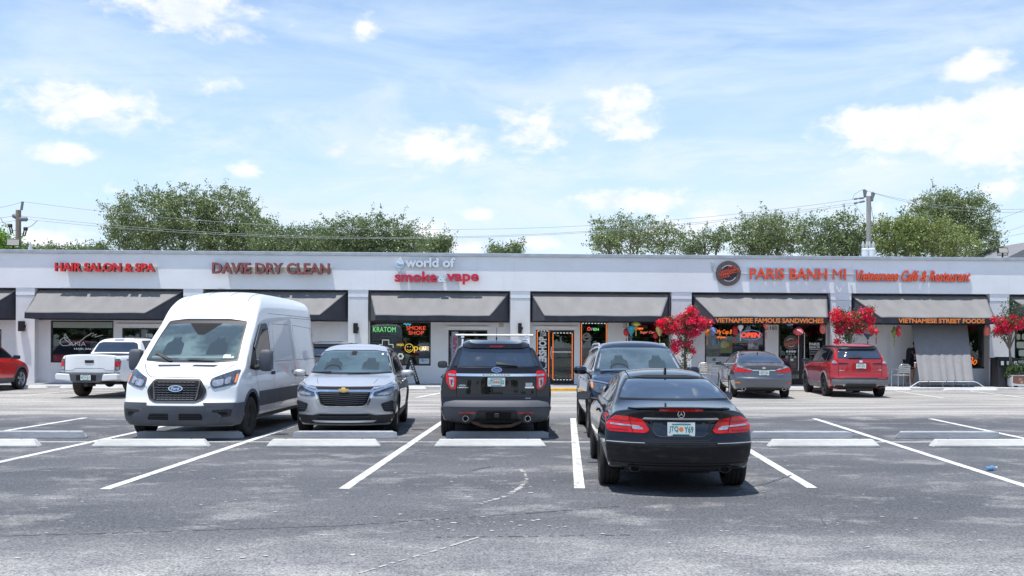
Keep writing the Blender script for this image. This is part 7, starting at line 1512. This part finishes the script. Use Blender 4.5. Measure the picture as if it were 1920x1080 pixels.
# ================================================================== LANTERNS
LC = dict(red=(.55, .02, .025), teal=(.03, .28, .36), yellow=(.55, .50, .10), gold=(.58, .50, .18), coral=(.70, .16, .12), blue=(.16, .24, .50), white=(.65, .66, .60), navy=(.03, .07, .12), green=(.22, .26, .04), orange=(.75, .22, .05), pink=(.72, .10, .12))
def lantern(label, px, py, w, h, col, shape='round', Y=36.85, tassel=True, band=None):
    c = P(px, py, Y); k = Y/FPX; R = w*k/2; H = h*k/2; t = thing('lantern', label, 'lantern', c, random.Random(int(px)).uniform(0, .6), 'silk lanterns under the restaurant awnings'); m = mat('lantern_silk_'+col, LC[col], .55, coat=.2, nscale=9, namt=.22)
    if shape == 'balloon': pr = [(.0, -1), (.22, -.98), (.30, -.7), (.62, -.25), (.95, .2), (1, .5), (.82, .82), (.4, .98), (.0, 1)]
    elif shape == 'diamond': pr = [(.0, -1), (.2, -.98), (.35, -.7), (1, .05), (.55, .6), (.28, .95), (0, 1)]
    elif shape == 'disc': pr = [(0, -1), (.4, -.85), (.85, -.45), (1, 0), (.85, .45), (.4, .85), (0, 1)]
    else: pr = [(0, -1), (.45, -.97), (.85, -.7), (1, -.2), (1, .2), (.85, .7), (.45, .97), (0, 1)]
    n = 16; g = G(); vs = []
    for i in range(n*2):
        a = math.pi*i/n; rr_ = 1 if i % 2 else .93
        for r, z in pr: vs.append((r*R*rr_*math.cos(a), r*R*rr_*math.sin(a), z*H))
    q = len(pr); g.add(vs, [(i*q+j, ((i+1) % (2*n))*q+j, ((i+1) % (2*n))*q+j+1, i*q+j+1) for i in range(2*n) for j in range(q-1)]); g.build('shade', m, t, smooth=35)
    g = G(); g.lathe([(0, H*.95), (R*.3, H*.95), (R*.3, H*1.08), (0, H*1.08)], n=12); g.lathe([(0, -H*1.08), (R*.28, -H*1.08), (R*.28, -H*.95), (0, -H*.95)], n=12); g.build('cap', M['black'], t)
    zt = P(px, 604, Y).z-c.z
    if zt > H*1.1: g = G(); g.tube([(0, 0, H), (0, 0, zt)], .006, 4); g.build('cord', M['black'], t)
    if band:
        g = G(); mb = mat('lantern_silk_'+band, LC[band], .55, coat=.2, nscale=9, namt=.22)
        for kk in range(4): g.ball((R*.9*math.cos(4.2+kk*.35), R*.9*math.sin(4.2+kk*.35), H*(.3-.2*kk)), R*.16, 4)
        g.build('painted_flower', mb, t)
    if tassel: g = G(); g.tube([(0, 0, -H), (0, 0, -H-.08), (0, 0, -H-.1), (0, 0, -H-.34)], [.005, .005, .022, .016], 6); g.build('tassel', m, t)
    return t
for a in (('red lantern half behind the teal one', 1174.5, 623, 11, 14, 'red', 'round', 37.1), ('teal balloon-shaped lantern in front of a red one', 1183.5, 620.5, 15, 20, 'teal', 'balloon'), ('yellow lantern tucked under the awning beside the teal one', 1192.5, 607.5, 17, 11, 'yellow', 'disc', 36.9),
          ('pale gold balloon-shaped lantern left of the crooked bougainvillea', 1237, 621, 16, 20, 'gold', 'balloon'), ('small red lantern left of the pale gold one', 1229, 629, 9, 12, 'red', 'round', 37.1), ('dark red lantern behind the crooked bougainvillea', 1232, 607, 10, 12, 'red', 'round', 37.2),
          ('orange lantern left of the blue and white one', 1326, 623, 10, 13, 'orange', 'round', 37.05), ('blue and white flowered lantern at the left of the restaurant window', 1337, 622, 14, 17, 'blue', 'balloon', 36.85, True, 'white'), ('deep red lantern left of the white one', 1378.5, 619.5, 11, 19, 'red', 'round', 37.05),
          ('white balloon lantern beside the open sign', 1388.5, 615.5, 11, 14, 'white', 'balloon'), ('coral balloon lantern above the number 7160', 1436.5, 612, 12, 13, 'coral', 'balloon', 36.85, True, 'white'), ('wide red and pink flowered lantern in front of the restaurant doors', 1497, 621.5, 20, 17, 'pink', 'disc', 36.85, True, 'white'),
          ('coral oblong lantern at the right of the restaurant doors', 1543, 616, 12, 20, 'coral', 'round', 36.85, False, 'white'), ('small blue lantern peeping under the awning above the door decal', 1480.5, 608, 12, 7, 'blue', 'disc', 36.9, False, 'white'),
          ('navy lantern low beside the full bougainvillea', 1627, 629, 15, 14, 'navy', 'balloon', 37.0), ('tall red lantern above the navy one', 1633.5, 620, 11, 20, 'red', 'round', 36.95, False), ('small red diamond lantern right of the tall red one', 1643, 621.5, 11, 13, 'red', 'diamond', 36.8),
          ('olive green diamond lantern on the blank wall', 1676.5, 623, 12, 19, 'green', 'diamond', 36.95), ('red oblong lantern right of the olive one', 1685, 621, 10, 20, 'red', 'round', 36.85, False, 'white'), ('coral lantern with white flowers at the right end of the curtain awning', 1851, 620, 12, 20, 'coral', 'round', 36.85, False, 'white')):
    lantern(*a)

# ================================================================== CURTAIN, CHAIRS, PERSON
CT, CB = 37.62, 36.18
def curtain():
    t = thing('sun_curtain', 'wide grey fabric sun curtain hanging from the street foods awning to a white floor frame', 'curtain', (P(1770, 720, CB).x, CB, .1))
    A, B = P(1709, 606.5, CT)-t.location, P(1813, 606.5, CT)-t.location; D, C = P(1723.5, 716, CB)-t.location, P(1826, 716, CB)-t.location; g = G(); nu, nv = 90, 30; vs = []
    for j in range(nv+1):
        v = j/nv
        for i in range(nu+1):
            u = i/nu; p = A.lerp(B, u).lerp(D.lerp(C, u), v)
            amp = .045*max(0, v-.28)**1.0; w = math.sin(u*42+.8*math.sin(u*9+1))*amp+math.sin(u*77+2)*amp*.25
            p += Vector((math.sin(u*21)*amp*.3, -w, 0)); vs.append(p)
    g.add(vs, [(j*(nu+1)+i, j*(nu+1)+i+1, (j+1)*(nu+1)+i+1, (j+1)*(nu+1)+i) for j in range(nv) for i in range(nu)])
    m = mat('curtain_mesh_fabric', (.23, .228, .235), .85, bump=.25, bscale=120, nscale=5, namt=.06)
    o = g.build('cloth', m, t, fix=False); o.data.shade_smooth(); s = o.modifiers.new('thick', 'SOLIDIFY'); s.thickness = .008
    g = G(); h = D.z+.02; g.tube([D+Vector((-.35, 0, -D.z)), D+Vector((-.06, 0, -.02)), D+Vector((-.0, -.02, .01)), C+Vector((0, -.02, .01)), C+Vector((.12, 0, -.02)), C+Vector((.42, 0, -C.z))], .014, 8); g.build('floor_frame', M['white_pl'], t, smooth=60)
    g = G(); g.tube([A+Vector((-.1, 0, .02)), B+Vector((.1, 0, .02))], .02, 8); g.build('rod', M['black'], t)
curtain()
def bistro_chair(label, loc, rz):
    t = thing('bistro_chair', label, 'chair', loc, rz, 'aluminium bistro chairs outside the restaurant'); A_ = M['alu']
    for s in (-1, 1):
        g = G(); g.tube([(s*.24, .22, 0), (s*.255, .20, .42), (s*.26, .18, .62), (s*.25, .05, .67), (s*.24, -.22, .63)], .016, 8); g.build('leg', A_, t, smooth=60)
        g = G(); g.tube([(s*.25, -.24, 0), (s*.24, -.21, .45), (s*.24, -.22, .63)], .016, 8); g.build('leg', A_, t, smooth=60)
    g = G(); g.tube([(-.25, -.20, .64), (-.22, -.27, .78), (-.12, -.29, .84), (.12, -.29, .84), (.22, -.27, .78), (.25, -.20, .64)], .016, 8); g.build('back_frame', A_, t, smooth=60)
    for k in range(4): z = .52+k*.075; g = G(); g.box(-.225, .225, -.262-.006*k, -.25-.006*k, z, z+.055); g.build('back_slat', M['lightgrey'] if 0 else mat('slat_cream', (.55, .53, .47), .45), t, bevel=.003)
    for k in range(7): y = -.2+k*.065; g = G(); g.box(-.225, .225, y, y+.05, .435, .445); g.build('seat_slat', MATS['slat_cream'], t)
    g = G(); g.tube([(-.24, .2, .43), (.24, .2, .43), (.24, -.21, .43), (-.24, -.21, .43), (-.24, .2, .43)], .012, 6); g.build('seat_frame', A_, t)
    return t
c1 = P(1692, 722, 36.6); ch = bistro_chair('aluminium chair with its slatted back to us left of the curtain', (c1.x, 36.75, .1), R_(8))
c2 = P(1340, 722, 37.0); dup(ch, (c2.x, 37.0, .1), R_(-12), 'aluminium chair left of the grey sedan below the restaurant window', 'aluminium bistro chairs outside the restaurant')
c2 = P(1328, 722, 37.4); dup(ch, (c2.x-.1, 37.5, .1), R_(165), 'aluminium chair facing us, partly behind the one left of the grey sedan', 'aluminium bistro chairs outside the restaurant')
def cafe_table(label, x, y, w=.7):
    t = thing('cafe_table', label, 'table', (x, y, .1), 0, 'tables outside the restaurant'); g = G(); g.box(-w/2, w/2, -w/2, w/2, .71, .735); g.build('tabletop', mat('table_top_brown', (.20, .11, .07), .4), t, bevel=.008)
    g = G(); g.tube([(0, 0, .02), (0, 0, .71)], .035, 10); g.build('column', M['alu'], t, smooth=60)
    for k in range(4): a = k*math.pi/2+.6; g = G(); g.tube([(0, 0, .06), (math.cos(a)*.3, math.sin(a)*.3, .015)], .02, 6); g.build('foot', M['alu'], t)
    return t
ct = P(1716, 700, 36.9); cafe_table('small brown-topped table half hidden at the left edge of the curtain', ct.x+.22, 37.0, .6)
for k, (px, l) in enumerate(((1750, 'white chair legs under the left of the curtain'), (1772, 'white chair legs under the middle of the curtain'), (1800, 'white chair legs under the right of the curtain'))):
    c3 = P(px, 722, 37.0); dup(ch, (c3.x, 37.0+.1*(k % 2), .1), R_(180+20*k), l.replace('white chair legs', 'chair hidden except its feet'), 'aluminium bistro chairs outside the restaurant')
cu = P(1713.5, 690, 36.95); t = thing('paper_cup', 'pale paper cup standing on the table edge beside the curtain', 'cup', (ct.x-.02, 36.85, .836)); g = G(); g.lathe([(0, 0), (.035, 0), (.045, .15), (0, .15)], n=14); g.build('cup', mat('cup_pink', (.6, .42, .38), .6), t, smooth=50); g = G(); g.lathe([(.047, .15), (.05, .165), (.035, .18), (0, .18)], n=14); g.build('lid', M['white_pl'], t)

def person():
    base = P(1706, 722, 37.5); t = thing('person', 'person in black T-shirt and dark shorts half hidden behind the grey curtain', 'person', (base.x, 37.5, .1), R_(-78))
    skin = mat('skin', (.42, .23, .16), .55); shirt = mat('shirt_black', (.012, .012, .014), .85, bump=.2, bscale=20); shorts = mat('shorts_navy', (.012, .016, .03), .85); hairm = mat('hair_dark', (.02, .014, .01), .7, bump=.4, bscale=80)
    # local +y = facing; joints (x, y, z, radius)
    J = dict(pel=(0, -.03, .92, .135), wai=(0, -.02, 1.06, .125), che=(0, .07, 1.27, .15), neck=(0, .17, 1.43, .055), skull=(0, .26, 1.58, .088), crown=(0, .25, 1.66, .08),
             lsh=(-.17, .07, 1.38, .062), lel=(-.22, .06, 1.12, .044), lwr=(-.16, .29, 1.08, .030), lha=(-.14, .37, 1.09, .030), rsh=(.17, .07, 1.38, .062), rel=(.23, .05, 1.12, .044), rwr=(.15, .28, 1.06, .030), rha=(.13, .36, 1.06, .030),
             lhi=(-.10, -.02, .88, .10), lkn=(-.11, .02, .50, .060), lca=(-.11, -.02, .33, .055), lan=(-.11, -.03, .09, .036), lfo=(-.12, .05, .04, .040), lto=(-.13, .15, .03, .034),
             rhi=(.10, -.02, .88, .10), rkn=(.11, .06, .50, .060), rca=(.11, .03, .33, .055), ran=(.11, .02, .09, .036), rfo=(.12, .10, .04, .040), rto=(.13, .20, .03, .034))
    def skin_mesh(name, names, edges, m, grow=0, sub=2):
        idx = {n: i for i, n in enumerate(names)}; me = bpy.data.meshes.new(name); me.from_pydata([J[n][:3] for n in names], [(idx[a], idx[b]) for a, b in edges], []); me.skin_vertices.new() if hasattr(me.skin_vertices, 'new') else None
        o = link(name, me, t); sk = o.modifiers.new('skin', 'SKIN'); sk.use_smooth_shade = True
        if not me.skin_vertices: 
            bm = bmesh.new(); bm.from_mesh(me); bm.verts.layers.skin.verify(); bm.to_mesh(me); bm.free()
        for i, n in enumerate(names): me.skin_vertices[0].data[i].radius = (J[n][3]+grow, J[n][3]+grow)
        me.skin_vertices[0].data[0].use_root = True
        s = o.modifiers.new('s', 'SUBSURF'); s.levels = sub; s.render_levels = sub; me.materials.append(m); return o
    E = [('pel', 'wai'), ('wai', 'che'), ('che', 'neck'), ('neck', 'skull'), ('skull', 'crown'), ('che', 'lsh'), ('lsh', 'lel'), ('lel', 'lwr'), ('lwr', 'lha'), ('che', 'rsh'), ('rsh', 'rel'), ('rel', 'rwr'), ('rwr', 'rha'), ('pel', 'lhi'), ('lhi', 'lkn'), ('lkn', 'lca'), ('lca', 'lan'), ('lan', 'lfo'), ('lfo', 'lto'), ('pel', 'rhi'), ('rhi', 'rkn'), ('rkn', 'rca'), ('rca', 'ran'), ('ran', 'rfo'), ('rfo', 'rto')]
    skin_mesh('body', list(J), E, skin)
    # shirt: torso plus short sleeves; shorts: hips to above the knee
    J['lsl'] = (-.205, .05, 1.21, .05); J['rsl'] = (.21, .045, 1.21, .05); J['lth'] = (-.107, .01, .62, .075); J['rth'] = (.107, .03, .62, .075); J['nb'] = (0, .13, 1.39, .075)
    skin_mesh('t_shirt', ['pel', 'wai', 'che', 'nb', 'lsh', 'lsl', 'rsh', 'rsl'], [('pel', 'wai'), ('wai', 'che'), ('che', 'nb'), ('che', 'lsh'), ('lsh', 'lsl'), ('che', 'rsh'), ('rsh', 'rsl')], shirt, .022)
    skin_mesh('shorts', ['pel', 'lhi', 'lth', 'rhi', 'rth'], [('pel', 'lhi'), ('lhi', 'lth'), ('pel', 'rhi'), ('rhi', 'rth')], shorts, .028)
    g = G(); g.ball((0, .24, 1.63), (.098, .108, .10), 8); g.v = [(v[0], min(v[1], .29+(v[2]-1.63)*.5), v[2]) for v in g.v]; g.build('hair', hairm, t, smooth=60)
    g = G(); g.prism([(.335, 1.56), (.365, 1.555), (.34, 1.61)], -.012, .012, axis='x'); g.build('nose', skin, t, bevel=.004)
    for s in (-1, 1):
        g = G(); g.ball((s*.034, .338, 1.605), .012, 5); g.build('eye', M['white_pl'], t); g = G(); g.ball((s*.09, .25, 1.59), (.012, .02, .032), 5); g.build('ear', skin, t)
        k = 'l' if s < 0 else 'r'; hb = Vector(J[k+'ha'][:3])
        for f in range(4): g = G(); b = hb+Vector(((f-1.5)*.017, .02, 0)); g.tube([b, b+Vector((0, .035, -.004)), b+Vector((0, .055+.006*(f in (1, 2)), -.028))], [.009, .008, .006], 6); g.build('finger', skin, t, smooth=60)
        g = G(); b = hb+Vector((-s*.028, -.01, 0)); g.tube([b, b+Vector((-s*.02, .03, -.012)), b+Vector((-s*.018, .05, -.02))], [.010, .009, .007], 6); g.build('thumb', skin, t, smooth=60)
        g = G(); x = s*.125; y = .10 if s < 0 else .15; g.prism(rnd([(y-.17, .0), (y+.12, .0), (y+.12, .05), (y+.02, .085), (y-.06, .12), (y-.17, .12)], .03), x-.048, x+.048, axis='x'); g.build('shoe', mat('shoe_white', (.55, .56, .58), .6), t, bevel=.012)
    g = G(); g.box(-.025, .025, .328, .334, 1.527, 1.533); g.build('mouth', mat('lip', (.30, .10, .08), .6), t)
person()

# ================================================================== BIN, PLANTER, LADDER SIGN, BOTTLE
a, b = P(1866, 726, 36.7), P(1904, 671, 36.7); t = thing('waste_bin', 'tall black litter bin with three white-labelled openings', 'litter bin', ((a.x+b.x)/2, 36.8, .1), R_(3)); w = (b.x-a.x)/2*1.0; h = b.z-.1
g = G(); g.box(-w, w, -.28, .28, 0, h*.96); g.build('cabinet', M['blkplastic'], t, bevel=.015)
g = G(); g.box(-w*1.02, w*1.02, -.30, .30, h*.962, h); g.box(-w*.6, w*.6, -.25, .25, h+.001, h*1.03); g.build('lid', M['black'], t, bevel=.01)
for x, q in ((-.62, .24), (.05, .36), (.70, .26)): g = G(); g.box(w*(x-q*.62), w*(x+q*.62), -.292, -.284, h*.75, h*.89); g.build('label', M['lens'] if 0 else M['white_pl'], t)
g = G(); g.box(-w*.98, w*.98, -.289, -.283, h*.70, h*.92); g.build('opening_panel', M['gap'], t)
for x in (-.28, .33): g = G(); g.box(w*x-.006, w*x+.006, -.289, -.282, .05, h*.69); g.build('joint', M['gap'], t)
a, b = P(1895, 727, 36.3), P(1950, 703, 36.3); t = thing('planter_box', 'white planter box with a printed food picture at the right edge', 'planter', ((a.x+b.x)/2, 36.45, .1)); w = (b.x-a.x)/2; h = b.z-.1
g = G(); g.box(-w, w, -.2, .2, .06, h); g.build('box', M['white_pl'], t, bevel=.012)
for sx in (-1, 1): g = G(); g.box(sx*w*.85-.04, sx*w*.85+.04, -.15, .15, 0, .06); g.build('foot', M['white_pl'], t)
g = G(); g.prism([(-w*.9, h*.35), (-w*.6, h*.28), (w*.6, h*.28), (w*.9, h*.35), (w*.9, h*.92), (-w*.9, h*.92)], -.206, -.2005); g.build('picture', mat('print_brown', (.30, .12, .09), .5), t)
rr = random.Random(3)
for k in range(9): x, z = rr.uniform(-w*.75, w*.75), rr.uniform(h*.42, h*.8); c = rr.choice([(.6, .6, .55), (.4, .08, .05), (.55, .35, .25), (.16, .2, .08)]); q = G(); q.lathe([(0, -.004), (.05, -.004), (.06, 0)], (x, -.206-.0006*k, z), ax='y', n=10); q.build('picture_detail', mat('print_'+'_'.join('%02d' % int(v*99) for v in c), c, .5), t)
c = P(1903, 697, 36.45); u = thing('potted_shrub', 'leafy green shrub growing from the white planter box', 'shrub', (t.location.x, 36.45, h+.05)); nr = np.random.default_rng(8)
pts = np.concatenate([nr.normal(size=(14, 3))*.06+np.array((rr.uniform(-w*1.2, w), rr.uniform(-.25, .2), rr.uniform(.0, .42))) for _ in range(120)]); leaves_mesh('foliage', pts, M['leaf_g'], (.05, .10), u, 3)
for k in range(6): g = G(); g.tube([(rr.uniform(-.3, .3), 0, 0), (rr.uniform(-.4, .4), 0, .3)], .01, 5); g.build('stem', M['bark'], u)
# black A-frame board seen edge-on, its side rail dotted with holes
a = P(766, 671, 37.4); b = P(783, 720, 37.4); t = thing('sandwich_board', 'black folding sidewalk board seen edge-on below the smoke shop window', 'signboard', (a.x, 37.4, .1)); zt = a.z-.1; dx = b.x-a.x
for s, yy in ((1, 0), (-1, .25)):
    g = G(); d = dx if s > 0 else -.25; g.prism([(0, zt), (.12, zt), (d+.10, 0), (d-.06, 0)], yy-.03, yy+.03); bd = g.build('panel', M['black'], t, bevel=.006)
    if s > 0:
        for k in range(9): f = .12+k*.09; x = .05+(d-.02)*f; z = zt*(1-f); q = G(); q.box(x-.025, x+.025, yy-.036, yy-.031, z-.03, z+.03); q.build('clip', M['lightgrey'], bd)
g = G(); g.tube([(.05, 0, zt-.02), (.05, .25, zt-.02)], .02, 6); g.build('hinge', M['alu'], t)
c = Vector((7.08, 13.22, .035)); t = thing('water_bottle', 'crumpled clear blue plastic bottle lying on the asphalt at the right', 'bottle', c, R_(25)); bl = mat('bottle_plastic', (.35, .60, .80), .15, trans=.6, coat=.5)
g = G(); g.lathe([(0, -.11), (.03, -.11), (.035, -.09), (.028, -.05), (.036, -.03), (.034, .02), (.026, .05), (.013, .075), (.013, .09), (0, .09)], ax='x', n=14); g.v = [(v[0], v[1], v[2]*.85) for v in g.v]; g.build('shell', bl, t, smooth=35)
g = G(); g.lathe([(0, .09), (.016, .09), (.016, .11), (0, .11)], ax='x', n=12); g.build('cap', M['white_pl'], t); g = G(); g.lathe([(.0365, -.03), (.0355, .01)], ax='x', n=14); g.build('label', mat('bottle_label', (.10, .30, .65), .4), t)

# ================================================================== MARKS ON THE ASPHALT
def mark(name, pts, w, m, z=.0045, seed=0, broken=0.0, jit=.3, **k):
    r = random.Random(seed); g = G(); n = len(pts); P3 = [Vector((*p, z)) for p in pts]; seg = []
    for a, b in zip(P3[:-1], P3[1:]):
        L = (b-a).length; q = max(1, int(L/.045)); seg += [a.lerp(b, i/q) for i in range(q)]
    seg.append(P3[-1])
    for i in range(len(seg)-1):
        if r.random() < broken: continue
        a, b = seg[i], seg[i+1]; d = (b-a).normalized(); nn = Vector((d.y, -d.x, 0)); w0 = w*r.uniform(1-jit, 1+jit)/2; w1 = w*r.uniform(1-jit, 1+jit)/2
        g.add([a-nn*w0, a+nn*w0, b+nn*w1, b-nn*w1], [(0, 1, 2, 3)])
    return g.build(name, m, None, fix=False, kind='structure', **k)
def gp(px, py): d = ray(px, py); t_ = -CH/d.z; return (d.x*t_, d.y*t_)
M['crack'] = mat('asphalt_crack', (.085, .085, .087), .95); M['ghost'] = mat('ghost_paint', (.36, .355, .34), .85, nscale=20, namt=.3); M['tyre_mark'] = mat('tyre_mark', (.088, .088, .092), .6, nscale=8, namt=.3)
mark('old_paint_trace', [gp(*p) for p in ((665, 1078), (740, 1055), (820, 1032), (903, 1006))], .030, M['ghost'], broken=.35, seed=1)
mark('old_paint_trace', [gp(*p) for p in ((900, 945), (945, 932), (975, 915), (988, 900), (984, 887), (975, 880))], .05, M['ghost'], broken=.4, seed=2, jit=.6)
# pale chips and flecks of old paint and shell scattered over the stalls
rr = random.Random(41); g = G()
for k in range(230):
    cx, cy = gp(rr.uniform(-100, 2020), rr.uniform(850, 1075)) if k < 150 else gp(rr.gauss(960, 110), rr.gauss(915, 22) if rr.random() < .5 else rr.gauss(985, 8))
    w = rr.uniform(.008, .028)*(1.6 if rr.random() < .12 else 1); d = w*rr.uniform(.4, 1.1); n = rr.randint(5, 7); a0 = rr.uniform(0, 6.28)
    g.add([(cx+math.cos(a0+2*math.pi*i/n)*w*rr.uniform(.6, 1.1), cy+math.sin(a0+2*math.pi*i/n)*d*rr.uniform(.6, 1.1), .004+.0004*(k % 9)) for i in range(n)], [tuple(range(n))])
g.build('pale_flecks', mat('shell_fleck', (.42, .41, .39), .85, nscale=20, namt=.25), fix=False, kind='stuff', label='pale flecks of worn paint and shell scattered over the near asphalt')
mark('seal_seam', [gp(*p) for p in ((-20, 1006), (250, 999), (450, 992), (640, 986), (800, 975), (1000, 962), (1180, 948))], .018, M['tyre_mark'], broken=.3, seed=3)
mark('seal_seam', [gp(*p) for p in ((760, 1008), (1000, 1006), (1200, 1003))], .02, M['tyre_mark'], broken=.5, seed=4)
for k, q in enumerate((((262, 988), (268, 992), (272, 997)), ((1536, 966), (1542, 976), (1548, 986)))): mark('asphalt_crack', [gp(*p) for p in q], .012, M['crack'], seed=5+k, jit=.7)
tm = [gp(*p) for p in ((1360, 925), (1440, 905), (1485, 891))]; mark('tyre_mark', tm, .05, M['tyre_mark'], seed=9, broken=.15)
mark('tyre_mark', [gp(*p) for p in ((885, 882), (925, 874))], .05, M['tyre_mark'], seed=10)
for px, py, w, d in ():
    x, y = gp(px, py); rr = random.Random(int(px)); g = G(); n = 14; g.add([(x+math.cos(2*math.pi*i/n)*w/2*rr.uniform(.7, 1.1), y+math.sin(2*math.pi*i/n)*d/2*rr.uniform(.7, 1.1), .0045) for i in range(n)], [tuple(range(n))]); g.build('worn_patch', M['ghost'], fix=False, kind='structure')
bpy.data.objects.remove(_to, do_unlink=True)
